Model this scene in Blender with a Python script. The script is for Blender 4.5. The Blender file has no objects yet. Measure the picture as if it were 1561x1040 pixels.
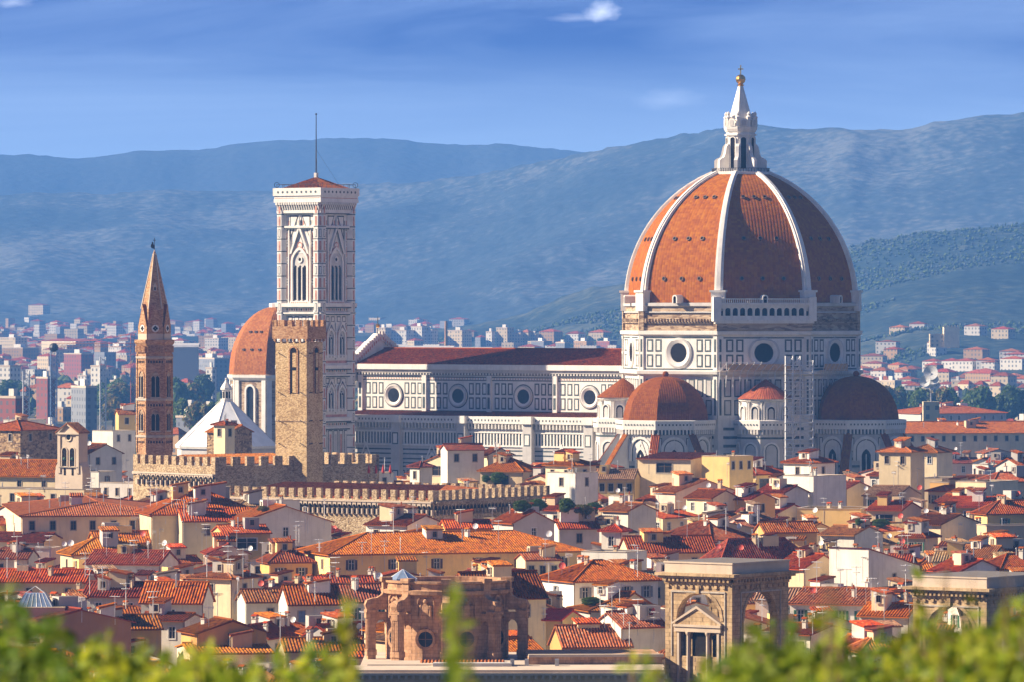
import bpy, math, random
from mathutils import Vector, noise as mnoise
R = math.radians
rng = random.Random(11)
S = bpy.context.scene
COL = S.collection
# ------------------------------------------------------------------ camera, sky, sun
F = 8640.0          # focal length in photograph pixels (1561 wide)
H = 56.0            # camera height above the city floor
HY = 471.0          # image row of the horizon
CX = 780.5
SUN_EL, SUN_AZ = R(31), R(176)      # SUN_AZ: math angle (from +X) of the direction towards the sun

cam_d = bpy.data.cameras.new('camera')
cam = bpy.data.objects.new('camera', cam_d); COL.objects.link(cam)
cam.location = (0, 0, H); cam.rotation_euler = (R(90), 0, 0)
cam_d.sensor_width = 36.0; cam_d.lens = 36.0 * F / 1561.0
cam_d.shift_y = -(520.0 - HY) / 1561.0
cam_d.clip_start = 1.0; cam_d.clip_end = 40000.0
cam_d.dof.use_dof = True; cam_d.dof.focus_distance = 1250.0; cam_d.dof.aperture_fstop = 5.0
S.camera = cam

S.render.engine = 'CYCLES'
cy = S.cycles
cy.use_denoising = True
cy.max_bounces = 6; cy.diffuse_bounces = 3; cy.glossy_bounces = 2; cy.transmission_bounces = 4
cy.volume_bounces = 0; cy.transparent_max_bounces = 8
cy.use_adaptive_sampling = True; cy.adaptive_threshold = 0.01
cy.caustics_reflective = False; cy.caustics_refractive = False
S.view_settings.view_transform = 'Standard'; S.view_settings.look = 'None'
S.view_settings.gamma = 1.0; S.view_settings.exposure = EXPOSURE = 1.36
HAZE_DENSITY = 1.05e-4

class NT:
    """small helper to write node trees"""
    def __init__(s, nt): s.nt = nt
    def n(s, t, **kw):
        x = s.nt.nodes.new(t)
        ins = kw.pop('ins', None)
        for k, v in kw.items(): setattr(x, k, v)
        if ins:
            for k, v in ins.items():
                if isinstance(v, bpy.types.NodeSocket): s.nt.links.new(v, x.inputs[k])
                else: x.inputs[k].default_value = v
        return x
    def math(s, op, a, b=None, clamp=False):
        ins = {0: a}
        if b is not None: ins[1] = b
        return s.n('ShaderNodeMath', operation=op, use_clamp=clamp, ins=ins).outputs[0]
    def ramp(s, fac, stops, interp='LINEAR'):
        x = s.n('ShaderNodeValToRGB', ins={0: fac}); cr = x.color_ramp; cr.interpolation = interp
        stops = sorted(stops)
        while len(cr.elements) < len(stops): cr.elements.new(0.5)
        for e, (p, c) in zip(cr.elements, stops):
            e.position = p; e.color = (*c, 1) if len(c) == 3 else c
        return x.outputs[0]
    def mix(s, blend, fac, a, b):
        x = s.n('ShaderNodeMix', data_type='RGBA', blend_type=blend)
        for k, v in ((0, fac), (6, a), (7, b)):
            if isinstance(v, bpy.types.NodeSocket): s.nt.links.new(v, x.inputs[k])
            else: x.inputs[k].default_value = (*v, 1) if (k > 0 and len(v) == 3) else v
        return x.outputs[2]
    def link(s, a, b): s.nt.links.new(a, b)

world = bpy.data.worlds.new('World'); S.world = world; world.use_nodes = True
w = NT(world.node_tree); world.node_tree.nodes.clear()
tc = w.n('ShaderNodeTexCoord').outputs['Generated']
# the photograph's sky is deep blue already a few degrees up: look the sky up at a steeper angle
sx = w.n('ShaderNodeSeparateXYZ', ins={0: tc})
zz = w.math('ADD', w.math('MULTIPLY', w.math('MAXIMUM', sx.outputs[2], 0.0), 9.0), 0.06)
vec = w.n('ShaderNodeCombineXYZ', ins={0: sx.outputs[0], 1: sx.outputs[1], 2: zz}).outputs[0]
vec = w.n('ShaderNodeVectorMath', operation='NORMALIZE', ins={0: vec}).outputs[0]
sky = w.n('ShaderNodeTexSky', sky_type='NISHITA', sun_disc=False, sun_elevation=SUN_EL,
          sun_rotation=R(90) - SUN_AZ, air_density=1.2, dust_density=0.3, ozone_density=2.5, ins={0: vec})
# thin cirrus streaks and two small clouds
mp = w.n('ShaderNodeMapping', ins={0: tc, 'Scale': (5.0, 5.0, 62.0), 'Rotation': (0.0, R(-1.6), 0.0)}).outputs[0]
ci = w.n('ShaderNodeTexNoise', ins={'Vector': mp, 'Scale': 1.0, 'Detail': 8.0, 'Roughness': 0.6, 'Distortion': 0.9}).outputs[0]
cir = w.math('MULTIPLY', w.math('SUBTRACT', ci, 0.40, clamp=True), 1.9, clamp=True)
def puff(px, py, rx, ry, thr, amp):
    d = Vector(((px - CX) / F, 1.0, (HY - py) / F)).normalized()
    dv = w.n('ShaderNodeVectorMath', operation='SUBTRACT', ins={0: tc, 1: d}).outputs[0]
    mpn = w.n('ShaderNodeMapping', ins={0: dv, 'Scale': (F / rx, 1.0, F / ry)}).outputs[0]
    ln = w.n('ShaderNodeVectorMath', operation='LENGTH', ins={0: mpn}).outputs['Value']
    nz = w.n('ShaderNodeTexNoise', ins={'Vector': mpn, 'Scale': 1.3, 'Detail': 6.0}).outputs[0]
    v = w.math('SUBTRACT', w.math('ADD', w.math('SUBTRACT', 1.0, ln), w.math('MULTIPLY', nz, 1.2)), thr)
    return w.math('MULTIPLY', v, amp, clamp=True)
p1 = w.math('ADD', puff(918, 16, 34, 20, 0.72, 0.75), puff(880, 26, 60, 9, 0.75, 0.25), clamp=True)
p2 = puff(1020, 150, 75, 22, 0.80, 0.30)
p3 = puff(20, 2, 40, 12, 0.80, 0.4)
cl = w.math('ADD', w.math('ADD', p1, p2), p3, clamp=True)
tint = w.mix('MULTIPLY', 1.0, sky.outputs[0], (0.31, 0.39, 0.98))
c1 = w.mix('MIX', w.math('MULTIPLY', cir, 0.9), tint, (4.6, 6.0, 9.2))
c2 = w.mix('MIX', cl, c1, (15.0, 15.5, 17.5))
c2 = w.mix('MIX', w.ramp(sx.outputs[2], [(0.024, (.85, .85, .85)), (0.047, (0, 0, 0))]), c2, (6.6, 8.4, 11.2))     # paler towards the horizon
c2 = w.mix('MULTIPLY', 1.0, c2, w.ramp(sx.outputs[2], [(0.08, (1, 1, 1)), (0.35, (0.62, 0.62, 0.62))]))      # upper sky, above the view, darkened to cut the fill light
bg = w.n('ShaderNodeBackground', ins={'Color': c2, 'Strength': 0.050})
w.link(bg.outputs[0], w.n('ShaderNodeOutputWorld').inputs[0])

sun_d = bpy.data.lights.new('sun', 'SUN'); sun_d.energy = 5.0; sun_d.angle = R(0.5); sun_d.color = (1.0, 0.84, 0.63)
sun = bpy.data.objects.new('sun', sun_d); COL.objects.link(sun); sun.location = (-300, 0, 400)
sdir = Vector((math.cos(SUN_AZ) * math.cos(SUN_EL), math.sin(SUN_AZ) * math.cos(SUN_EL), math.sin(SUN_EL)))
sun.rotation_euler = sdir.to_track_quat('Z', 'Y').to_euler()

# ------------------------------------------------------------------ materials
MATS = {}
def new_mat(name, rough=0.9, spec=0.25):
    m = bpy.data.materials.new(name); m.use_nodes = True
    t = NT(m.node_tree); b = m.node_tree.nodes['Principled BSDF']
    b.inputs['Roughness'].default_value = rough; b.inputs['Specular IOR Level'].default_value = spec
    MATS[name] = m
    return m, t, b
def plain(name, col, rough=0.8, spec=0.3, metal=0.0, var=0.12, scale=2.0):
    m, t, b = new_mat(name, rough, spec); b.inputs['Metallic'].default_value = metal
    oc = t.n('ShaderNodeTexCoord').outputs['Object']
    nz = t.n('ShaderNodeTexNoise', ins={'Vector': oc, 'Scale': scale, 'Detail': 4.0}).outputs[0]
    k = [tuple(min(1, c * f) for c in col) for f in (1 - var * 1.6, 1 + var * 1.6)]
    t.link(t.ramp(nz, [(0.3, k[0]), (0.7, k[1])]), b.inputs['Base Color'])
    return m
def stucco(name, col, stain=(0.32, 0.27, 0.23), amt=0.95, jit=0.20, bump=0.15):
    m, t, b = new_mat(name, 0.92, 0.15)
    oc = t.n('ShaderNodeTexCoord').outputs['Object']
    rnd = t.n('ShaderNodeObjectInfo').outputs['Random']
    n1 = t.n('ShaderNodeTexNoise', ins={'Vector': oc, 'Scale': 0.35, 'Detail': 6.0, 'Roughness': 0.6}).outputs[0]
    mp = t.n('ShaderNodeMapping', ins={0: oc, 'Scale': (1.6, 1.6, 0.16)}).outputs[0]
    n2 = t.n('ShaderNodeTexNoise', ins={'Vector': mp, 'Scale': 1.0, 'Detail': 6.0, 'Roughness': 0.65}).outputs[0]
    n3 = t.n('ShaderNodeTexNoise', ins={'Vector': oc, 'Scale': 4.0, 'Detail': 4.0}).outputs[0]
    dk = tuple(c * 0.84 for c in col)
    base = t.ramp(n1, [(0.35, dk), (0.62, col)])
    st = t.math('MULTIPLY', t.math('SUBTRACT', n2, 0.52, clamp=True), 3.2 * amt, clamp=True)
    c = t.mix('MIX', st, base, tuple(0.6 * s + 0.4 * k for s, k in zip(stain, col)))
    v = t.math('ADD', t.math('MULTIPLY', rnd, 2 * jit), 1.0 - jit)
    c = t.n('ShaderNodeHueSaturation', ins={'Value': v, 'Color': c}).outputs[0]
    t.link(c, b.inputs['Base Color'])
    bp = t.n('ShaderNodeBump', ins={'Strength': bump, 'Distance': 0.05, 'Height': n3})
    t.link(bp.outputs[0], b.inputs['Normal'])
    return m
def rubble(name, cols, cell=1.6, bump=0.7, stretch=(1, 1, 1.6)):
    m, t, b = new_mat(name, 0.95, 0.1)
    oc = t.n('ShaderNodeTexCoord').outputs['Object']
    mp = t.n('ShaderNodeMapping', ins={0: oc, 'Scale': stretch}).outputs[0]
    wob = t.n('ShaderNodeTexNoise', ins={'Vector': mp, 'Scale': 2.0, 'Detail': 2.0})
    mv = t.n('ShaderNodeVectorMath', operation='MULTIPLY_ADD', ins={0: wob.outputs[1], 1: (0.3, 0.3, 0.3), 2: mp}).outputs[0]
    vo = t.n('ShaderNodeTexVoronoi', ins={'Vector': mv, 'Scale': cell})
    rv = t.n('ShaderNodeSeparateColor', ins={0: vo.outputs['Color']}).outputs[0]
    n1 = t.n('ShaderNodeTexNoise', ins={'Vector': oc, 'Scale': 0.25, 'Detail': 5.0}).outputs[0]
    k = t.math('ADD', t.math('MULTIPLY', rv, 0.75), t.math('MULTIPLY', t.math('SUBTRACT', n1, 0.5), 0.9))
    n = len(cols)
    t.link(t.ramp(k, [(0.05 + 0.8 * i / (n - 1), c) for i, c in enumerate(cols)]), b.inputs['Base Color'])
    hgt = t.math('SUBTRACT', 1.0, vo.outputs['Distance'])
    bp = t.n('ShaderNodeBump', ins={'Strength': bump, 'Distance': 0.12, 'Height': hgt})
    t.link(bp.outputs[0], b.inputs['Normal'])
    return m
def ashlar(name, c1, c2, mortar, bw, bh):
    m, t, b = new_mat(name, 0.93, 0.12)
    oc = t.n('ShaderNodeTexCoord').outputs['Object']; sp = t.n('ShaderNodeSeparateXYZ', ins={0: oc})
    u = t.math('ADD', t.math('MULTIPLY', sp.outputs[0], 0.78), t.math('MULTIPLY', sp.outputs[1], 0.62))
    v = t.n('ShaderNodeCombineXYZ', ins={0: u, 1: sp.outputs[2]}).outputs[0]
    br = t.n('ShaderNodeTexBrick', ins={'Vector': v, 'Color1': (*c1, 1), 'Color2': (*c2, 1), 'Mortar': (*mortar, 1), 'Scale': 1.0, 'Mortar Size': 0.018, 'Brick Width': bw, 'Row Height': bh})
    n1 = t.n('ShaderNodeTexNoise', ins={'Vector': t.n('ShaderNodeMapping', ins={0: oc, 'Scale': (1.2, 1.2, 0.2)}).outputs[0], 'Scale': 0.9, 'Detail': 6.0, 'Roughness': 0.65}).outputs[0]
    n2 = t.n('ShaderNodeTexNoise', ins={'Vector': oc, 'Scale': 3.0, 'Detail': 5.0}).outputs[0]
    c = t.mix('MULTIPLY', 1.0, br.outputs[0], t.ramp(n1, [(0.40, (1.08, 1.05, 1.0)), (0.75, (0.50, 0.48, 0.47))]))
    t.link(t.mix('MULTIPLY', 0.7, c, t.ramp(n2, [(0.3, (0.75, 0.75, 0.75)), (0.7, (1.2, 1.2, 1.2))])), b.inputs['Base Color'])
    t.link(t.n('ShaderNodeBump', ins={'Strength': 0.4, 'Distance': 0.05, 'Height': n2}).outputs[0], b.inputs['Normal'])
    return m
TP = 0.42     # pitch of the roof tile columns
def tiles(name, cols, pitch=TP, course=0.42, lich=(0.17, 0.105, 0.07), lamt=0.7, bump=0.9, blot=0.7):
    m, t, b = new_mat(name, 0.85, 0.2)
    tcn = t.n('ShaderNodeTexCoord'); uv, oc = tcn.outputs['UV'], tcn.outputs['Object']
    rnd = t.n('ShaderNodeObjectInfo').outputs['Random']
    sc = t.n('ShaderNodeVectorMath', operation='MULTIPLY', ins={0: uv, 1: (1 / pitch, 1 / course, 1)}).outputs[0]
    fl = t.n('ShaderNodeVectorMath', operation='FLOOR', ins={0: sc}).outputs[0]
    wn = t.n('ShaderNodeTexWhiteNoise', noise_dimensions='3D', ins={'Vector': fl}).outputs[0]
    n1 = t.n('ShaderNodeTexNoise', ins={'Vector': oc, 'Scale': 0.30, 'Detail': 5.0, 'Roughness': 0.6}).outputs[0]
    n = len(cols)
    base = t.ramp(t.math('ADD', t.math('MULTIPLY', wn, 0.8), t.math('MULTIPLY', t.math('SUBTRACT', n1, 0.4), blot)),
                  [(0.04 + 0.92 * i / (n - 1), c) for i, c in enumerate(cols)])
    n2 = t.n('ShaderNodeTexNoise', ins={'Vector': oc, 'Scale': 0.9, 'Detail': 6.0, 'Roughness': 0.7}).outputs[0]
    base = t.mix('MIX', t.math('MULTIPLY', t.math('SUBTRACT', n2, 0.48, clamp=True), 4.5 * lamt, clamp=True), base, lich)
    v = t.math('ADD', t.math('MULTIPLY', rnd, 0.42), 0.42)
    hue = t.math('ADD', t.math('MULTIPLY', t.math('FRACT', t.math('MULTIPLY', rnd, 7.13)), 0.032), 0.488)
    sat = t.math('ADD', t.math('MULTIPLY', t.math('FRACT', t.math('MULTIPLY', rnd, 31.7)), 0.3), 0.95)
    base = t.n('ShaderNodeHueSaturation', ins={'Hue': hue, 'Saturation': sat, 'Value': v, 'Color': base}).outputs[0]
    t.link(base, b.inputs['Base Color'])
    fr = t.n('ShaderNodeVectorMath', operation='FRACTION', ins={0: sc}).outputs[0]
    sp = t.n('ShaderNodeSeparateXYZ', ins={0: fr})
    hu = t.math('SINE', t.math('MULTIPLY', sp.outputs[0], math.pi))
    hv = t.math('MULTIPLY', t.math('SUBTRACT', 1.0, sp.outputs[1]), 0.35)
    bp = t.n('ShaderNodeBump', ins={'Strength': bump, 'Distance': 0.12, 'Height': t.math('ADD', hu, hv)})
    t.link(bp.outputs[0], b.inputs['Normal'])
    return m
def windowed(name, col, du=3.2, dv=3.1, win=(0.10, 0.11, 0.13)):
    """wall of a distant block, its storeys of window openings drawn from the uv map in metres"""
    m, t, b = new_mat(name, 0.85, 0.2)
    uv = t.n('ShaderNodeTexCoord').outputs['UV']
    rnd = t.n('ShaderNodeObjectInfo').outputs['Random']
    sc = t.n('ShaderNodeVectorMath', operation='MULTIPLY', ins={0: uv, 1: (1 / du, 1 / dv, 1)}).outputs[0]
    fr = t.n('ShaderNodeSeparateXYZ', ins={0: t.n('ShaderNodeVectorMath', operation='FRACTION', ins={0: sc}).outputs[0]})
    wn = t.n('ShaderNodeTexWhiteNoise', noise_dimensions='3D', ins={'Vector': t.n('ShaderNodeVectorMath', operation='FLOOR', ins={0: sc}).outputs[0]}).outputs[0]
    a = t.math('MULTIPLY', t.math('GREATER_THAN', fr.outputs[0], 0.28), t.math('LESS_THAN', fr.outputs[0], 0.68))
    c = t.math('MULTIPLY', t.math('GREATER_THAN', fr.outputs[1], 0.25), t.math('LESS_THAN', fr.outputs[1], 0.75))
    k = t.math('MULTIPLY', t.math('MULTIPLY', a, c), t.math('GREATER_THAN', wn, 0.22))
    v = t.math('ADD', t.math('MULTIPLY', rnd, 0.3), 0.8)
    base = t.n('ShaderNodeHueSaturation', ins={'Value': v, 'Color': (*col, 1)}).outputs[0]
    t.link(t.mix('MIX', t.math('MULTIPLY', k, 0.85), base, win), b.inputs['Base Color'])
    return m
def leafy(name, c1, c2, trans=0.35):
    m, t, b = new_mat(name, 0.6, 0.25)
    nz = t.n('ShaderNodeTexNoise', ins={'Vector': t.n('ShaderNodeTexCoord').outputs['Object'], 'Scale': 1.3, 'Detail': 3.0}).outputs[0]
    rnd = t.n('ShaderNodeObjectInfo').outputs['Random']
    c = t.ramp(nz, [(0.35, c1), (0.65, c2)])
    c = t.n('ShaderNodeHueSaturation', ins={'Value': t.math('ADD', t.math('MULTIPLY', rnd, 0.4), 0.8), 'Color': c}).outputs[0]
    t.link(c, b.inputs['Base Color'])
    tr = t.n('ShaderNodeBsdfTranslucent', ins={'Color': c})
    mx = t.n('ShaderNodeMixShader', ins={0: trans, 1: b.outputs[0], 2: tr.outputs[0]})
    out = [x for x in m.node_tree.nodes if x.type == 'OUTPUT_MATERIAL'][0]
    t.link(mx.outputs[0], out.inputs[0])
    return m

WALL = {'W': ('white', (0.79, 0.74, 0.64)), 'C': ('cream', (0.80, 0.64, 0.40)), 'Y': ('yellow', (0.80, 0.55, 0.21)),
        'O': ('ochre', (0.68, 0.39, 0.13)), 'G': ('grey', (0.50, 0.46, 0.42)), 'P': ('pink', (0.68, 0.50, 0.41)),
        'T': ('tan', (0.66, 0.50, 0.31)), 'B': ('brown', (0.40, 0.22, 0.12))}
for k, (nme, c) in WALL.items(): stucco('stucco_' + nme, c)
WALL['S'] = ('rough stone', None)
rubble('stucco_rough stone', [(0.16, 0.10, 0.06), (0.38, 0.25, 0.14), (0.52, 0.37, 0.21)], 1.7)
ROOF = {'o': ('orange', [(0.22, 0.05, 0.015), (0.58, 0.130, 0.022), (0.66, 0.175, 0.036), (0.72, 0.33, 0.15)]),
        'r': ('red', [(0.17, 0.034, 0.012), (0.48, 0.086, 0.020), (0.56, 0.12, 0.030), (0.66, 0.28, 0.14)]),
        'd': ('dark red', [(0.10, 0.028, 0.012), (0.29, 0.060, 0.018), (0.36, 0.085, 0.026), (0.48, 0.20, 0.10)]),
        'b': ('weathered brown', [(0.16, 0.09, 0.06), (0.36, 0.21, 0.13), (0.42, 0.26, 0.17), (0.50, 0.36, 0.25)])}
for k, (nme, c) in ROOF.items(): tiles('tiles_' + nme, c)
ROOF['R'] = ('bright red', None); plain('tiles_bright red', (0.62, 0.045, 0.025), 0.6)
tiles('dome_tiles', [(0.38, 0.105, 0.008), (0.46, 0.140, 0.010), (0.51, 0.17, 0.013), (0.58, 0.24, 0.03)], 0.75, 0.6, (0.26, 0.08, 0.025), 0.30, 0.35, 0.25)
tiles('tribune_tiles', [(0.36, 0.085, 0.014), (0.45, 0.11, 0.016), (0.50, 0.14, 0.02), (0.55, 0.20, 0.045)], 0.55, 0.5, (0.20, 0.08, 0.05), 0.14, 0.5, 0.12)
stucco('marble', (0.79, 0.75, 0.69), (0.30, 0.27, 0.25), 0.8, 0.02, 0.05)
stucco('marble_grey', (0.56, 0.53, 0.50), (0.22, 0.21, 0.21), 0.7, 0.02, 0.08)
stucco('marble_rib', (0.80, 0.76, 0.70), (0.30, 0.27, 0.24), 0.8, 0.02, 0.05)
plain('green_marble', (0.065, 0.085, 0.085), 0.6, 0.3, 0, 0.3, 1.0)
plain('pink_marble', (0.52, 0.25, 0.18), 0.7, 0.3, 0, 0.2, 1.0)
rubble('raw_masonry', [(0.20, 0.13, 0.085), (0.40, 0.29, 0.19), (0.50, 0.39, 0.27)], 1.1, 0.6, (0.6, 0.6, 2.2))
rubble('tower_stone', [(0.34, 0.22, 0.11), (0.58, 0.41, 0.21), (0.68, 0.51, 0.29)], 3.4, 0.45)
rubble('tower_brick', [(0.28, 0.14, 0.07), (0.47, 0.27, 0.14), (0.56, 0.36, 0.20)], 2.4, 0.4, (1, 1, 2.5))
rubble('palace_stone', [(0.22, 0.15, 0.085), (0.44, 0.32, 0.19), (0.58, 0.46, 0.30)], 3.2, 0.7)
ashlar('ashlar', (0.40, 0.28, 0.16), (0.54, 0.40, 0.24), (0.20, 0.14, 0.085), 1.0, 0.5)
ashlar('pink_stone', (0.42, 0.245, 0.14), (0.54, 0.33, 0.20), (0.30, 0.175, 0.105), 0.9, 0.42)
stucco('beige_stone', (0.58, 0.47, 0.36), (0.25, 0.2, 0.17), 0.6, 0.04, 0.2)
stucco('lead_white', (0.82, 0.82, 0.82), (0.45, 0.47, 0.50), 0.5, 0.02, 0.05)
plain('glass_dark', (0.018, 0.020, 0.026), 0.3, 0.25, 0, 0.3, 1.5)
plain('void', (0.022, 0.018, 0.016), 0.95, 0.05)
plain('frame_white', (0.68, 0.66, 0.62), 0.6)
plain('frame_stone', (0.42, 0.36, 0.29), 0.85)
plain('frame_brown', (0.16, 0.09, 0.055), 0.7)
plain('shutter_brown', (0.085, 0.040, 0.028), 0.6)
plain('shutter_green', (0.035, 0.13, 0.075), 0.6)
plain('shutter_blue', (0.15, 0.22, 0.40), 0.6)
plain('shutter_grey', (0.22, 0.23, 0.26), 0.6)
plain('metal_grey', (0.40, 0.40, 0.41), 0.4, 0.5, 0.6)
plain('aerial_metal', (0.62, 0.62, 0.62), 0.5, 0.3, 0.0)
plain('metal_dark', (0.05, 0.05, 0.055), 0.5, 0.4, 0.4)
plain('scaffold_steel', (0.60, 0.60, 0.61), 0.5, 0.3, 0.0)
plain('wood_plank', (0.55, 0.33, 0.16), 0.8)
plain('gold', (0.90, 0.55, 0.16), 0.25, 0.5, 1.0, 0.05)
plain('dish_white', (0.74, 0.73, 0.71), 0.5)
plain('dish_red', (0.55, 0.075, 0.045), 0.5)
plain('bronze_green', (0.045, 0.12, 0.095), 0.6, 0.4, 0.3)
plain('crane_red', (0.55, 0.14, 0.06), 0.6)
plain('cloth_red', (0.55, 0.05, 0.03), 0.8)
plain('paving', (0.16, 0.14, 0.125), 0.95)
plain('metal_sheet_blue', (0.30, 0.40, 0.55), 0.35, 0.5, 0.4)
plain('bark', (0.14, 0.095, 0.06), 0.95)
leafy('leaf_dark', (0.022, 0.045, 0.012), (0.055, 0.085, 0.022), 0.2)
leafy('leaf_mid', (0.07, 0.11, 0.018), (0.14, 0.18, 0.03), 0.35)
leafy('leaf_autumn', (0.17, 0.13, 0.025), (0.30, 0.21, 0.04), 0.3)
leafy('leaf_tree', (0.06, 0.10, 0.016), (0.12, 0.17, 0.024), 0.4)
leafy('leaf_hill', (0.040, 0.060, 0.066), (0.062, 0.084, 0.090), 0.1)  # bluish to go with the haze tint in the hill colours
leafy('leaf_near', (0.17, 0.25, 0.022), (0.31, 0.38, 0.035), 0.5)
leafy('leaf_near_dark', (0.06, 0.115, 0.014), (0.11, 0.19, 0.022), 0.45)
leafy('leaf_near_yellow', (0.30, 0.35, 0.025), (0.46, 0.47, 0.035), 0.5)
for nme, c in (('white', (0.62, 0.58, 0.50)), ('cream', (0.56, 0.45, 0.29)), ('grey', (0.22, 0.23, 0.25)), ('red', (0.27, 0.09, 0.075)), ('ochre', (0.38, 0.24, 0.12))):
    windowed('block_' + nme, c)

# ------------------------------------------------------------------ mesh building
UP = Vector((0, 0, 1))
def P(px, py, Y): return Vector(((px - CX) * Y / F, Y, H - (py - HY) * Y / F))
def PX(v): return (CX + v.x * F / v.y, HY + (H - v.z) * F / v.y)
class Fr:
    """a plane to draw on: origin o, u to the right seen from outside, v up, n outward"""
    def __init__(s, o, n):
        s.o = Vector(o); s.n = Vector(n).normalized(); s.u = UP.cross(s.n).normalized(); s.v = UP
    def p(s, a, b, c=0.0): return s.o + s.u * a + s.v * b + s.n * c
def nvec(deg): return Vector((math.cos(R(deg)), math.sin(R(deg)), 0))
class MB:
    def __init__(s): s.V = []; s.Fc = []; s.M = []; s.UV = []; s.mats = []
    def mi(s, m):
        if m not in s.mats: s.mats.append(m)
        return s.mats.index(m)
    def face(s, pts, m, uv=None):
        i = len(s.V); s.V.extend(pts); s.Fc.append(tuple(range(i, i + len(pts)))); s.M.append(s.mi(m)); s.UV.append(uv)
    def fq(s, f, a0, a1, b0, b1, c, m, uv=False):
        s.face([f.p(a0, b0, c), f.p(a1, b0, c), f.p(a1, b1, c), f.p(a0, b1, c)], m, [(a0, b0), (a1, b0), (a1, b1), (a0, b1)] if uv else None)
    def hexa(s, q, m):
        """q: 4 bottom then 4 top corners, anticlockwise from above"""
        for f in ((3, 2, 1, 0), (4, 5, 6, 7), (0, 1, 5, 4), (1, 2, 6, 5), (2, 3, 7, 6), (3, 0, 4, 7)): s.face([q[i] for i in f], m)
    def fbox(s, f, a0, a1, b0, b1, c0, c1, m):
        s.hexa([f.p(a0, b0, c1), f.p(a1, b0, c1), f.p(a1, b0, c0), f.p(a0, b0, c0), f.p(a0, b1, c1), f.p(a1, b1, c1), f.p(a1, b1, c0), f.p(a0, b1, c0)], m)
    def panel(s, f, a0, a1, b0, b1, c, dark, light, t=0.35):
        s.fq(f, a0, a1, b0, b1, c, dark)
        if a1 - a0 > 2 * t and b1 - b0 > 2 * t: s.fq(f, a0 + t, a1 - t, b0 + t, b1 - t, c + 0.03, light)
    @staticmethod
    def archpts(ac, b0, wd, hs, pointed=0.0, n=8):
        r = wd / 2; pts = [(ac - r, b0), (ac + r, b0)]
        for i in range(n + 1):
            t = math.pi * i / n; x = math.cos(t) * r; y = math.sin(t) * r
            y *= 1 + pointed * (1 - abs(x) / r)
            pts.append((ac + x, b0 + hs + y))
        return pts
    def arch(s, f, ac, b0, wd, hs, c, m, pointed=0.0, n=8):
        s.face([f.p(a, b, c) for a, b in s.archpts(ac, b0, wd, hs, pointed, n)], m)
    def archband(s, f, ac, b0, wd, hs, t, c0, c1, m, pointed=0.0, n=8):
        o = s.archpts(ac, b0, wd + 2 * t, hs, pointed, n)[1:]; i = s.archpts(ac, b0, wd, hs, pointed, n)[1:]
        o.append((ac - wd / 2 - t, b0)); i.append((ac - wd / 2, b0))
        for k in range(len(o) - 1):
            a, b2, d, e = o[k], o[k + 1], i[k + 1], i[k]
            s.face([f.p(*a, c1), f.p(*b2, c1), f.p(*d, c1), f.p(*e, c1)], m)
            s.face([f.p(*b2, c1), f.p(*a, c1), f.p(*a, c0), f.p(*b2, c0)], m)
            s.face([f.p(*e, c1), f.p(*d, c1), f.p(*d, c0), f.p(*e, c0)], m)
    def ring(s, f, ac, bc, r0, r1, c0, c1, m, n=24, inner=None):
        """ring of outer radius r1 at height c1, sloping in to radius r0 at depth c0"""
        for k in range(n):
            t0, t1 = 2 * math.pi * k / n, 2 * math.pi * (k + 1) / n
            q = lambda r, t, c: f.p(ac + r * math.cos(t), bc + r * math.sin(t), c)
            s.face([q(r1, t0, c1), q(r1, t1, c1), q(r0, t1, c0), q(r0, t0, c0)], m)
    def disc(s, f, ac, bc, r, c, m, n=24):
        s.face([f.p(ac + r * math.cos(2 * math.pi * k / n), bc + r * math.sin(2 * math.pi * k / n), c) for k in range(n)], m)
    def prism(s, poly, z0, z1, m, top=None, bottom=False):
        n = len(poly)
        for k in range(n):
            a, b = poly[k], poly[(k + 1) % n]; L = (Vector(b) - Vector(a)).length
            s.face([Vector((a[0], a[1], z0)), Vector((b[0], b[1], z0)), Vector((b[0], b[1], z1)), Vector((a[0], a[1], z1))], m, [(0, 0), (L, 0), (L, z1 - z0), (0, z1 - z0)])
        s.face([Vector((p[0], p[1], z1)) for p in poly], top or m)
        if bottom: s.face([Vector((p[0], p[1], z0)) for p in reversed(poly)], m)
    def rev(s, c, prof, n, ph, m, a0=0.0, a1=360.0, cap=True, uvs=1.0):
        """polygonal surface of revolution about the vertical through c; prof = [(r, z)] upwards; ph in degrees"""
        full = abs(a1 - a0 - 360) < 1e-6
        ang = [R(ph + a0 + (a1 - a0) * k / n) for k in range(n + 1)]
        vl = [0.0]
        for j in range(1, len(prof)): vl.append(vl[-1] + math.hypot(prof[j][0] - prof[j - 1][0], prof[j][1] - prof[j - 1][1]))
        q = lambda r, t, z: Vector((c[0] + r * math.cos(t), c[1] + r * math.sin(t), z))
        for k in range(n):
            t0, t1 = ang[k], ang[k + 1]
            for j in range(len(prof) - 1):
                (r0, z0), (r1, z1) = prof[j], prof[j + 1]
                w0, w1 = r0 * math.sin((t1 - t0) / 2), r1 * math.sin((t1 - t0) / 2)
                pts = [q(r0, t0, z0), q(r0, t1, z0), q(r1, t1, z1), q(r1, t0, z1)]; uv = [(-w0 + 50 * k, vl[j]), (w0 + 50 * k, vl[j]), (w1 + 50 * k, vl[j + 1]), (-w1 + 50 * k, vl[j + 1])]
                if r1 < 1e-4: pts = pts[:3]; uv = uv[:3]
                elif r0 < 1e-4: pts = [pts[0], pts[2], pts[3]]; uv = [uv[0], uv[2], uv[3]]
                s.face(pts, m, uv)
        if cap and prof[-1][0] > 1e-4: s.face([q(prof[-1][0], t, prof[-1][1]) for t in ang[:n + (0 if full else 1)]], m)
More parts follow.
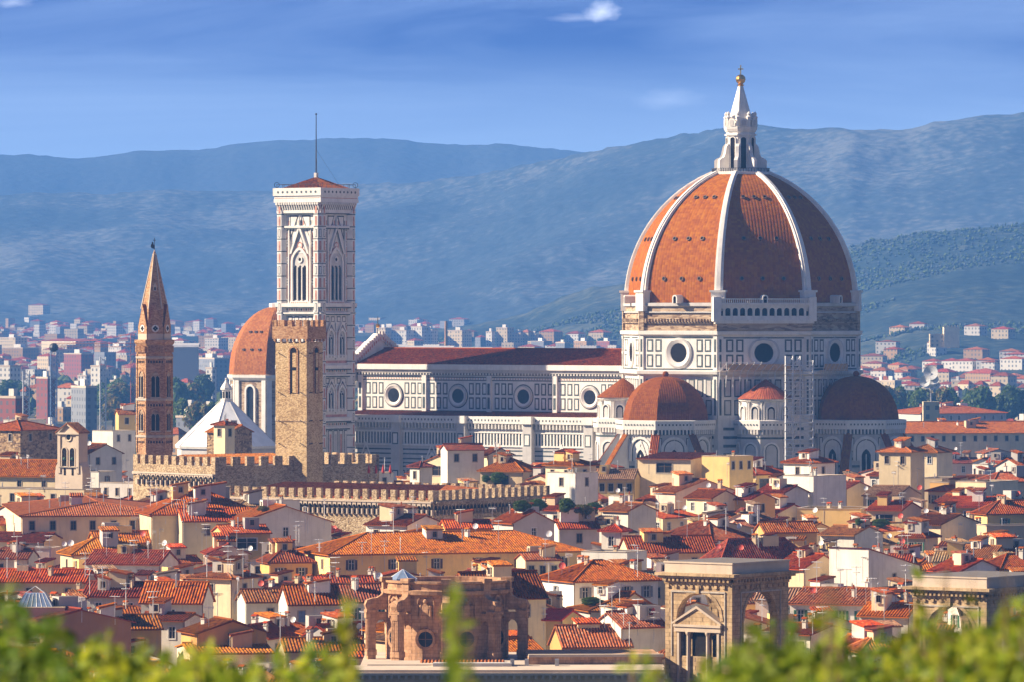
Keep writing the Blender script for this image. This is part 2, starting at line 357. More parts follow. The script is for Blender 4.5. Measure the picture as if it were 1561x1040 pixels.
    def tube(s, a, b, r, m, n=5, r2=None):
        a, b = Vector(a), Vector(b); d = (b - a).normalized(); r2 = r if r2 is None else r2
        x = d.cross(UP if abs(d.z) < 0.9 else Vector((1, 0, 0))).normalized(); y = d.cross(x)
        for k in range(n):
            t0, t1 = 2 * math.pi * k / n, 2 * math.pi * (k + 1) / n
            e0, e1 = x * math.cos(t0) + y * math.sin(t0), x * math.cos(t1) + y * math.sin(t1)
            s.face([a + e0 * r, a + e1 * r, b + e1 * r2, b + e0 * r2], m)
        s.face([b + (x * math.cos(2 * math.pi * k / n) + y * math.sin(2 * math.pi * k / n)) * r2 for k in range(n)], m)
    def ball(s, c, r, m, n=10, sz=1.0):
        s.rev((c[0], c[1]), [(max(0.0, r * math.sin(math.pi * j / 6)), c[2] - sz * r * math.cos(math.pi * j / 6)) for j in range(7)], n, 0, m, cap=False)
    def slope(s, e0, e1, r0, r1, m, corr=True, h=0.11, lip=0.16):
        """one tiled roof slope: eave e0 -> e1 (left to right seen from outside), upper edge r0 -> r1; real half-round tile columns"""
        e0, e1, r0, r1 = map(Vector, (e0, e1, r0, r1))
        u = (e1 - e0); L = u.length; u.normalize()
        a0 = (r0 - e0).dot(u); a1 = (r1 - e0).dot(u); vv = (r0 - e0) - u * a0; V = vv.length; vv.normalize(); nn = u.cross(vv)
        s.face([e0 - UP * lip, e1 - UP * lip, e1, e0], m); s.face([e1 - UP * lip, r1 - UP * lip, r1, e1], m); s.face([r0 - UP * lip, e0 - UP * lip, e0, r0], m)
        s.face([e0 - UP * lip, r0 - UP * lip, r1 - UP * lip, e1 - UP * lip], m)
        if not corr:
            s.face([e0, e1, r1, r0], m, [(0, 0), (L, 0), (a1, V), (a0, V)]); return
        def vt(x):
            if x < a0 and a0 > 1e-6: return V * x / a0
            if x > a1 and L - a1 > 1e-6: return V * (L - x) / (L - a1)
            return V
        nc = max(2, round(L / TP)); pt = L / nc; st = []
        for k in range(nc):
            for fr_, hh in ((0.0, 0.0), (0.22, 0.75), (0.5, 1.0), (0.78, 0.75)): st.append((k * pt + fr_ * pt, hh * h))
        st.append((L, 0.0))
        i0 = len(s.V); mi = s.mi(m)
        for x, hh in st:
            t = vt(x); b = e0 + u * x + nn * hh
            s.V.append(b); s.V.append(b + vv * t)
        for k in range(len(st) - 1):
            s.Fc.append((i0 + 2 * k, i0 + 2 * k + 2, i0 + 2 * k + 3, i0 + 2 * k + 1)); s.M.append(mi)
            x0, x1 = st[k][0] * TP / pt, st[k + 1][0] * TP / pt
            s.UV.append([(x0, 0), (x1, 0), (x1, vt(st[k + 1][0])), (x0, vt(st[k][0]))])
    def build(s, name, parent=None, base=None, smooth=False):
        if base is None:
            q = parent; base = Vector((0, 0, 0))
            while q is not None: base = base + q.location; q = q.parent
        bx, by, bz = base
        me = bpy.data.meshes.new(name)
        me.from_pydata([(v[0] - bx, v[1] - by, v[2] - bz) for v in s.V], [], s.Fc)
        for m in s.mats: me.materials.append(MATS[m])
        me.polygons.foreach_set('material_index', s.M)
        if any(u is not None for u in s.UV):
            ul = me.uv_layers.new(name='UVMap'); flat = []
            for f, u in zip(s.Fc, s.UV):
                for k in range(len(f)): flat.extend(u[k] if u else (0.0, 0.0))
            ul.data.foreach_set('uv', flat)
        if smooth: me.polygons.foreach_set('use_smooth', [True] * len(me.polygons))
        me.update()
        return link(bpy.data.objects.new(name, me), parent)
def link(o, parent=None):
    COL.objects.link(o)
    if parent is not None: o.parent = parent
    return o
def tag(o, label=None, cat=None, group=None, kind=None):
    if label: o['label'] = label
    if cat: o['category'] = cat
    if group: o['group'] = group
    if kind: o['kind'] = kind
    return o
def thing(name, label, cat, loc, group=None):
    o = bpy.data.objects.new(name, None); o.empty_display_size = 0.2; COL.objects.link(o); o.location = loc
    return tag(o, label, cat, group)
def inst(name, mesh, loc, rz, parent):
    o = bpy.data.objects.new(name, mesh); o.location = loc; o.rotation_euler = (0, 0, rz)
    return link(o, parent)
def interp(pts, x):
    if x <= pts[0][0]: return pts[0][1]
    for (x0, y0), (x1, y1) in zip(pts, pts[1:]):
        if x <= x1:
            t = (x - x0) / (x1 - x0); t = t * t * (3 - 2 * t) * 0.5 + t * 0.5
            return y0 + (y1 - y0) * t
    return pts[-1][1]
# ------------------------------------------------------------------ ground and hills
def fbm(x, y, o=4):
    return mnoise.fractal(Vector((x, y, 0.37)), 1.0, 2.0, o)
def grid_mesh(name, rows, mat, kind='structure', smooth=True):
    n = len(rows[0]); me = bpy.data.meshes.new(name)
    me.from_pydata([v for r in rows for v in r], [], [(j * n + i, j * n + i + 1, (j + 1) * n + i + 1, (j + 1) * n + i) for j in range(len(rows) - 1) for i in range(n - 1)])
    me.materials.append(MATS[mat])
    if smooth: me.polygons.foreach_set('use_smooth', [True] * len(me.polygons))
    return tag(link(bpy.data.objects.new(name, me)), kind=kind)
def ground_z(y):
    if y < 35: return 52.5 - 0.09 * max(y, 0)
    if y < 430: return 49.35 * (430 - y) / 395
    if y < 4200: return 0.0
    return min(34.0, (y - 4200) * 0.0085)
m, t, b = new_mat('ground_mat', 0.95, 0.1)
oc = t.n('ShaderNodeTexCoord').outputs['Object']
g1 = t.n('ShaderNodeTexNoise', ins={'Vector': oc, 'Scale': 0.006, 'Detail': 6.0}).outputs[0]
g2 = t.n('ShaderNodeTexNoise', ins={'Vector': oc, 'Scale': 0.15, 'Detail': 5.0}).outputs[0]
c = t.ramp(g1, [(0.42, (0.13, 0.115, 0.10)), (0.58, (0.05, 0.075, 0.03))])
t.link(t.mix('MULTIPLY', 0.6, c, t.ramp(g2, [(0.3, (0.5, 0.5, 0.5)), (0.7, (1.3, 1.25, 1.2))])), b.inputs['Base Color'])
ys = [-120, 0, 35] + list(range(60, 420, 20)) + [430, 470] + list(range(500, 4200, 200)) + list(range(4200, 13400, 400))
grid_mesh('ground', [[(x, y, ground_z(y)) for x in range(-2500, 2501, 250)] for y in ys], 'ground_mat')

def hill_mat(name, dark, mid, light, scale, rocky=0.0):
    m, t, b = new_mat(name, 0.97, 0.05)
    oc = t.n('ShaderNodeTexCoord').outputs['Object']
    a = t.n('ShaderNodeTexNoise', ins={'Vector': oc, 'Scale': scale, 'Detail': 8.0, 'Roughness': 0.62}).outputs[0]
    mp = t.n('ShaderNodeMapping', ins={0: oc, 'Scale': (1, 1, 3.0)}).outputs[0]
    f = t.n('ShaderNodeTexNoise', ins={'Vector': mp, 'Scale': 0.05, 'Detail': 7.0, 'Roughness': 0.8}).outputs[0]
    big = t.n('ShaderNodeTexNoise', ins={'Vector': oc, 'Scale': scale * 0.35, 'Detail': 5.0, 'Distortion': 0.8}).outputs[0]
    fld = t.n('ShaderNodeSeparateColor', ins={0: t.n('ShaderNodeTexVoronoi', ins={'Vector': oc, 'Scale': scale * 2.2}).outputs['Color']}).outputs[0]
    k = t.math('ADD', t.math('MULTIPLY', a, 0.45), t.math('MULTIPLY', f, 0.30))
    k = t.math('ADD', k, t.math('ADD', t.math('MULTIPLY', big, 0.20), t.math('MULTIPLY', fld, 0.05)))
    vc = t.n('ShaderNodeTexVoronoi', ins={'Vector': oc, 'Scale': 0.075}).outputs['Distance']
    k = t.math('SUBTRACT', t.math('ADD', k, 0.058), t.math('MULTIPLY', vc, 0.13))
    t.link(t.ramp(k, [(0.40, dark), (0.50, mid), (0.60, light)]), b.inputs['Base Color'])
    vo = t.n('ShaderNodeTexVoronoi', ins={'Vector': oc, 'Scale': 0.05}).outputs['Distance']
    bp = t.n('ShaderNodeBump', ins={'Strength': 0.35, 'Distance': 7.0, 'Height': t.math('SUBTRACT', f, vo)})
    t.link(bp.outputs[0], b.inputs['Normal'])
hill_mat('hill_far_mat', (0.055, 0.072, 0.088), (0.070, 0.088, 0.102), (0.088, 0.106, 0.116), 0.0012)  # hill colours include blue added in place of denser haze
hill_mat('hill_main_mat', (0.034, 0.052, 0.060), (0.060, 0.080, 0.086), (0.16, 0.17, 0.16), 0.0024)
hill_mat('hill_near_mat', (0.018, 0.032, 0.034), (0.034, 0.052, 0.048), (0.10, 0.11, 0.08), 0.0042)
HILLS = {}
def hill(name, ctrl, Yr, Yf, mat, nx, ny, amp, spur, seed):
    """a hillside rising from its foot at distance Yf(px) to a crest at Yr(px) whose height follows ctrl"""
    rows = []; xs = [-260 + 2080 * i / nx for i in range(nx + 1)]
    def pt(px, tt):
        yr, yf = Yr(px), Yf(px); y = yf + (yr - yf) * tt
        zr = H - (interp(ctrl, px) - HY) * yr / F; zf = ground_z(yf) - 6
        X = (px - CX) * y / F
        if tt <= 1:
            sp = 1 - abs(2 * mnoise.noise(Vector((X * .0016 + y * .0007 + seed, y * .0011 - X * .0005, seed))))
            e = tt ** 1.25 * (0.62 + 0.38 * tt) + 0.40 * (sp - 0.5) * tt * (1 - tt)
            z = zf + (zr - zf) * e + amp * fbm(X * 0.004 + seed, y * 0.004) * min(1, 4 * tt) * (0.45 if tt > 0.97 else 1) + 2.2 * fbm(X * 0.05, y * 0.05 + seed, 2) * min(1, 3 * tt)
        else:
            z = zr - (tt - 1) * (zr - zf) * 1.6
        return (X, y, z)
    for j in range(ny + 1): rows.append([pt(px, j / ny) for px in xs])
    rows.append([pt(px, 1.08) for px in xs]); rows.append([pt(px, 1.35) for px in xs])
    HILLS[name] = pt
    return grid_mesh(name, rows, mat)
far_ctrl = [(-300, 240), (-100, 234), (0, 232), (60, 236), (125, 244), (170, 239), (210, 233), (290, 231), (325, 226), (360, 219), (440, 213), (520, 210), (600, 211), (660, 217), (720, 222), (760, 221), (830, 226), (900, 230), (1000, 236), (1900, 240)]
main_ctrl = [(-300, 296), (-100, 293), (0, 292), (60, 290), (150, 291), (230, 288), (300, 291), (380, 292), (420, 294), (540, 284), (600, 279), (660, 274), (720, 268), (760, 260), (800, 250), (850, 238), (890, 229), (940, 219), (1000, 208), (1050, 198), (1090, 191), (1160, 192), (1200, 195), (1280, 196), (1330, 200), (1380, 199), (1430, 189), (1500, 182), (1561, 177), (1800, 165)]
near_ctrl = [(-300, 520), (480, 512), (560, 506), (640, 500), (700, 495), (760, 488), (800, 478), (830, 464), (870, 448), (910, 436), (960, 430), (1050, 442), (1150, 440), (1230, 405), (1290, 379), (1340, 367), (1420, 354), (1500, 346), (1561, 341), (1800, 320)]
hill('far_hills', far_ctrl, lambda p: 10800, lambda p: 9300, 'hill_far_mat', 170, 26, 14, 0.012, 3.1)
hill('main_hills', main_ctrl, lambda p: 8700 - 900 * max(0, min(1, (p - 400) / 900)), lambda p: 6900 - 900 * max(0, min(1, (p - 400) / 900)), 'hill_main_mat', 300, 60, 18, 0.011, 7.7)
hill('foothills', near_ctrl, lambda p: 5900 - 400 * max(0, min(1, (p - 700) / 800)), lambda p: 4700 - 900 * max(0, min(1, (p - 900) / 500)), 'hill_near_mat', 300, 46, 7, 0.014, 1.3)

def wood(name, hname, n, x0, x1, hgt, mats, dens, seed, lo=0.04, hi=1.0):
    """the woods on a hillside: one mass of many small crowns"""
    r = random.Random(seed); mb = MB(); pt = HILLS[hname]
    for i in range(n):
        px, tt = r.uniform(x0, x1), r.uniform(lo, hi)
        x, y, z = pt(px, tt)
        if fbm(x * 0.0022 + seed, y * 0.0030, 3) < dens(px, tt): continue
        h = hgt * r.uniform(0.6, 1.3); a = h * r.uniform(0.5, 0.9); m = r.choice(mats)
        if r.random() < 0.12: h *= 1.5; a *= 0.4
        ph = r.uniform(0, 6.28); ring = [Vector((x + a * math.cos(ph + k * 1.257) * r.uniform(.7, 1.2), y + a * math.sin(ph + k * 1.257) * r.uniform(.7, 1.2), z + h * r.uniform(.3, .5))) for k in range(5)]
        top = Vector((x, y, z + h)); low = Vector((x, y, z - 1))
        for k in range(5):
            mb.face([ring[k], ring[(k + 1) % 5], top], m); mb.face([ring[(k + 1) % 5], ring[k], low], m)
    o = mb.build(name); tag(o, kind='stuff'); return o
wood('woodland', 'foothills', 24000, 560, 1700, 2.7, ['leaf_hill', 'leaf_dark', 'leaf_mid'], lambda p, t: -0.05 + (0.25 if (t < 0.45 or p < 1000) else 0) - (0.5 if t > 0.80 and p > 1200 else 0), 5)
# ------------------------------------------------------------------ the cathedral
AL = 35.5                                   # axis of the nave against the picture plane
D = Vector((-math.cos(R(AL)), math.sin(R(AL)), 0))          # along the nave, away from the dome
NS = Vector((-math.sin(R(AL)), -math.cos(R(AL)), 0))        # outward normal of its flank
AS = 270 - AL                                # 234.5 degrees
DC = Vector(((1129 - CX) * 1350 / F, 1350, 0))
cathedral = thing('cathedral', 'huge marble cathedral with a ribbed orange tiled dome, white lantern and long nave', 'cathedral', DC)
def dome_r(h): return math.sqrt(max(0, 33.06 ** 2 - h * h)) - 5.4      # pointed profile, h above its foot
Z0, Z1 = 57.6, 88.4
prof = [(dome_r((Z1 - Z0) * k / 22), Z0 + (Z1 - Z0) * k / 22) for k in range(23)]
mb = MB(); mb.rev(DC, prof, 8, AS - 22.5, 'dome_tiles'); mb.build('dome_shell', cathedral)
# ribs: marble bands along the eight corners
mb0 = MB()
for k in range(8):
    th = R(AS - 22.5 + 45 * k); e = Vector((math.cos(th), math.sin(th), 0)); s_ = Vector((-e.y, e.x, 0)); mb = MB(); pr = None
    for j, (r_, z) in enumerate(prof):
        w_ = 1.05 - 0.40 * j / 22; out = 0.65
        nrm = Vector((e.x, e.y, 0)) * (1 - 0.35 * j / 22) + UP * (0.9 * j / 22); nrm.normalize()
        c_ = DC + e * r_ + UP * z
        cur = [c_ - s_ * w_ - nrm * 0.8, c_ - s_ * w_ + nrm * out * 0.55, c_ - s_ * w_ * 0.55 + nrm * out * 0.6, c_ - s_ * w_ * 0.5 + nrm * out, c_ + s_ * w_ * 0.5 + nrm * out, c_ + s_ * w_ * 0.55 + nrm * out * 0.6, c_ + s_ * w_ + nrm * out * 0.55, c_ + s_ * w_ - nrm * 0.8]
        if pr:
            for i in range(7): mb.face([pr[i], pr[i + 1], cur[i + 1], cur[i]], 'marble_rib')
        pr = cur
    # pedestal at the foot of the rib
    f = Fr(DC + e * (dome_r(0) + 0.2), e); mb.fbox(f, -1.6, 1.6, 55.6, 60.0, -2.2, 1.0, 'marble_rib'); mb.fbox(f, -1.9, 1.9, 60.0, 60.5, -2.2, 1.3, 'marble_rib')
    mb.build('rib', cathedral)
# the small round windows in the shell: three rows of three on each visible face
for k in (-1, 0, 1, 2):
    e = nvec(AS + 45 * k)
    for zz_, sp in ((63.2, 5.0), (72.6, 3.9), (82.4, 2.6)):
        h = zz_ - Z0; ap = dome_r(h) * math.cos(R(22.5)); sl = (dome_r(h - .5) - dome_r(h + .5)) * math.cos(R(22.5))
        nn = (e + UP * sl).normalized()
        for i in (-1, 0, 1):
            f = Fr(DC + e * ap + UP * zz_, e); f.n = nn; f.v = nn.cross(f.u)
            mb = MB(); mb.ring(f, i * sp, 0, 0.36, 0.54, 0.32, 0.32, 'frame_brown', 10); mb.ring(f, i * sp, 0, 0.54, 0.56, 0.32, -0.2, 'frame_brown', 10); mb.disc(f, i * sp, 0, 0.38, 0.24, 'void', 10)
            mb.build('dome_window', cathedral)
# lantern
lan = MB(); pa = AS - 22.5
lan.rev(DC, [(6.6, 88.0), (7.3, 88.3), (7.3, 89.1), (6.9, 89.2), (6.9, 89.25)], 8, pa, 'marble_rib')
lan.rev(DC, [(3.55, 89.0), (3.45, 101.2), (3.7, 101.4), (4.0, 102.2), (4.1, 102.9), (3.5, 103.1), (3.3, 104.6), (3.5, 104.9)], 8, pa, 'marble_rib')
lan.rev(DC, [(3.0, 104.9), (2.6, 106.2), (0.55, 115.6)], 8, pa, 'marble_rib')
lan_o = lan.build('lantern', cathedral)
for k in range(8):
    e = nvec(AS + 45 * k); f = Fr(DC + e * 3.55 * math.cos(R(22.5)), e); mb = MB()
    mb.arch(f, 0, 90.2, 1.3, 8.8, 0.05, 'void'); mb.archband(f, 0, 90.2, 1.3, 8.8, 0.24, 0, 0.22, 'marble_rib'); mb.fbox(f, -1.4, 1.4, 100.2, 100.7, 0, 0.3, 'marble_rib')
    mb.build('lantern_window', lan_o)
    ec = nvec(AS - 22.5 + 45 * k); f = Fr(DC, ec); f = Fr(DC, UP.cross(ec)); mb = MB()           # radial buttress with a scrolled top
    pts = [(3.2, 89.0), (6.3, 89.0), (6.3, 92.6), (5.8, 93.2), (5.0, 93.6), (4.6, 94.8), (4.3, 96.8), (3.8, 97.6), (3.2, 97.8)]
    for sgn in (-1, 1):
        q = [DC + ec * a + UP * z + f.n * (0.42 * sgn) for a, z in pts]; mb.face(q if sgn > 0 else q[::-1], 'marble_rib')
    for (a, z), (a2, z2) in zip(pts, pts[1:]): mb.face([DC + ec * a + UP * z - f.n * .42, DC + ec * a2 + UP * z2 - f.n * .42, DC + ec * a2 + UP * z2 + f.n * .42, DC + ec * a + UP * z + f.n * .42], 'marble_rib')
    mb.build('lantern_buttress', lan_o)
    mb = MB(); c_ = DC + ec * 3.5                                  # pinnacle on the crown
    mb.rev(c_, [(0.45, 103.0), (0.45, 105.4), (0.62, 105.5), (0.62, 105.8), (0.3, 106.3), (0.45, 106.8), (0.0, 107.6)], 6, 0, 'marble_rib'); mb.build('pinnacle', lan_o)
    f = Fr(DC + e * 3.55, e); mb = MB(); mb.arch(f, 0, 103.0, 1.9, 1.5, 0.35, 'marble_rib'); mb.arch(f, 0, 103.2, 1.1, 1.2, 0.40, 'marble_grey'); mb.build('crown_niche', lan_o)
mb = MB(); mb.rev(DC, [(0.62, 109.2), (0.95, 109.4), (0.5, 109.7), (0.6, 109.9)], 12, 0, 'gold'); mb.ball(DC + UP * 110.8, 1.2, 'gold', 16); mb.build('golden_ball', cathedral, smooth=True)
mb = MB(); f = Fr(DC, (0, -1, 0)); mb.fbox(f, -.14, .14, 111.9, 114.2, -.14, .14, 'gold'); mb.fbox(f, -.62, .62, 113.1, 113.4, -.14, .14, 'gold'); mb.build('cross', cathedral)
# people-high railing of the viewing terrace
mb = MB()
for k in range(8):
    e = nvec(AS + 45 * k); f = Fr(DC + e * 7.0 * math.cos(R(22.5)), e)
    for i in range(9): mb.fbox(f, -2.7 + i * 0.66, -2.6 + i * .66, 89.1, 90.2, -.1, 0, 'metal_dark')
    mb.fbox(f, -2.75, 2.75, 90.15, 90.28, -.12, .02, 'metal_dark')
mb.build('railing', lan_o)
lan_o.scale = (1, 1, .783); lan_o.location.z = 18.9          # its true height

# drum
RD = 28.6; ap = RD * math.cos(R(22.5)); hw = RD * math.sin(R(22.5))
dr = MB(); ZB = [0, 40.2, 41.4, 49.6, 51.0, 55.9, 57.6]
dr.rev(DC, [(RD - .3, 0), (RD - .3, 40.0), (RD + .9, 40.6), (RD + 1.1, 41.3), (RD, 41.5)], 8, AS - 22.5, 'marble', cap=False)
dr.rev(DC, [(RD, 41.5), (RD, 49.7), (RD + .7, 50.1), (RD + .8, 50.9), (RD - .2, 51.0)], 8, AS - 22.5, 'marble', cap=False)
dr.rev(DC, [(RD - .3, 51.0), (RD - .3, 56.6)], 8, AS - 22.5, 'raw_masonry', cap=False)
dr.rev(DC, [(RD - .3, 56.6), (RD + .25, 56.8), (RD + .25, 57.5), (26.5, 57.6)], 8, AS - 22.5, 'marble_grey', cap=True)
for k in range(-2, 4):
    e = nvec(AS + 45 * k); f = Fr(DC + e * ap, e)
    # rows of panels beside the round window
    for a in (-9.0, -6.6, 5.0, 7.3):
        for b0, b1 in ((42.2, 45.2), (45.8, 49.0)): dr.panel(f, a, a + 1.75, b0, b1, .04, 'green_marble', 'marble', .40)
    dr.fq(f, -9.6, 9.6, 41.55, 41.9, .03, 'green_marble'); dr.fq(f, -9.6, 9.6, 49.2, 49.5, .03, 'green_marble')
    for s_ in (-1, 1):                                                # corner pilasters
        a0, a1 = (-hw, -hw + 1.1) if s_ < 0 else (hw - 1.1, hw)
        dr.fbox(f, a0, a1, 41.5, 49.7, -.2, .35, 'marble')
        for b0, b1 in ((42.2, 45.2), (45.8, 49.0)): dr.fq(f, a0 + .3, a1 - .3, b0, b1, .38, 'green_marble')
        dr.fbox(f, a0, a1, 51.0, 57.2, -.6, .25, 'raw_masonry' if k not in (1,) else 'marble')
        dr.fbox(f, a0, a1, 30, 40.2, -.6, .35, 'marble'); dr.fq(f, a0 + .3, a1 - .3, 31, 39.4, .38, 'green_marble')
    # lower body: two rows of framed panels
    for i in range(8):
        for b0, b1 in ((31.0, 34.6), (35.3, 39.4)): dr.panel(f, -9.4 + i * 2.4, -7.7 + i * 2.4, b0, b1, -.22, 'green_marble', 'marble_grey', .28)
    for z in range(3, 15): dr.fq(f, -9.6, 9.6, 2 * z - .5, 2 * z + .15, -.24, 'green_marble')
    if k != 1:                                                        # stubs for the gallery that was never built
        for i in range(22): dr.fbox(f, -9.3 + i * .86, -8.95 + i * .86, 53.1, 53.8, -.4, .55, 'raw_masonry')
        dr.fbox(f, -9.6, 9.6, 52.75, 53.05, -.4, .22, 'raw_masonry'); dr.fbox(f, -9.6, 9.6, 55.2, 55.5, -.4, .12, 'marble_grey')
    else:
        dr.fbox(f, -11.4, 11.4, 51.0, 53.0, -.6, .8, 'raw_masonry'); dr.fbox(f, -11.8, 11.8, 52.7, 53.2, -.6, 1.3, 'marble')
dr_o = dr.build('drum', cathedral)
for k in range(-1, 3):
    e = nvec(AS + 45 * k); f = Fr(DC + e * ap, e); mb = MB()
    mb.ring(f, 0, 45.6, 2.25, 3.25, .10, .45, 'marble', 32); mb.ring(f, 0, 45.6, 3.25, 3.75, .45, .30, 'marble_grey', 32); mb.ring(f, 0, 45.6, 3.75, 3.8, .30, -.1, 'marble', 32)
    mb.ring(f, 0, 45.6, 2.23, 2.32, .05, .14, 'green_marble', 32); mb.disc(f, 0, 45.6, 2.3, .09, 'void', 32)
    mb.build('round_window', dr_o)
    mb = MB(); mb.arch(f, 0, 57.5, 0.8, 1.2, 1.6, 'void'); mb.archband(f, 0, 57.4, .8, 1.3, .3, -1.5, 1.8, 'marble_rib'); mb.build('dormer_door', dr_o)
# the white gallery on the face towards the camera
e = nvec(AS + 45); f = Fr(DC + e * ap, e); ga = MB()
ga.fbox(f, -11.6, 11.6, 53.2, 53.6, .2, 1.5, 'marble_rib'); ga.fbox(f, -11.6, 11.6, 57.0, 57.5, -.3, 1.6, 'marble_rib'); ga.fbox(f, -11.4, 11.4, 53.6, 57.0, .2, .42, 'void')
for i in range(14):
    a = -11.4 + i * 1.754 - (0.0); ga.fbox(f, a - .24, a + .24, 53.6, 57.0, .42, 1.2, 'marble_rib')
for i in range(13):
    a = -11.4 + (i + .5) * 1.754; pts = MB.archpts(a, 53.6, 1.27, 2.1)[1:]
    for (x0, y0), (x1, y1) in zip(pts, pts[1:]): ga.face([f.p(x1, y1, 1.15), f.p(x0, y0, 1.15), f.p(x0, 57.0, 1.15), f.p(x1, 57.0, 1.15)], 'marble_rib')
    ga.fbox(f, a - .6, a + .6, 53.6, 54.5, 1.0, 1.2, 'marble_rib')
for i in range(48): ga.fbox(f, -11.4 + i * .48, -11.2 + i * .48, 57.5, 58.3, 1.3, 1.45, 'marble_rib')
ga.fbox(f, -11.6, 11.6, 58.3, 58.55, 1.2, 1.6, 'marble_rib')
for s_ in (-1, 1): ga.fbox(f, s_ * 11.4 - .9, s_ * 11.4 + .9, 53.2, 58.9, -.8, 1.65, 'marble_rib')
ga.build('gallery', cathedral)

def cornice(mb, cen, r, n, ph, z, m='marble', a0=0, a1=360, corb=True):
    """projecting parapet on a row of little corbels with a dotted band"""
    mb.rev(cen, [(r + .85, z - .5), (r + .95, z + 1.6), (r + .55, z + 1.7), (r + .5, z + .2)], n, ph, m, a0, a1, cap=False)
    for k in range(n):
        t0, t1 = ph + a0 + (a1 - a0) * k / n, ph + a0 + (a1 - a0) * (k + 1) / n
        p0, p1 = cen + nvec(t0) * r, cen + nvec(t1) * r; L = (p1 - p0).length
        mid = (p0 + p1) / 2; fr_ = Fr(Vector((mid.x, mid.y, 0)), (mid - cen) - UP * (mid - cen).z)
        nn = max(2, int(L / .8))
        for i in range(nn):
            a = -L / 2 + (i + .5) * L / nn
            mb.fbox(fr_, a - .16, a + .16, z - 1.6, z - .45, 0, .75, m)
            mb.fq(fr_, a - .17, a + .17, z + .45, z + .85, 1.0 * math.cos(R((a1 - a0) / n / 2)) , 'green_marble')
        mb.fq(fr_, -L / 2, L / 2, z - 1.7, z - .5, .03, 'green_marble')

def tribune(adeg, dist):
    cen = DC + nvec(adeg) * dist; ph = adeg - 157.5; mb = MB(); rw = 11.0
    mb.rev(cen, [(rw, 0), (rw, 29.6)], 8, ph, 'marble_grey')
    cornice(mb, cen, rw, 8, ph, 28.3)
    for k in range(8):
        e = nvec(ph + 22.5 + 45 * k)
        if e.y > 0.45: continue
        f = Fr(cen + e * rw * math.cos(R(22.5)), e); w2 = rw * math.sin(R(22.5))
        for z in range(1, 12): mb.fq(f, -w2, w2, 1.4 + z * 1.75, 1.95 + z * 1.75, .03, 'green_marble')           # banding
        mb.fq(f, -w2 + .25, w2 - .25, 22.2, 26.2, .04, 'marble_grey')
        for i in (-3.7, 2.9): mb.panel(f, i, i + .9, 22.6, 25.9, .06, 'green_marble', 'marble', .2)
    o = mb.build('tribune', cathedral)
    hd = MB(); pr = [(10.15 * math.cos(R(90 * k / 14)) ** .92, 29.5 + 10.6 * math.sin(R(90 * k / 14))) for k in range(14)] + [(0.25, 40.1)]
    hd.rev(cen, pr, 8, ph, 'tribune_tiles'); hd.ball(cen + UP * 40.6, .75, 'tribune_tiles', 8)
    hd.build('half_dome', o)
    for k in range(8):
        e = nvec(ph + 22.5 + 45 * k)
        if e.y < 0.45:
            f = Fr(cen + e * rw * math.cos(R(22.5)), e); wm = MB()
            wm.arch(f, 0, 20.5, 5.2, 2.6, .10, 'marble'); wm.archband(f, 0, 20.5, 5.2, 2.6, .55, 0, .4, 'marble'); wm.archband(f, 0, 20.5, 4.4, 2.6, .22, 0, .14, 'green_marble')
            wm.archband(f, 0, 14, 2.2, 7.6, .4, 0, .35, 'marble', .5); wm.arch(f, 0, 14, 2.2, 7.6, .16, 'void', .5); wm.fbox(f, -.1, .1, 14, 22, .16, .3, 'marble')
            for s_ in (-1, 1): wm.face([f.p(s_ * 1.6, 22, .3), f.p(0, 25.6, .3), f.p(0, 24.9, .3), f.p(s_ * 1.25, 22, .3)][::s_], 'marble')
            wm.build('arched_window', o)
        ec = nvec(ph + 45 * k)
        if ec.y < 0.6 and (ec - nvec(adeg)).length < 1.6:      # sloping buttress under a strip of tiles
            bm_ = MB(); sd = UP.cross(ec); q = [(rw - .4, 8), (rw + 8.0, 8), (rw + 8.0, 15.6), (rw + .2, 26.6), (rw - .4, 26.6)]
            for sg in (-1, 1):
                pq = [cen + ec * a + UP * z + sd * (.8 * sg) for a, z in q]; bm_.face(pq[::sg], 'marble_grey')
                for z in range(5): bm_.face([cen + ec * a + UP * zz2 + sd * (.83 * sg) for a, zz2 in ((rw, 9 + 2 * z), (rw + 7.6 - .7 * max(0, 2 * z - 5), 9 + 2 * z), (rw + 7.6 - .7 * max(0, 2 * z - 5), 9.5 + 2 * z), (rw, 9.5 + 2 * z))][::sg], 'green_marble')
            bm_.face([cen + ec * (rw + 8) + UP * z + sd * s2 for s2, z in ((-.8, 8), (.8, 8), (.8, 15.6), (-.8, 15.6))], 'marble_grey')
            a, b2 = cen + ec * (rw + 8.3) + UP * 15.4, cen + ec * (rw + .1) + UP * 26.9
            bm_.slope(a - sd * 1.05, a + sd * 1.05, b2 - sd * 1.05, b2 + sd * 1.05, 'tribune_tiles', True)
            bm_.build('buttress', o)
tribune(AS, 32.0); tribune(AS + 90, 32.4)

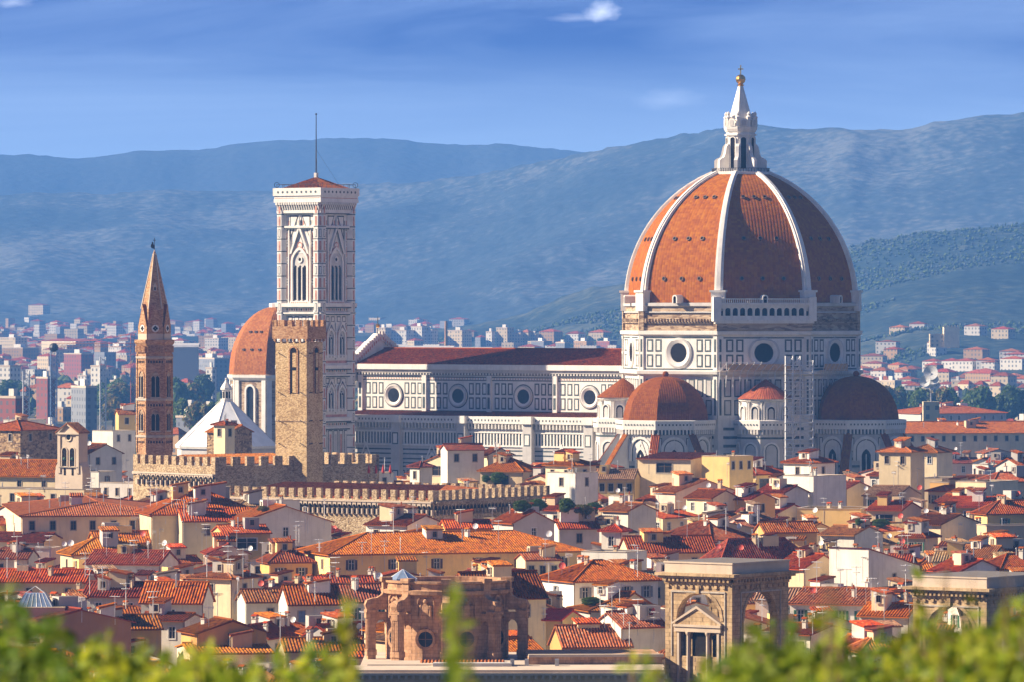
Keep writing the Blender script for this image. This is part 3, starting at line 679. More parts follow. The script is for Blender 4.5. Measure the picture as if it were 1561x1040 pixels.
def exedra(adeg, dist, r):
    cen = DC + nvec(adeg) * dist; mb = MB(); n = 24
    mb.rev(cen, [(r, 24), (r, 34.2), (r + .45, 34.5), (r + .5, 35.0)], n, adeg - 180, 'marble')
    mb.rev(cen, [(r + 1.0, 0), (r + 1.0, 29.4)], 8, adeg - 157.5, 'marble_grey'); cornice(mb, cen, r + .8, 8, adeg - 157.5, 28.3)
    for k in range(8):
        e = nvec(adeg - 135 + 45 * k)
        if e.y < .4:
            f = Fr(cen + e * (r + 1) * math.cos(R(22.5)), e); w2 = (r + 1) * math.sin(R(22.5)); mb.archband(f, 0, 19, 3.0, 4.0, .4, 0, .3, 'marble'); mb.arch(f, 0, 19, 3.0, 4.0, .05, 'green_marble'); mb.arch(f, 0, 19, 2.5, 4.0, .08, 'marble_grey')
            for z in (12.5, 14.2, 15.9, 17.6, 18.6, 25.6): mb.fq(f, -w2, w2, z, z + .45, .03, 'green_marble')
    o = mb.build('exedra', cathedral)
    hd = MB(); hd.rev(cen, [(r + .8, 34.9), (r * .5, 37.6), (0.2, 39.4)], n, adeg - 180, 'tribune_tiles', cap=False); hd.build('conical_roof', o)
    for i in range(-2, 3):
        e = nvec(adeg + i * 36); f = Fr(cen + e * r, e); wm = MB()
        wm.arch(f, 0, 30.2, 1.7, 2.1, .22, 'void'); wm.archband(f, 0, 30.2, 1.7, 2.1, .3, -.2, .42, 'marble'); wm.fbox(f, -1.2, 1.2, 29.7, 30.2, -.2, .5, 'marble')
        wm.arch(f, 0, 30.2, 1.2, 1.9, .24, 'marble_grey'); wm.build('niche', o)
    for i in range(-3, 3):
        e = nvec(adeg + 18 + i * 36)
        for s_ in (-2.6, 2.6):
            e2 = nvec(adeg + 18 + i * 36 + s_); wm = MB(); c_ = cen + e2 * (r + .22); wm.rev(c_, [(.24, 29.8), (.2, 33.9), (.36, 34.2)], 8, 0, 'marble'); wm.build('half_column', o)
exedra(AS + 45, 28.5, 5.9); exedra(AS - 45, 28.5, 5.6)

# nave: clerestory wall, roof, aisle wall
def along(t_, off): return DC + D * t_ + NS * off
NT0, NT1 = 26.5, 106.0
f = Fr(along(NT1, 10.3), NS); L = NT1 - NT0; nv = MB()       # u runs from the facade to the dome
nv.fbox(f, 0, L, 0, 39.6, -2, 0, 'marble'); nv.fbox(f, -.5, L, 39.6, 40.2, -2, .25, 'green_marble'); nv.fbox(f, -.5, L, 40.2, 41.0, -2, .7, 'marble_grey'); nv.fbox(f, -.5, L, 41.0, 42.3, -2, 1.25, 'marble')
for i in range(int(L / .9)): nv.fbox(f, .2 + i * .9, .55 + i * .9, 39.7, 40.2, .2, .62, 'marble')
nv.fq(f, 0, L, 38.3, 38.55, .03, 'green_marble'); nv.fq(f, 0, L, 39.05, 39.3, .03, 'green_marble')
for i in range(int(L / .8)): nv.fq(f, .2 + i * .8, .5 + i * .8, 38.62, 38.98, .03, 'pink_marble')
bay = 19.6; starts = [1.6 + bay * k for k in range(4)]
for bs in starts:
    nv.fbox(f, bs - 1.6, bs - .3, 30, 39.6, 0, .55, 'marble'); nv.fq(f, bs - 1.3, bs - .6, 31.5, 34.3, .58, 'green_marble'); nv.fq(f, bs - 1.3, bs - .6, 34.9, 37.7, .58, 'green_marble')
    for i in range(9):
        a = bs + .5 + i * 1.98
        if 6.2 < a - bs + .75 < 12.0: continue
        for b0, b1 in ((31.4, 34.3), (34.9, 37.8)): nv.panel(f, a, a + 1.45, b0, b1, .03, 'green_marble', 'marble', .34)
    nv.fq(f, bs + 17.75, bs + 17.95, 30, 39.6, .03, 'green_marble')
nv.fq(f, 0, L, 30.6, 31.0, .03, 'green_marble')
nv_o = nv.build('nave_wall', cathedral)
for bs in starts:
    mb = MB(); a = bs + 9.1
    mb.ring(f, a, 34.6, 1.75, 2.35, .12, .40, 'marble', 28); mb.ring(f, a, 34.6, 2.35, 2.7, .40, .30, 'marble_grey', 28); mb.ring(f, a, 34.6, 2.7, 2.72, .30, 0, 'marble', 28); mb.disc(f, a, 34.6, 1.8, .11, 'glass_dark', 28)
    mb.disc(f, a, 34.6, 3.0, .05, 'green_marble', 28); mb.build('round_window', nv_o)
mb = MB(); e0, e1 = along(NT1, 11.4) + UP * 42.4, along(NT0, 11.4) + UP * 42.4; r0, r1 = along(NT1, 0) + UP * 46.0, along(NT0, 0) + UP * 46.0
mb.slope(e0, e1, r0, r1, 'tiles_dark red', True, .10); b0, b1 = along(NT0, -11.4) + UP * 42.4, along(NT1, -11.4) + UP * 42.4
mb.slope(b0, b1, r1, r0, 'tiles_dark red', False)
mb.tube(r0 + UP * .1, r1 + UP * .1, .28, 'tiles_dark red', 6); mb.build('nave_roof', cathedral)
# aisle
fa = Fr(along(NT1, 20.5), NS); L2 = NT1 - 28; ai = MB()
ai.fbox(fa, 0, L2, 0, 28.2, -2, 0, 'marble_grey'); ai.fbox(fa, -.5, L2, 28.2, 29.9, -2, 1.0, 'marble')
for i in range(int(L2 / 1.0)):
    ai.fbox(fa, .2 + i, .5 + i, 26.9, 28.2, 0, .85, 'marble'); ai.fq(fa, .3 + i, .65 + i, 28.8, 29.25, 1.03, 'green_marble')
    ai.fq(fa, .5 + i, 1.2 + i, 26.9, 28.0, .03, 'void')
ai.fbox(fa, 0, L2, 25.9, 26.3, 0, .3, 'marble'); ai.fbox(fa, 0, L2, 22.6, 23.0, 0, .3, 'marble')
for i in range(int(L2 / .93)): ai.fq(fa, .3 + i * .93, .8 + i * .93, 23.1, 25.8, .04, 'green_marble'); ai.fbox(fa, .8 + i * .93, 1.2 + i * .93, 23.0, 25.9, 0, .18, 'marble')
for z in (21.5, 20.4, 19.2, 18.2, 17.3, 12.0): ai.fq(fa, 0, L2, z, z + .35, .03, 'green_marble')
for i in range(int(L2 / 2.2)): ai.panel(fa, .3 + i * 2.2, 1.8 + i * 2.2, 12.6, 16.6, .04, 'green_marble', 'marble', .25)
ai_o = ai.build('aisle_wall', cathedral)
for a in (1.2, 19.8, 39.5, 59.2, 77.0):
    mb = MB(); mb.fbox(fa, a - 1.3, a + 1.3, 0, 28.2, 0, 1.5, 'marble_grey'); mb.fbox(fa, a - 1.6, a + 1.6, 28.2, 30.0, 0, 2.1, 'marble')
    for b0, b1 in ((22.9, 25.8), (12.6, 16.6)): mb.panel(Fr(fa.p(0, 0, 1.5), NS), a - .9, a + .9, b0, b1, .03, 'green_marble', 'marble', .3)
    mb.build('buttress', ai_o)
for a in (10.0, 30.0, 50.0, 68.5):
    mb = MB(); mb.arch(fa, a, 10, 1.7, 9.0, .08, 'void', .6); mb.archband(fa, a, 10, 1.7, 9.0, .45, 0, .4, 'marble', .6)
    for s_ in (-1, 1): mb.face([fa.p(a + s_ * 2.0, 19.2, .35), fa.p(a, 23.6, .35), fa.p(a, 22.6, .35), fa.p(a + s_ * 1.5, 19.2, .35)][::s_], 'marble')
    mb.build('gabled_window', ai_o)
mb = MB(); mb.slope(along(NT1, 20.2) + UP * 29.3, along(28, 20.2) + UP * 29.3, along(NT1, 10.2) + UP * 30.8, along(28, 10.2) + UP * 30.8, 'tiles_red', True); mb.build('aisle_roof', cathedral)
# stepped gable that crowns the facade
mb = MB(); f = Fr(along(NT1 + 1.2, 0), D * -1)
def gab(wd, z0, z1, c0, c1, m):
    pts = [(-wd, z0), (wd, z0), (wd, z0 + 1), (0, z1), (-wd, z0 + 1)]
    mb.face([f.p(a, b, c1) for a, b in pts], m); mb.face([f.p(a, b, c0) for a, b in reversed(pts)], m)
    for (a, b), (a2, b2) in zip(pts, pts[1:] + pts[:1]): mb.face([f.p(a, b, c0), f.p(a2, b2, c0), f.p(a2, b2, c1), f.p(a, b, c1)], m)
gab(12.0, 41.5, 50.0, -2.2, 0, 'marble'); mb.fbox(f, -12.3, -10.6, 38, 45.0, -2.4, .3, 'marble'); mb.fbox(f, 10.6, 12.3, 38, 45.0, -2.4, .3, 'marble')
for s_ in (-1, 1):
    for i in range(13):
        a = s_ * (.6 + i * .85); zt = 50.0 - abs(a) * .62
        mb.fbox(f, a - .36, a + .36, zt - 1.5, zt + .9, .02, .5, 'marble'); mb.fq(f, a - .22, a + .22, zt - 1.3, zt - .5, .53, 'pink_marble')
mb.ball(f.p(0, 51.9, -.8), .55, 'gold', 8); mb.tube(f.p(0, 50, -.8), f.p(0, 54.2, -.8), .1, 'metal_dark', 4); mb.fbox(f, -11, 11, 38, 42, -2.2, -.05, 'marble_grey')
mb.build('facade_gable', cathedral)

# scaffolding against the drum
sc_c = P(1219, 700, 1311); sc = thing('scaffolding', 'tall steel scaffolding tower standing against the cathedral drum', 'scaffolding', (sc_c.x, sc_c.y, 0))
mb = MB(); sx0, sx1 = sc_c.x - 3.3, sc_c.x + 3.1
for x in (sx0, sx0 + 1.7, sx0 + 3.4, sx1):
    for y in (1309.5, 1311.6): mb.tube((x, y, 0), (x, y, 45.0 if x < sx1 else 44), .13, 'scaffold_steel', 4)
for k in range(23):
    z = 1.9 * k + 1
    for y in (1309.5, 1311.6): mb.tube((sx0 - .3, y, z), (sx1 + .3, y, z), .11, 'scaffold_steel', 4)
    if k % 2 == 0: mb.tube((sx0, 1309.5, z), (sx0 + 1.7, 1309.5, z + 1.9), .09, 'scaffold_steel', 4)
    else: mb.tube((sx1, 1309.5, z), (sx0 + 3.4, 1309.5, z + 1.9), .09, 'scaffold_steel', 4)
    mb.tube((sx0 + 1.7, 1311.6, z), (sx0 + 3.4, 1311.6, z + 1.9), .09, 'scaffold_steel', 4)
    for x in (sx0, sx0 + 1.7, sx0 + 3.4, sx1): mb.tube((x, 1309.2, z), (x, 1311.9, z), .09, 'scaffold_steel', 4)
    mb.tube((sx0, 1309.5, z + 1), (sx1, 1309.5, z + 1), .08, 'scaffold_steel', 4)
mb.build('pole_frame', sc)
mb = MB()
for k in range(1, 23, 2): mb.hexa([Vector((x, y, z)) for z in (1.9 * k + .95, 1.9 * k + 1.05) for x, y in ((sx0, 1309.6), (sx1, 1309.6), (sx1, 1311.5), (sx0, 1311.5))], 'wood_plank')
mb.build('deck', sc)
# suspended work platforms along the cornice
e = nvec(AS + 45)
for nm_, (k, a0, a1, lab) in enumerate(((1, -11.0, 8.8, 'long timber work platform hung beneath the middle round window of the drum'), (2, -8.6, 1.5, 'short timber boarded work platform hung beneath the round window beside the scaffolding tower'))):
    e = nvec(AS + 45 * k); f = Fr(DC + e * (ap + 1.2), e); c_ = f.p((a0 + a1) / 2, 38.8, .8)
    pl = thing('work_platform', lab, 'platform', c_, 'work platforms on the cathedral drum'); mb = MB()
    mb.fbox(f, a0, a1, 41.35, 41.5, .1, 1.6, 'wood_plank'); mb.fbox(f, a0 + (2 if k == 1 else 0), a1 - (3 if k == 1 else 0), 41.6, 43.0, 1.45, 1.55, 'wood_plank'); mb.build('boarding', pl)
    mb = MB(); n = int((a1 - a0) / 1.6)
    for i in range(n + 1):
        a = a0 + (a1 - a0) * i / n; mb.tube(f.p(a, 38.6, .2), f.p(a, 43.6, 1.62), .06, 'scaffold_steel', 4); mb.tube(f.p(a, 41.3, 1.6), f.p(a, 37.6, .1), .06, 'scaffold_steel', 4)
        if i < n: mb.tube(f.p(a, 41.3, 1.6), f.p(a + (a1 - a0) / n, 43.3, 1.6), .05, 'scaffold_steel', 4)
    mb.tube(f.p(a0, 43.3, 1.62), f.p(a1, 43.3, 1.62), .06, 'scaffold_steel', 4); mb.build('bracket_frame', pl)
# ------------------------------------------------------------------ the bell tower
CT = Vector(((482 - CX) * .16, 1382, 0)); CA = 37.0
bt = thing('bell_tower', 'tall square marble bell tower with gothic windows and a thin mast on its roof', 'bell tower', CT)
SD = 13.2; hs = SD / 2; CANG = (270 - CA, 360 - CA, 90 - CA, 180 - CA)
body = MB()
body.prism([CT + nvec(CANG[k] + 45) * (hs - .5) * math.sqrt(2) for k in range(4)], 0, 80, 'marble')
for k in range(4):                                                # octagonal corner buttresses
    c_ = CT + nvec(CANG[k] + 45) * (hs - .9) * math.sqrt(2); r_ = 1.55; ph = CANG[k] + 22.5
    body.rev(c_, [(r_, 0), (r_, 80)], 8, ph, 'marble')
    for z in list(range(16, 80, 3)): body.rev(c_, [(r_ + .04, z), (r_ + .04, z + .22)], 8, ph, 'green_marble', cap=False)
    for j in range(8):
        e = nvec(ph + 22.5 + 45 * j)
        if (e.dot(nvec(CANG[k])) < -.1 or e.dot(nvec(CANG[k] + 90)) < -.1): continue
        ff = Fr(c_ + e * r_ * math.cos(R(22.5)), e)
        for z in range(14, 79, 3):
            if z % 9 in (2, 5): body.fq(ff, -.28, .28, z + 2.35, z + 4.6, .04, 'pink_marble')
            else: body.fq(ff, -.28, .28, z + 2.5, z + 4.5, .04, 'green_marble'); body.fq(ff, -.16, .16, z + 2.65, z + 4.35, .06, 'marble')
for z, h_, o_ in ((79.4, .5, .25), (75.8, .5, .15), (56.6, .9, .5), (54.9, .35, .3), (41.3, .9, .5), (39.6, .35, .3), (28.6, .9, .5), (26.8, .4, .3), (18.6, .5, .4)):
    q = [CT + nvec(CANG[k] + 45) * (hs + o_) * math.sqrt(2) for k in range(4)]; body.prism(q, z, z + h_, 'marble', bottom=True)
    q = [CT + nvec(CANG[k] + 45) * (hs + o_ - .1) * math.sqrt(2) for k in range(4)]; body.prism(q, z - .3, z, 'green_marble')
body_o = None
def lancets(f, n, ac, b0, wd, hgt, mbx, lace=True):
    """a window of n pointed lights under one arch"""
    mbx.archband(f, ac, b0, wd, hgt, .55, 0, .40, 'marble', .35); mbx.archband(f, ac, b0, wd + 1.1, hgt, .18, 0, .30, 'pink_marble', .3)
    mbx.arch(f, ac, b0, wd, hgt, .05, 'marble_grey', .35)
    lw = wd / n
    for i in range(n):
        a = ac - wd / 2 + (i + .5) * lw
        mbx.arch(f, a, b0 + .3, lw * .70, hgt * .80, .09, 'void', .5, 6)
        if i: mbx.fbox(f, a - lw / 2 - .13, a - lw / 2 + .13, b0 + .2, b0 + hgt * .86, .05, .38, 'marble')
    if lace: mbx.ring(f, ac, b0 + hgt + wd * .12, wd * .10, wd * .19, .2, .3, 'marble', 10); mbx.disc(f, ac, b0 + hgt + wd * .12, wd * .10, .19, 'void', 10)
wins = []
for k in range(2):
    e = nvec(CANG[k]); f = Fr(CT + e * (hs - .5), e)
    # top stage
    for s_ in (-1, 1):
        for z0, z1 in ((57.9, 62.4), (62.9, 67.6), (68.2, 71.8), (72.4, 75.3)):
            body.panel(f, s_ * 4.0 - .55, s_ * 4.0 + .55, z0, z1, .03, 'green_marble', 'marble', .16); body.fq(f, s_ * 4.0 - .24, s_ * 4.0 + .24, z0 + .6, z1 - .6, .09, 'pink_marble')
        body.face([f.p(*q) for q in ([(-3.2, 78.8, .04), (-3.2, 72.6, .04), (-.5, 78.8, .04)] if s_ < 0 else [(3.2, 72.6, .04), (3.2, 78.8, .04), (.5, 78.8, .04)])], 'green_marble')
        body.face([f.p(*q) for q in ([(-2.9, 78.5, .08), (-2.9, 73.8, .08), (-.95, 78.5, .08)] if s_ < 0 else [(2.9, 73.8, .08), (2.9, 78.5, .08), (.95, 78.5, .08)])], 'marble')
        body.fbox(f, s_ * 3.35 - .16, s_ * 3.35 + .16, 57.5, 74.5, 0, .5, 'marble'); body.tube(f.p(s_ * 3.35, 74.5, .25), f.p(s_ * 3.35, 76.4, .25), .22, 'marble', 4, .02)
    for i in range(12): body.fq(f, -4.6 + i * .77, -4.2 + i * .77, 76.5, 77.6, .03, 'pink_marble' if i % 2 else 'green_marble')
    wm = MB(); lancets(f, 3, 0, 58.0, 4.3, 9.6, wm)
    for a0, b0, a1, b1 in ((-3.0, 69.5, 0, 76.6), (3.0, 69.5, 0, 76.6)):
        d_ = 1 if a0 < 0 else -1
        wm.face([f.p(a0, b0, .55), f.p(a0 + d_ * .55, b0, .55), f.p(0, b1 - 1.1, .55), f.p(0, b1 + .2, .55)][::d_], 'marble'); wm.face([f.p(a0, b0, .0), f.p(a0, b0, .55), f.p(0, b1 + .2, .55), f.p(0, b1 + .2, .0)][::d_], 'marble')
        wm.face([f.p(a0 + d_ * .6, b0, .5), f.p(a0 + d_ * .8, b0, .5), f.p(0, b1 - 1.7, .5), f.p(0, b1 - 1.2, .5)][::d_], 'green_marble')
    wm.face([f.p(-2.6, 69.6, .12), f.p(2.6, 69.6, .12), f.p(0, 75.6, .12)], 'marble'); wm.ring(f, 0, 71.6, .5, .85, .2, .3, 'pink_marble', 12); wm.disc(f, 0, 71.6, .5, .2, 'marble', 12)
    wm.tube(f.p(0, 76.4, .3), f.p(0, 78.9, .3), .3, 'marble', 5, .08); wm.fbox(f, -2.9, 2.9, 57.0, 58.0, 0, .45, 'marble')
    for i in range(9): wm.fq(f, -2.6 + i * .6, -2.2 + i * .6, 57.2, 57.8, .48, 'pink_marble')
    wins.append((wm, 'gothic_window'))
    # the two middle stages: a pair of two-light windows each
    for zb, zt in ((43.0, 54.6), (29.9, 39.4)):
        for s_ in (-1, 1):
            ac = s_ * 2.15; wm = MB(); hh = (zt - zb) * .42
            lancets(f, 2, ac, zb + 1.6, 2.0, hh, wm, True)
            for d_ in (1, -1):
                wm.face([f.p(ac - d_ * 1.75, zb + 1.6 + hh + 1.0, .5), f.p(ac - d_ * 1.35, zb + 1.6 + hh + 1.0, .5), f.p(ac, zb + hh + 4.6, .5), f.p(ac, zb + hh + 5.3, .5)][::d_], 'marble')
                wm.face([f.p(ac - d_ * 1.3, zb + 1.6 + hh + 1.1, .45), f.p(ac - d_ * 1.1, zb + 1.6 + hh + 1.1, .45), f.p(ac, zb + hh + 4.1, .45), f.p(ac, zb + hh + 4.5, .45)][::d_], 'green_marble')
            wm.fbox(f, ac - 1.8, ac + 1.8, zb + .9, zb + 1.6, 0, .4, 'marble')
            for b_ in (-.6, .6): wm.ring(f, ac + b_, zb + 1.25, .12, .24, .42, .42, 'green_marble', 8)
            wins.append((wm, 'paired_window'))
            body.panel(f, s_ * 4.2 - .5, s_ * 4.2 + .5, zb + 1, zt - 2, .03, 'green_marble', 'marble', .15); body.fq(f, s_ * 4.2 - .2, s_ * 4.2 + .2, zb + 1.6, zt - 2.6, .09, 'pink_marble')
            body.panel(f, ac - 1.7, ac - .3, zt - 1.7, zt - .3, .03, 'green_marble', 'marble', .2); body.panel(f, ac + .3, ac + 1.7, zt - 1.7, zt - .3, .03, 'green_marble', 'marble', .2)
        body.fbox(f, -.22, .22, zb + .6, zt - 2, 0, .35, 'marble'); body.fq(f, -5, 5, zb - .3, zb + .3, .03, 'pink_marble')
        for i in range(16): body.fbox(f, -5 + i * .64, -4.75 + i * .64, zt + .1, zt + .6, 0, .5, 'marble')
    for i in range(5): body.panel(f, -5 + i * 2.05, -3.3 + i * 2.05, 19.6, 26.4, .03, 'green_marble', 'marble', .25); body.fq(f, -4.5 + i * 2.05, -3.8 + i * 2.05, 20.6, 25.4, .09, 'pink_marble' if i % 2 else 'marble_grey')
    for z in (27.6, 40.6, 55.7):
        for i in range(14): body.fq(f, -5.0 + i * .74, -4.6 + i * .74, z, z + .5, .03, 'green_marble' if i % 2 else 'pink_marble')
body_o = body.build('tower_shaft', bt)
for wm, nm_ in wins: wm.build(nm_, bt)
top = MB()
sq = lambda r_: [CT + nvec(CANG[k] + 45) * r_ * math.sqrt(2) for k in range(4)]
top.prism(sq(hs + .75), 82.0, 82.8, 'marble', bottom=True); top.prism(sq(hs + .65), 82.8, 83.6, 'marble'); top.prism(sq(hs + .9), 83.6, 85.5, 'marble'); top.prism(sq(hs + .2), 79.8, 82.0, 'marble')
for k in range(4):
    e = nvec(CANG[k]); f = Fr(CT + e * (hs + .2), e)
    for i in range(18):
        a = -hs - .1 + (i + .5) * (2 * hs + .2) / 18
        top.face([f.p(a - .2, 80.1, .05), f.p(a + .2, 80.1, .05), f.p(a + .2, 82.0, .75), f.p(a - .2, 82.0, .75)], 'marble'); top.fbox(f, a - .2, a + .2, 81.4, 82.0, 0, .7, 'marble')
    top.fq(f, -hs, hs, 80.2, 81.4, .02, 'green_marble')
    f = Fr(CT + e * (hs + .9), e)
    for i in range(9):
        a = -hs + (i + .5) * 2 * hs / 9; top.disc(f, a, 84.5, .33, .03, 'green_marble', 6)
    f2 = Fr(CT + e * (hs + .65), e); top.fq(f2, -hs - .4, hs + .4, 82.95, 83.1, .02, 'pink_marble')
top.build('cornice', bt)
mb = MB()
rf = [Vector((*(CT + nvec(CANG[k] + 45) * (hs - .6) * 1.414).xy, 85.4)) for k in range(4)]; ap_ = Vector((CT.x, CT.y, 88.3))
for k in range(4): mb.slope(rf[k - 1], rf[k], ap_ - UP * .01, ap_, 'tiles_dark red', True)
mb.prism([ap_ + nvec(CANG[k] + 45) * .55 for k in range(4)], 87.8, 89.3, 'marble_grey'); ro = mb.build('roof', bt)
mb = MB(); mb.tube((CT.x, CT.y, 88.8), (CT.x, CT.y, 103.4), .20, 'metal_dark', 6, .11); mb.ball((CT.x, CT.y, 103.6), .25, 'metal_dark', 6)
for k in (0, 1): mb.tube((CT.x, CT.y, 95), CT + nvec(CANG[k] + 45) * 6 + UP * 85.8, .025, 'metal_dark', 3)
mb.build('mast', bt)
mb = MB()
for k in range(4):
    a, b2 = sq(hs + .2)[k], sq(hs + .2)[(k + 1) % 4]
    for i in range(7):
        p0 = a.lerp(b2, i / 6); mb.tube(p0 + UP * 85.4, p0 + UP * 86.5, .06, 'metal_dark', 4)
    mb.tube(a + UP * 86.4, b2 + UP * 86.4, .05, 'metal_dark', 4)
    mb.ring(Fr(a + UP * 86.3, (0, -1, 0)), .0, 0, .55, .68, 0, 0, 'metal_dark', 12)
mb.build('railing', bt)

# ------------------------------------------------------------------ hexagonal brick tower with a spire
def s_at(Y): return Y / F
BY = 1130; BC = Vector(((235.5 - CX) * s_at(BY), BY, 0)); zy = lambda py, Y=BY: H - (py - HY) * Y / F
hx = thing('spired_tower', 'slim hexagonal brick tower with a gabled spire and a weather vane', 'tower', BC)
HR = 3.55; ph = 270 - 30 + 7
mb = MB(); mb.rev(BC, [(HR, 0), (HR, zy(528)), (HR + .45, zy(523)), (HR + .45, zy(517))], 6, ph, 'tower_brick'); 
for py in (668, 612, 548): mb.rev(BC, [(HR + .1, zy(py)), (HR + .22, zy(py) + .15), (HR + .22, zy(py) + .5), (HR, zy(py) + .55)], 6, ph, 'frame_stone', cap=False)
sh = MB()
for k in range(6):
    e = nvec(ph + 30 + 60 * k); f = Fr(BC + e * HR * math.cos(R(30)), e); w2 = HR * .5
    for py in (672, 616, 550):
        for i in range(6): mb.arch(f, -w2 + .35 + i * (2 * w2 - .7) / 5, zy(py) - .55, .34, .35, .05, 'void', 0, 4)
    for i in range(7): mb.fbox(f, -w2 + .2 + i * (2 * w2 - .6) / 6, -w2 + .42 + i * (2 * w2 - .6) / 6, zy(538), zy(528), 0, .42, 'tower_brick')
    mb.fbox(f, -w2, -w2 + .3, zy(690), zy(540), 0, .16, 'tower_brick'); mb.fbox(f, w2 - .3, w2, zy(690), zy(540), 0, .16, 'tower_brick')
mb.build('tower_shaft', hx)
for k in range(6):
    e = nvec(ph + 30 + 60 * k)
    if e.y > .3: continue
    f = Fr(BC + e * HR * math.cos(R(30)), e)
    for p0, p1 in ((657, 633), (606, 575)):
        wm = MB(); hh = zy(p1) - zy(p0); wm.archband(f, 0, zy(p0), 1.7, hh, .3, -.1, .14, 'tower_brick', .3); wm.arch(f, 0, zy(p0), 1.7, hh, .03, 'raw_masonry', .3)
        for s_ in (-.42, .42): wm.arch(f, s_, zy(p0), .68, hh * .92, .07, 'void', .4, 6)
        wm.fbox(f, -.07, .07, zy(p0), zy(p0) + hh, .05, .2, 'frame_stone'); wm.fbox(f, -1, 1, zy(p0) - .25, zy(p0), 0, .2, 'frame_stone'); wm.build('arched_window', hx)
sp = MB(); zb = zy(517); sp.rev(BC, [(HR - .45, zb), (HR - .45, zy(508)), (HR - .45, zy(507)), (HR - .95, zy(470)), (.26, zy(386)), (.22, zy(383))], 6, ph, 'tower_brick')
sp.rev(BC, [(HR - .43, zb), (HR - .43, zy(509))], 6, ph, 'beige_stone', cap=False)
for k in range(6):
    ec = nvec(ph + 60 * k); sp.tube(BC + ec * (HR - .9) + UP * zy(470), BC + ec * .26 + UP * zy(386), .16, 'beige_stone', 4, .10)
sp.tube(BC + UP * zy(398), BC + UP * zy(380), .42, 'beige_stone', 6, .12); spo = sp.build('spire', hx)
for k in range(6):
    e = nvec(ph + 30 + 60 * k); f = Fr(BC + e * (HR - .45) * math.cos(R(30)), e); w2 = (HR - .45) * .5; gm = MB()
    pts = [(-w2, zb), (w2, zb), (w2, zy(497)), (0, zy(463)), (-w2, zy(497))]
    gm.face([f.p(a, b_, .18) for a, b_ in pts], 'tower_brick'); 
    for (a, b_), (a2, b2) in zip(pts[2:4] , pts[3:5]): gm.face([f.p(a, b_, .2), f.p(a2, b2, .2), f.p(a2 * .2, b2, -1.6), f.p(a * .6, b_, -1.6)], 'tiles_dark red')
    gm.fq(f, -w2, w2, zb, zy(508), .21, 'beige_stone')
    gm.disc(f, 0, zy(500), .75, .22, 'frame_white', 14)
    for dx, dy in ((0, .28), (0, -.28), (.28, 0), (-.28, 0)): gm.disc(f, dx, zy(500) + dy, .24, .25, 'void', 8)
    if e.y < .3: gm.build('gable', spo)
    if e.y < .3 and k % 2 == 0 or (e - Vector((0, -1, 0))).length < .4:
        dm = MB(); f = Fr(BC + e * 1.55, e); z = zy(443); dm.fbox(f, -.3, .3, z, z + .9, -.6, .18, 'beige_stone'); dm.fq(f, -.16, .16, z + .15, z + .75, .2, 'void'); dm.face([f.p(-.4, z + .9, .2), f.p(.4, z + .9, .2), f.p(0, z + 1.6, .2)], 'beige_stone'); dm.build('dormer_window', spo)
mb = MB(); z = zy(383); mb.tube((BC.x, BC.y, z), (BC.x, BC.y, zy(362)), .06, 'metal_dark', 5); f = Fr(BC, (0, -1, 0))
mb.fbox(f, -.3, .3, zy(366), zy(365.2), -.05, .05, 'metal_dark')
prv = [(-.05, 0), (-.25, .1), (-.55, .15), (-.75, .45), (-.7, .9), (-.5, 1.05), (-.55, 1.3), (-.35, 1.45), (-.2, 1.25), (-.22, 1.0), (-.02, .7)]
mb.face([f.p(a, zy(379) + b_, -.08) for a, b_ in prv][::-1], 'metal_dark'); mb.face([f.p(a, zy(379) + b_, .08) for a, b_ in prv], 'metal_dark'); mb.build('weather_vane', hx)

# ------------------------------------------------------------------ square battlemented stone tower
def rect_from(xl, xc, xr, yc, Y, alpha):
    """corner nearest the camera and the two ground directions of a building seen corner-on"""
    C_ = P(xc, yc, Y); dl = Vector((-math.cos(R(alpha)), math.sin(R(alpha)), 0)); dr_ = Vector((math.sin(R(alpha)), math.cos(R(alpha)), 0))
    def ln(px, d):
        k = (px - CX) / F
        return max(.5, (k * C_.y - C_.x) / (d.x - k * d.y))
    return C_, dl, dr_, ln(xl, dl), ln(xr, dr_)
def merlons(mb, a, b, z0, z1, wm, gap, n_, th, m):
    L_ = (b - a).length; d = (b - a).normalized(); k = max(2, round((L_ + gap) / (wm + gap))); st = (L_ - wm) / (k - 1)
    for i in range(k):
        p0 = a + d * (st * i); p1 = p0 + d * wm; q0, q1 = p0 - n_ * th, p1 - n_ * th
        zj = z1 + rng.uniform(-.08, .08)
        mb.hexa([Vector((*p.xy, z)) for z in (z0, zj) for p in (p0, p1, q1, q0)], m)
VY = 1090
C_, dl, dr_, Ll, Lr = rect_from(420, 467.5, 492, 700, VY, 30); zv = lambda py: H - (py - HY) * VY / F
vt = thing('battlemented_tower', 'square tan stone tower with brick battlements in front of the bell tower', 'tower', (C_.x, C_.y, 0))
C0 = Vector((C_.x, C_.y, 0)); mb = MB()
def quadpts(o): return [C0 - (dl + dr_) * o, C0 + dr_ * (Lr + o) - dl * o, C0 + dr_ * (Lr + o) + dl * (Ll + o), C0 + dl * (Ll + o) - dr_ * o]
mb.prism(quadpts(0), 0, zv(522), 'tower_stone'); 
nl, nr = Vector((-dr_.x, -dr_.y, 0)), Vector((-dl.x, -dl.y, 0))
fl_ = Fr(C0 + dl * Ll, nl); frr = Fr(C0, nr)
for ff, LL in ((fl_, Ll), (frr, Lr)):
    for zz_ in (540, 600, 643, 678):
        for a in (.9, LL - 1.2): mb.tube(ff.p(a, zv(zz_), 0), ff.p(a + .2, zv(zz_) + .15, .7), .09, 'metal_dark', 4)
mb.fbox(fl_, 0, Ll, zv(644), zv(643), 0, .06, 'raw_masonry'); mb.build('tower_shaft', vt)
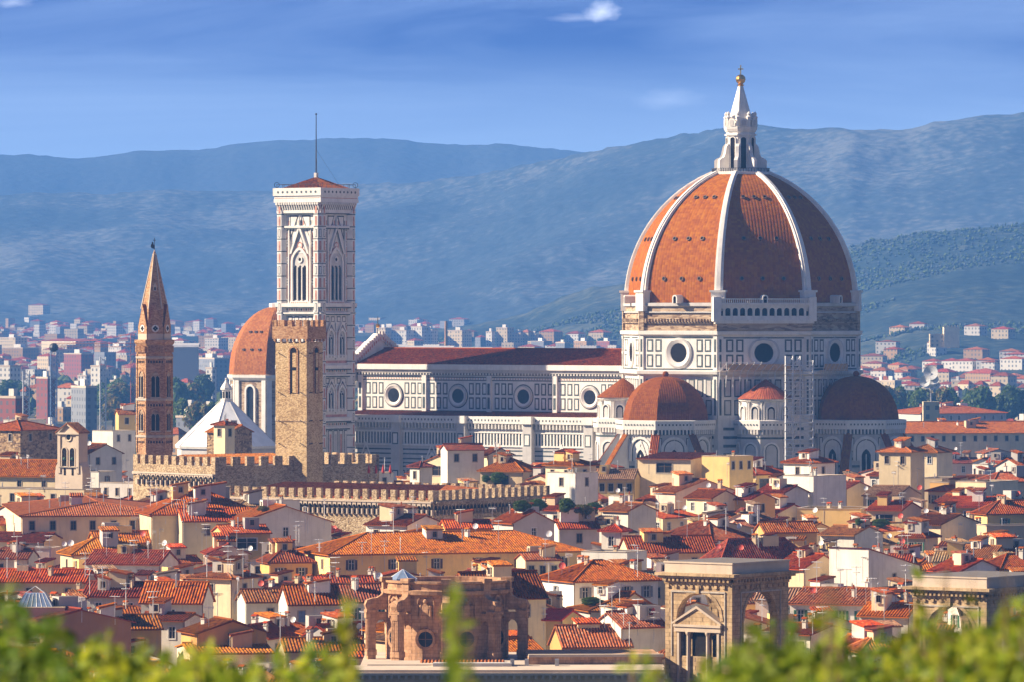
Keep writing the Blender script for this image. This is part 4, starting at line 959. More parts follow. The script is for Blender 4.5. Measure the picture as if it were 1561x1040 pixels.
hd = MB(); q = quadpts(.45); hd.prism(q, zv(516), zv(497), 'tower_brick', bottom=True)
for i in range(4): merlons(hd, q[i], q[(i + 1) % 4], zv(497), zv(487.5), .95, .85, -1 * Vector((0, 0, 0)) + (UP.cross((q[(i + 1) % 4] - q[i]).normalized()) * -1), .45, 'tower_brick')
for ff, LL in ((fl_, Ll), (frr, Lr)):
    n = 5; st = LL / n
    for i in range(n + 1): a = i * st; hd.fbox(ff, a - .2, a + .2, zv(519.5), zv(513), 0, .42, 'tower_brick'); hd.fbox(ff, a - .15, a + .15, zv(522), zv(519.5), 0, .22, 'tower_brick')
    for i in range(n):
        a = (i + .5) * st; pts = MB.archpts(a, zv(518), st - .3, .35, 0, 8)[1:]
        for (x0, y0), (x1, y1) in zip(pts, pts[1:]): hd.face([ff.p(x1, y1, .44), ff.p(x0, y0, .44), ff.p(x0, zv(511), .44), ff.p(x1, zv(511), .44)], 'tower_brick')
hd.build('battlement', vt)
for ff, LL in ((fl_, Ll), (frr, Lr)):
    wm = MB(); a = LL * .58; hh = zv(534) - zv(601)
    wm.arch(ff, a, zv(601), 1.6, hh - .3, .02, 'tower_stone'); wm.arch(ff, a, zv(601), 1.5, hh - .35, .035, 'void'); wm.archband(ff, a, zv(601), 1.5, hh - .35, .3, -.1, .14, 'tower_brick')
    wm.fbox(ff, a - .2, a + .65, zv(561) , zv(535) - .5, .0, .1, 'tower_stone'); wm.fbox(ff, a - .2, a + .65, zv(600), zv(566), 0, .1, 'tower_stone'); wm.build('belfry_opening', vt)

# ------------------------------------------------------------------ battlemented palace below it
def batt(mbx, a, b, n_, z0, zt, m, arcs=False, mw=1.45, gp=1.15):
    mbx.hexa([Vector((*p.xy, z)) for z in (z0, zt) for p in (a, b, b - n_ * .9, a - n_ * .9)], m); merlons(mbx, a, b, zt, zt + 1.75, mw, gp, n_, .7, m)
def arcade(mbx, ff, a0, a1, z, m, st=1.05):
    """little arches on corbels along a wall head"""
    n = int((a1 - a0) / st); st = (a1 - a0) / n
    mbx.fbox(ff, a0, a1, z + 1.7, z + 2.0, 0, .65, m)
    for i in range(n + 1): a = a0 + i * st; mbx.fbox(ff, a - .14, a + .14, z - .5, z + .5, 0, .5, m)
    for i in range(n):
        a = a0 + (i + .5) * st; mbx.arch(ff, a, z - .4, st - .28, 1.3, .03, 'void'); pts = MB.archpts(a, z + .3, st - .28, .55, 0, 6)[1:]
        for (x0, y0), (x1, y1) in zip(pts, pts[1:]): mbx.face([ff.p(x1, y1, .52), ff.p(x0, y0, .52), ff.p(x0, z + 1.8, .52), ff.p(x1, z + 1.8, .52)], m)
C_, dl, dr_, Ll, Lr = rect_from(203, 328, 578, 712, 1080, 52); C0 = Vector((C_.x, C_.y, 0)); nl, nr = Vector((-dr_.x, -dr_.y, 0)), Vector((-dl.x, -dl.y, 0))
pal = thing('battlemented_palace', 'rough stone palace with battlements and arcaded corbels at the foot of the square tower', 'palace', (C_.x, C_.y, 0))
zp = lambda py, Y=1080: H - (py - HY) * Y / F
mb = MB(); mb.prism([C0, C0 + dr_ * Lr, C0 + dr_ * Lr + dl * Ll, C0 + dl * Ll], 0, zp(725), 'palace_stone', top='tiles_red')
zw = zp(712); batt(mb, C0 + dl * Ll, C0, nl, zp(725), zw, 'palace_stone'); batt(mb, C0 + dr_ * .8, C0 + dr_ * Lr, nr, zp(725), zw, 'palace_stone', mw=1.8, gp=1.5); batt(mb, C0 + dr_ * Lr, C0 + dr_ * Lr + dl * Ll, dr_, zp(725), zw, 'palace_stone')
ff = Fr(C0 + dl * Ll, nl); mb.fbox(ff, 0, Ll, zp(728), zp(724), 0, .3, 'beige_stone'); arcade(mb, ff, 2, Ll, zp(740), 'beige_stone', 1.55); mb.build('upper_wall', pal)
mb = MB(); c0, c1 = C0 + dr_ * 1.2 + dl * 1.2, C0 + dr_ * (Lr - 10) + dl * (Ll - 2)
a, b2, c3, d4 = [Vector((*p.xy, zw + .2)) for p in (C0 + dr_ * 3 + dl * 6, C0 + dr_ * (Lr - 14) + dl * 6, C0 + dr_ * (Lr - 14) + dl * (Ll - 2), C0 + dr_ * 3 + dl * (Ll - 2))]
up_ = (d4 - a) * .5 + UP * 1.6
mb.slope(a, b2, a + up_, b2 + up_, 'tiles_orange', True); mb.slope(c3, d4, b2 + up_, a + up_, 'tiles_orange', False); mb.build('roof', pal)
C_, dl, dr_, Ll, Lr = rect_from(330, 660, 838, 758, 1010, 35); C0 = Vector((C_.x, C_.y, 0)); nl, nr = Vector((-dr_.x, -dr_.y, 0)), Vector((-dl.x, -dl.y, 0)); zp = lambda py, Y=1010: H - (py - HY) * Y / F
mb = MB(); mb.prism([C0, C0 + dr_ * Lr, C0 + dr_ * Lr + dl * Ll, C0 + dl * Ll], 0, zp(774), 'palace_stone', top='tiles_red'); zw = zp(764)
batt(mb, C0 + dl * Ll, C0, nl, zp(774), zw, 'palace_stone', mw=1.1, gp=1.0); batt(mb, C0 + dr_ * .7, C0 + dr_ * Lr, nr, zp(774), zw, 'palace_stone', mw=1.1, gp=1.0)
batt(mb, C0 + dr_ * Lr, C0 + dr_ * Lr + dl * Ll, dr_, zp(774), zw, 'palace_stone', mw=1.1, gp=1.0)
arcade(mb, Fr(C0 + dl * Ll, nl), .3, Ll, zp(783), 'beige_stone', 1.1); arcade(mb, Fr(C0, nr), .3, Lr, zp(783), 'palace_stone', 1.1); mb.build('lower_wall', pal)
mb = MB(); i_ = 3.0; a, b2, c3, d4 = [Vector((*p.xy, zw + .3)) for p in (C0 + dr_ * i_ + dl * (Ll - 1), C0 + dr_ * i_ + dl * i_, C0 + dr_ * (Lr - 1) + dl * i_, C0 + dr_ * (Lr - 1) + dl * (Ll - 1))]
up_ = (d4 - a) * .5 + UP * 1.7; ux = (b2 - a).normalized() * min(8, Ll * .3)
mb.slope(a, b2, a + up_, b2 + up_ - ux, 'tiles_red', True); mb.slope(b2, c3, b2 + up_ - ux, b2 + up_ - ux * .999, 'tiles_red', True); mb.build('lower_roof', pal)
for k, a in enumerate((6, 15, 24)):
    wm = MB(); ff = Fr(C0 + dl * Ll, nl); wm.arch(ff, a, zp(812), 1.4, 1.2, .03, 'void'); wm.archband(ff, a, zp(812), 1.4, 1.2, .3, -.1, .15, 'beige_stone'); wm.build('window', pal)

# ------------------------------------------------------------------ chapel dome and white baptistery beyond
LY = 1700; LC = Vector(((427 - CX) * s_at(LY), LY, 0)); zl = lambda py: H - (py - HY) * LY / F
ch = thing('domed_chapel', 'brick chapel under a great orange dome, half hidden behind the square stone tower', 'chapel', LC)
RL = 15.9
mb = MB(); ZB_, ZT_ = zl(571), zl(466); pr = [(RL * math.cos(math.pi / 2 * k / 16) ** .9, ZB_ + (ZT_ - ZB_) * math.sin(math.pi / 2 * k / 16)) for k in range(16)]; pr = [p for p in pr if p[0] > 2.8] + [(2.8, ZT_ - .3)]
mb.rev(LC, pr, 8, 234.5 - 22.5, 'tribune_tiles'); mb.rev(LC, [(3.3, ZT_ - .6), (3.3, ZT_ + .8), (1.5, ZT_ + 1.0)], 8, 0, 'marble'); sho = mb.build('dome_shell', ch)
for zz_, spn in ((.35, 3), (.62, 2)):
    for k in (0,):
        e = nvec(234.5 + 45 * k); h_ = ZB_ + (ZT_ - ZB_) * zz_; rr = RL * math.sqrt(1 - zz_ ** 2) ** .9 * math.cos(R(22.5))
        for i in (-1, 0, 1):
            f = Fr(LC + e * (rr + .1) + UP * h_, e); wm = MB(); wm.fbox(f, i * spn - .4, i * spn + .4, -.1, .5, -.6, .2, 'frame_brown'); wm.disc(f, i * spn, .2, .2, .23, 'void', 8); wm.build('dome_window', sho)
mb = MB(); mb.rev(LC, [(RL - .6, 0), (RL - .6, zl(579)), (RL + .3, zl(577)), (RL + .5, zl(572)), (RL, zl(571))], 8, 234.5 - 22.5, 'raw_masonry')
mb.rev(LC, [(RL - .3, zl(581)), (RL + .1, zl(579)), (RL + .55, zl(576)), (RL + .6, zl(572))], 8, 234.5 - 22.5, 'marble', cap=False)
for k in range(-2, 3):
    e = nvec(234.5 + 45 * k); f = Fr(LC + e * (RL - .6) * math.cos(R(22.5)), e); w2 = (RL - .6) * math.sin(R(22.5))
    for s_ in (-1, 1): mb.fbox(f, s_ * (w2 - .8) - .75, s_ * (w2 - .8) + .75, 0, zl(580), -.3, .5, 'marble')
dro = mb.build('drum', ch)
for k in range(-1, 3):
    e = nvec(234.5 + 45 * k); f = Fr(LC + e * (RL - .6) * math.cos(R(22.5)), e); wm = MB(); wm.archband(f, 0, 20, 2.8, zl(596) - 20, .6, -.1, .6, 'marble'); wm.arch(f, 0, 20, 2.8, zl(596) - 20, .08, 'glass_dark'); wm.build('arched_window', dro)
BYY = 1440; BB = Vector(((345 - CX) * s_at(BYY), BYY, 0)); zb_ = lambda py: H - (py - HY) * BYY / F
ba = thing('baptistery', 'octagonal baptistery under a smooth white pyramid roof with a small lantern', 'baptistery', BB)
mb = MB(); mb.rev(BB, [(13.0, 0), (13.0, zb_(681))], 8, 234.5 - 22.5, 'marble_grey'); mb.rev(BB, [(13.4, zb_(684)), (13.6, zb_(680))], 8, 234.5 - 22.5, 'marble'); mb.build('wall', ba)
mb = MB(); mb.rev(BB, [(13.5, zb_(680)), (1.45, zb_(612)), (1.45, zb_(610))], 8, 234.5 - 22.5, 'lead_white')
for k in range(8): ec = nvec(234.5 - 22.5 + 45 * k); mb.tube(BB + ec * 13.5 + UP * zb_(680), BB + ec * 1.4 + UP * zb_(612), .14, 'marble_grey', 4)
bro = mb.build('roof', ba)
mb = MB(); mb.rev(BB, [(1.5, zb_(612)), (1.5, zb_(609)), (1.1, zb_(609)), (1.1, zb_(596)), (1.55, zb_(595)), (1.5, zb_(592)), (.5, zb_(583)), (.25, zb_(580))], 8, 212, 'marble'); mb.ball(BB + UP * zb_(579), .35, 'marble_grey', 8)
for k in range(8):
    e = nvec(234.5 + 45 * k); f = Fr(BB + e * 1.1 * math.cos(R(22.5)), e); mb.fq(f, -.28, .28, zb_(608), zb_(598), .03, 'void')
mb.build('lantern', bro)
# ------------------------------------------------------------------ houses
WM = {}
def window_mesh(wd, h, style):
    """shared meshes of a window set in a 0.18 m reveal: (frame and pane, shutter leaf)"""
    k = (round(wd, 1), round(h, 1), style)
    if k in WM: return WM[k]
    f = Fr((0, 0, 0), (0, -1, 0)); w2 = wd / 2; mb = MB(); fm = {'w': 'frame_white', 's': 'frame_stone'}.get(style, 'frame_stone')
    t = .14
    for a0, a1, b0, b1 in ((-w2 - t, w2 + t, h, h + t), (-w2 - t, w2 + t, -t - .06, 0), (-w2 - t, -w2, 0, h), (w2, w2 + t, 0, h)): mb.fbox(f, a0, a1, b0, b1, -.02, .07, fm)
    if style == 'c':   # closed louvres fill the opening
        mb.fbox(f, -w2, -.02, 0, h, -.1, .02, 'shutter_brown'); mb.fbox(f, .02, w2, 0, h, -.1, .02, 'shutter_brown')
    elif style == 'l': mb.fbox(f, -w2, -.02, 0, h, -.1, .02, 'shutter_blue'); mb.fbox(f, .02, w2, 0, h, -.1, .02, 'shutter_blue')
    else:
        mb.fq(f, -w2, w2, 0, h, -.14, 'glass_dark')
        fr_ = 'frame_brown' if style == 'd' else 'frame_white'
        for a0, a1, b0, b1 in ((-w2, -w2 + .07, 0, h), (w2 - .07, w2, 0, h), (-.05, .05, 0, h), (-w2, w2, h * .62, h * .62 + .06)): mb.fbox(f, a0, a1, b0, b1, -.14, -.09, fr_)
    wo = mb.build('window'); me = wo.data; bpy.data.objects.remove(wo); sh = None
    if style in 'bgu' or style == 'y':
        s = MB(); sm = {'b': 'shutter_brown', 'g': 'shutter_green', 'u': 'shutter_blue', 'y': 'shutter_grey'}[style]
        s.fbox(f, 0, w2, -.02, h + .02, .0, .06, sm)
        for i in range(int(h / .14)): s.fbox(f, .07, w2 - .07, .06 + i * .14, .13 + i * .14, .06, .085, sm)
        sh = s
        so = s.build('shutter'); sh = so.data; bpy.data.objects.remove(so)
    WM[k] = (me, sh)
    return WM[k]
def add_windows(root, base, ff, LL, zt, spec, zlow):
    """spec like '6x1b': columns, rows, style; h optional"""
    if not spec or LL < 1.6: return []
    holes = []
    cols, rest = spec.split('x'); cols = int(cols); rows = int(rest[0]); style = rest[1]; big = rest[2:] == 'L'
    cols = max(1, min(cols, int(LL / 1.5)))
    wd, h = (min(LL * .8 / cols, 3.4), 1.9) if big else ((.95, 1.55) if cols > 1 or LL > 2.6 else (.8, 1.3))
    me, sh = window_mesh(wd, h, style)
    rz = math.atan2(ff.u.y, ff.u.x)
    for r_ in range(rows):
        for c in range(cols):
            a = LL * (c + .5) / cols + (0 if big or cols < 3 else rng.uniform(-.15, .15)); b = zt - 1.0 - h - r_ * 3.1
            if rng.random() < .06 and cols > 2: continue
            p = ff.p(a, b - ff.o.z, 0) - base
            o = inst('window', me, p, rz, root)
            holes.append((a - wd / 2, a + wd / 2, b, b + h))
            if sh is not None:
                for s_ in (-1, 1):
                    q = inst('shutter', sh, ff.u * 0 + Vector((s_ * wd / 2 if s_ > 0 else -wd, 0, 0)), 0, o)
    return holes
def wall_face(mb, ff, LL, zt, holes, m):
    """one wall with real openings"""
    us = sorted({0, LL} | {x for h in holes for x in h[:2]}); vs = sorted({0, zt} | {x for h in holes for x in h[2:]})
    us = [u for u in us if 0 <= u <= LL]
    for i in range(len(us) - 1):
        for j in range(len(vs) - 1):
            ca, cb = (us[i] + us[i + 1]) / 2, (vs[j] + vs[j + 1]) / 2
            if any(h[0] < ca < h[1] and h[2] < cb < h[3] for h in holes): continue
            mb.fq(ff, us[i], us[i + 1], vs[j], vs[j + 1], 0, m)
    for a0, a1, b0, b1 in holes:
        d = -.16
        mb.face([ff.p(a0, b0, 0), ff.p(a0, b1, 0), ff.p(a0, b1, d), ff.p(a0, b0, d)][::-1], m); mb.face([ff.p(a1, b0, 0), ff.p(a1, b1, 0), ff.p(a1, b1, d), ff.p(a1, b0, d)], m)
        mb.face([ff.p(a0, b1, 0), ff.p(a1, b1, 0), ff.p(a1, b1, d), ff.p(a0, b1, d)][::-1], m); mb.face([ff.p(a0, b0, 0), ff.p(a1, b0, 0), ff.p(a1, b0, d), ff.p(a0, b0, d)], m)
HOUSES = []; FOOT = []
def chimney_mb(p, h, kind):
    mb = MB(); f = Fr(p, (-.55, -.83, 0)); a = (.36 if kind else .26) * rng.uniform(.6, 1.1)
    if kind == 3: mb.tube(f.p(0, -1, 0), f.p(0, h + .3, 0), .11, 'metal_grey', 6); mb.rev(f.p(0, 0, 0), [(.18, p.z + h + .35), (.02, p.z + h + .55)], 6, 0, 'metal_grey'); return mb
    wl = 'stucco_white' if kind != 2 else 'stucco_tan'
    mb.fbox(f, -a, a, -1.2, h, -2 * a, 0, wl); mb.fbox(f, -a - .08, a + .08, h, h + .1, -2 * a - .08, .08, 'frame_stone')
    if kind == 0: mb.tube(f.p(0, h + .1, -a), f.p(0, h + .75, -a), .13, 'tiles_red', 6)
    else:
        for s_ in (-1, 1): mb.fbox(f, s_ * (a - .06) - .06, s_ * (a - .06) + .06, h + .1, h + .42, -2 * a, 0, wl)
        mb.face([f.p(-a - .1, h + .42, .1), f.p(a + .1, h + .42, .1), f.p(a + .1, h + .68, -a), f.p(-a - .1, h + .68, -a)], 'tiles_red'); mb.face([f.p(a + .1, h + .42, -2 * a - .1), f.p(-a - .1, h + .42, -2 * a - .1), f.p(-a - .1, h + .68, -a), f.p(a + .1, h + .68, -a)], 'tiles_red')
        for s_ in (-1, 1): mb.face([f.p(s_ * (a + .1), h + .42, .1), f.p(s_ * (a + .1), h + .42, -2 * a - .1), f.p(s_ * (a + .1), h + .68, -a)], 'tiles_red')
    return mb
def house(C_, dl, dr_, Ll, Lr, ze, rise, roof, wall, rc, wl='', wr='', feat='', corr=True, nchim=None, pxy=None):
    C0 = Vector((C_.x, C_.y, 0)); cen = C0 + dl * Ll / 2 + dr_ * Lr / 2
    root = thing('house', 'x', 'house', (cen.x, cen.y, 0), 'houses of the old town'); base = Vector(root.location)
    nl, nr = Vector((-dr_.x, -dr_.y, 0)), Vector((-dl.x, -dl.y, 0)); wm = 'stucco_' + WALL[wall][0]
    fl, fr_ = Fr(C0 + dl * Ll, nl), Fr(C0, nr); fbk, fbl = Fr(C0 + dr_ * Lr, dr_), Fr(C0 + dl * Ll + dr_ * Lr, dl)
    mb = MB()
    zl_, zr_ = ze, ze
    hl = add_windows(root, base, fl, Ll, ze, wl, 0); hr = add_windows(root, base, fr_, Lr, ze, wr, 0)
    wall_face(mb, fl, Ll, ze, hl, wm); wall_face(mb, fr_, Lr, ze, hr, wm)
    for ff, LL in ((fbk, Ll), (fbl, Lr)): mb.fq(ff, 0, LL, 0, ze, 0, wm)
    rm = 'tiles_' + ROOF[rc][0]; rb = MB(); o = .55; q = lambda a, b, z: C0 + dl * a + dr_ * b + UP * z
    if roof == 'flat':
        mb.face([q(0, 0, ze - .6), q(0, Lr, ze - .6), q(Ll, Lr, ze - .6), q(Ll, 0, ze - .6)], 'paving')
        for ff, LL in ((fl, Ll), (fr_, Lr), (fbk, Ll), (fbl, Lr)): mb.fq(Fr(ff.o - ff.n * .25, -ff.n), -LL, 0, ze - .6, ze, 0, wm); mb.fbox(ff, -.1, LL + .1, ze, ze + .1, -.35, .1, 'beige_stone')
        rb = None
    elif roof == 'hip':
        A, B = Ll + 2 * o, Lr + 2 * o; zb = ze - .1
        e = [q(-o, -o, zb), q(-o, Lr + o, zb), q(Ll + o, Lr + o, zb), q(Ll + o, -o, zb)]
        if Ll >= Lr: r0, r1 = q(Lr / 2, Lr / 2, ze + rise), q(Ll - Lr / 2, Lr / 2, ze + rise); tops = ((r0, r0), (r0, r1), (r1, r1), (r1, r0))
        else: r0, r1 = q(Ll / 2, Ll / 2, ze + rise), q(Ll / 2, Lr - Ll / 2, ze + rise); tops = ((r0, r1), (r1, r1), (r1, r0), (r0, r0))
        for i, (t0, t1) in enumerate(tops):
            # faces in order: right face, back, far-left, left face
            if (t0 - t1).length < 1e-4: t1 = t0 + (e[(i + 1) % 4] - e[i]).normalized() * .002
            rb.slope(e[i], e[(i + 1) % 4], t0, t1, rm, corr and i in (0, 3))
        for i in range(4): rb.tube(e[i] + UP * .06, (r0 if (e[i] - r0).length < (e[i] - r1).length else r1) + UP * .08, .14, rm, 5)
        if (r0 - r1).length > .5: rb.tube(r0 + UP * .08, r1 + UP * .08, .16, rm, 5)
    elif roof in ('gl', 'gr'):
        zb = ze - .12
        if roof == 'gl':      # ridge parallel to the left face
            r0, r1 = q(-o * .5, Lr / 2, ze + rise), q(Ll + o * .5, Lr / 2, ze + rise)
            rb.slope(q(Ll + o * .5, -o, zb), q(-o * .5, -o, zb), r1, r0, rm, corr); rb.slope(q(-o * .5, Lr + o, zb), q(Ll + o * .5, Lr + o, zb), r0, r1, rm, False)
            mb.face([fr_.p(0, ze), fr_.p(Lr, ze), fr_.p(Lr / 2, ze + rise - .1)], wm); mb.face([fbl.p(0, ze), fbl.p(Lr, ze), fbl.p(Lr / 2, ze + rise - .1)], wm)
        else:
            r0, r1 = q(Ll / 2, -o * .5, ze + rise), q(Ll / 2, Lr + o * .5, ze + rise)
            rb.slope(q(-o, -o * .5, zb), q(-o, Lr + o * .5, zb), r0, r1, rm, corr); rb.slope(q(Ll + o, Lr + o * .5, zb), q(Ll + o, -o * .5, zb), r1, r0, rm, False)
            mb.face([fl.p(0, ze), fl.p(Ll, ze), fl.p(Ll / 2, ze + rise - .1)], wm); mb.face([fbk.p(0, ze), fbk.p(Ll, ze), fbk.p(Ll / 2, ze + rise - .1)], wm)
        rb.tube(r0 + UP * .1, r1 + UP * .1, .15, rm, 5)
    elif roof == 'sh':        # high front, roof falling away along the right face
        mb.fq(fl, 0, Ll, ze, ze + rise, 0, wm); mb.face([fr_.p(0, ze), fr_.p(Lr, ze), fr_.p(0, ze + rise)], wm); mb.face([fbl.p(0, ze), fbl.p(Lr, ze), fbl.p(Lr, ze + rise)], wm)
        rb.slope(q(-o * .3, Lr + o, ze), q(Ll + o * .3, Lr + o, ze), q(-o * .3, -.2, ze + rise + .1), q(Ll + o * .3, -.2, ze + rise + .1), rm, False)
    elif roof == 'sl':        # low front, roof rising along the right face
        mb.fq(fbk, 0, Ll, ze, ze + rise, 0, wm); mb.face([fr_.p(0, ze), fr_.p(Lr, ze), fr_.p(Lr, ze + rise)], wm); mb.face([fbl.p(0, ze), fbl.p(Lr, ze), fbl.p(0, ze + rise)], wm)
        rb.slope(q(Ll + o * .3, -o, ze - .1), q(-o * .3, -o, ze - .1), q(Ll + o * .3, Lr, ze + rise + .05), q(-o * .3, Lr, ze + rise + .05), rm, corr)
    if roof in ('hip', 'gl', 'gr') and corr:   # gutter and downpipe
        mb.tube(C0 + nr * .12 + nl * .12 + UP * (ze - 7), C0 + nr * .12 + nl * .12 + UP * (ze - .2), .07, 'frame_brown', 5)
    mb.build('wall', root)
    ro = rb.build('roof', root) if rb is not None else None
    nc = rng.choice((0, 1, 1, 2, 2, 3) if Ll * Lr > 60 else (0, 1, 1, 2)) if nchim is None else nchim
    if Ll * Lr > 250: nc += 4
    for i in range(nc):
        a, b = Ll * rng.uniform(.2, .8), Lr * rng.uniform(.2, .6)
        if roof in ('hip', 'gl', 'gr'):
            tpar = min(b / Lr, 1 - b / Lr) * 2 if roof == 'gl' else (min(a / Ll, 1 - a / Ll) * 2 if roof == 'gr' else min(1, min(a, Ll - a, b, Lr - b) / (min(Ll, Lr) / 2)))
            zc = ze + rise * tpar
        elif roof == 'flat': zc = ze - .5
        else: zc = ze + rise * .5
        chimney_mb(q(a, b, zc), rng.uniform(.7, 1.5), rng.choice((0, 1, 2, 3, 3))).build('chimney', ro or root)
    # small rooms and roof windows added on top over the years
    if roof in ('hip', 'gl', 'gr') and min(Ll, Lr) > 4.2:
        for i in range(rng.choice((0, 1, 1, 2)) + (2 if Ll * Lr > 250 else 0)):
            a, b = Ll * rng.uniform(.25, .75), Lr * rng.uniform(.3, .75); s0 = rng.uniform(1.0, 1.7); zc = ze + rise * rng.uniform(.35, .6)
            am_ = MB(); hh = rng.uniform(1.0, 1.9) + rise * .25; C2 = q(a - s0 * .8, b - s0, 0); wmm = 'stucco_' + WALL[rng.choice('WWCYTG')][0]; kind = rng.random()
            cs = [C2, C2 + dr_ * 2 * s0, C2 + dr_ * 2 * s0 + dl * 1.6 * s0, C2 + dl * 1.6 * s0]
            am_.prism(cs, zc - 1.5, zc + hh, wmm, top='paving')
            if kind < .75:
                dn, dx_ = (dr_, dl) if kind < .4 else (dl, dr_); L0, L1 = (2 * s0, 1.6 * s0) if kind < .4 else (1.6 * s0, 2 * s0); o2 = .22
                B0 = C2 - dn * o2 - dx_ * o2 + UP * (zc + hh); W_ = L1 + 2 * o2; N_ = L0 + 2 * o2
                p0, p1, p2, p3 = B0, B0 + dx_ * W_, B0 + dx_ * W_ + dn * N_ + UP * .55, B0 + dn * N_ + UP * .55
                am_.slope(p1, p0, p2, p3, rm, corr) if kind < .4 else am_.slope(p0, p1, p3, p2, rm, corr)
                for w0, w1 in ((C2, C2 + dx_ * L1), ): pass
                am_.face([C2 + dn * L0 + UP * (zc + hh), C2 + dn * L0 + UP * (zc + hh + .5), C2 + UP * (zc + hh)], wmm); am_.face([C2 + dx_ * L1 + UP * (zc + hh), C2 + dx_ * L1 + dn * L0 + UP * (zc + hh + .5), C2 + dx_ * L1 + dn * L0 + UP * (zc + hh)][::-1], wmm)
            ao = am_.build('attic_room', root)
            me, sh_ = window_mesh(.7, .9, 'd'); ff = fl if rng.random() < .5 else fr_
            pw = (C2 + dl * .8 * s0 if ff is fl else C2 + dr_ * s0) + UP * (zc + max(.25, hh - 1.25)) + ff.n * .15 - base
            inst('window', me, pw, math.atan2(ff.u.y, ff.u.x), ao)
    HOUSES.append(dict(o=root, wall=WALL[wall][0], roof=('flat roof terrace' if roof == 'flat' else '%s tile roof' % ROOF[rc][0]), rk=roof, px=PX(q(0, 0, ze)), size=(Ll, Lr), feat=feat, wins=len(hl) + len(hr), sty=(wl + ' ' + wr), ze=ze, cen=cen, fill=pxy))
    FOOT.append((cen.x, cen.y, .5 * max(Ll, Lr) + 1, C0, dl, dr_, Ll, Lr))
    return root
def hs(xl, xc, xr, ye, yr, z, al, roof, wall, rc, wl='', wr='', feat='', **kw):
    Y = (H - z) * F / (ye - HY)
    C_, dl, dr_, Ll, Lr = rect_from(xl, xc, xr, ye, Y, al)
    Ll, Lr = max(2.5, min(Ll, 60)), max(2.5, min(Lr, 70))
    if kw.pop('deep', 0):
        mn = 7.0 if xr - xl > 44 else 3.2
        Ll = max(Ll, mn); Lr = max(Lr, mn)
    half = .5 * (Lr * dr_.y if roof == 'gl' else Ll * dl.y if roof == 'gr' else min(Ll, Lr) * .8)
    rise = max(.7, (ye - yr) * Y / F - max(0, half) * (H - z) / Y)
    return house(C_, dl, dr_, Ll, Lr, z, rise, roof, wall, rc, wl, wr, feat, **kw)
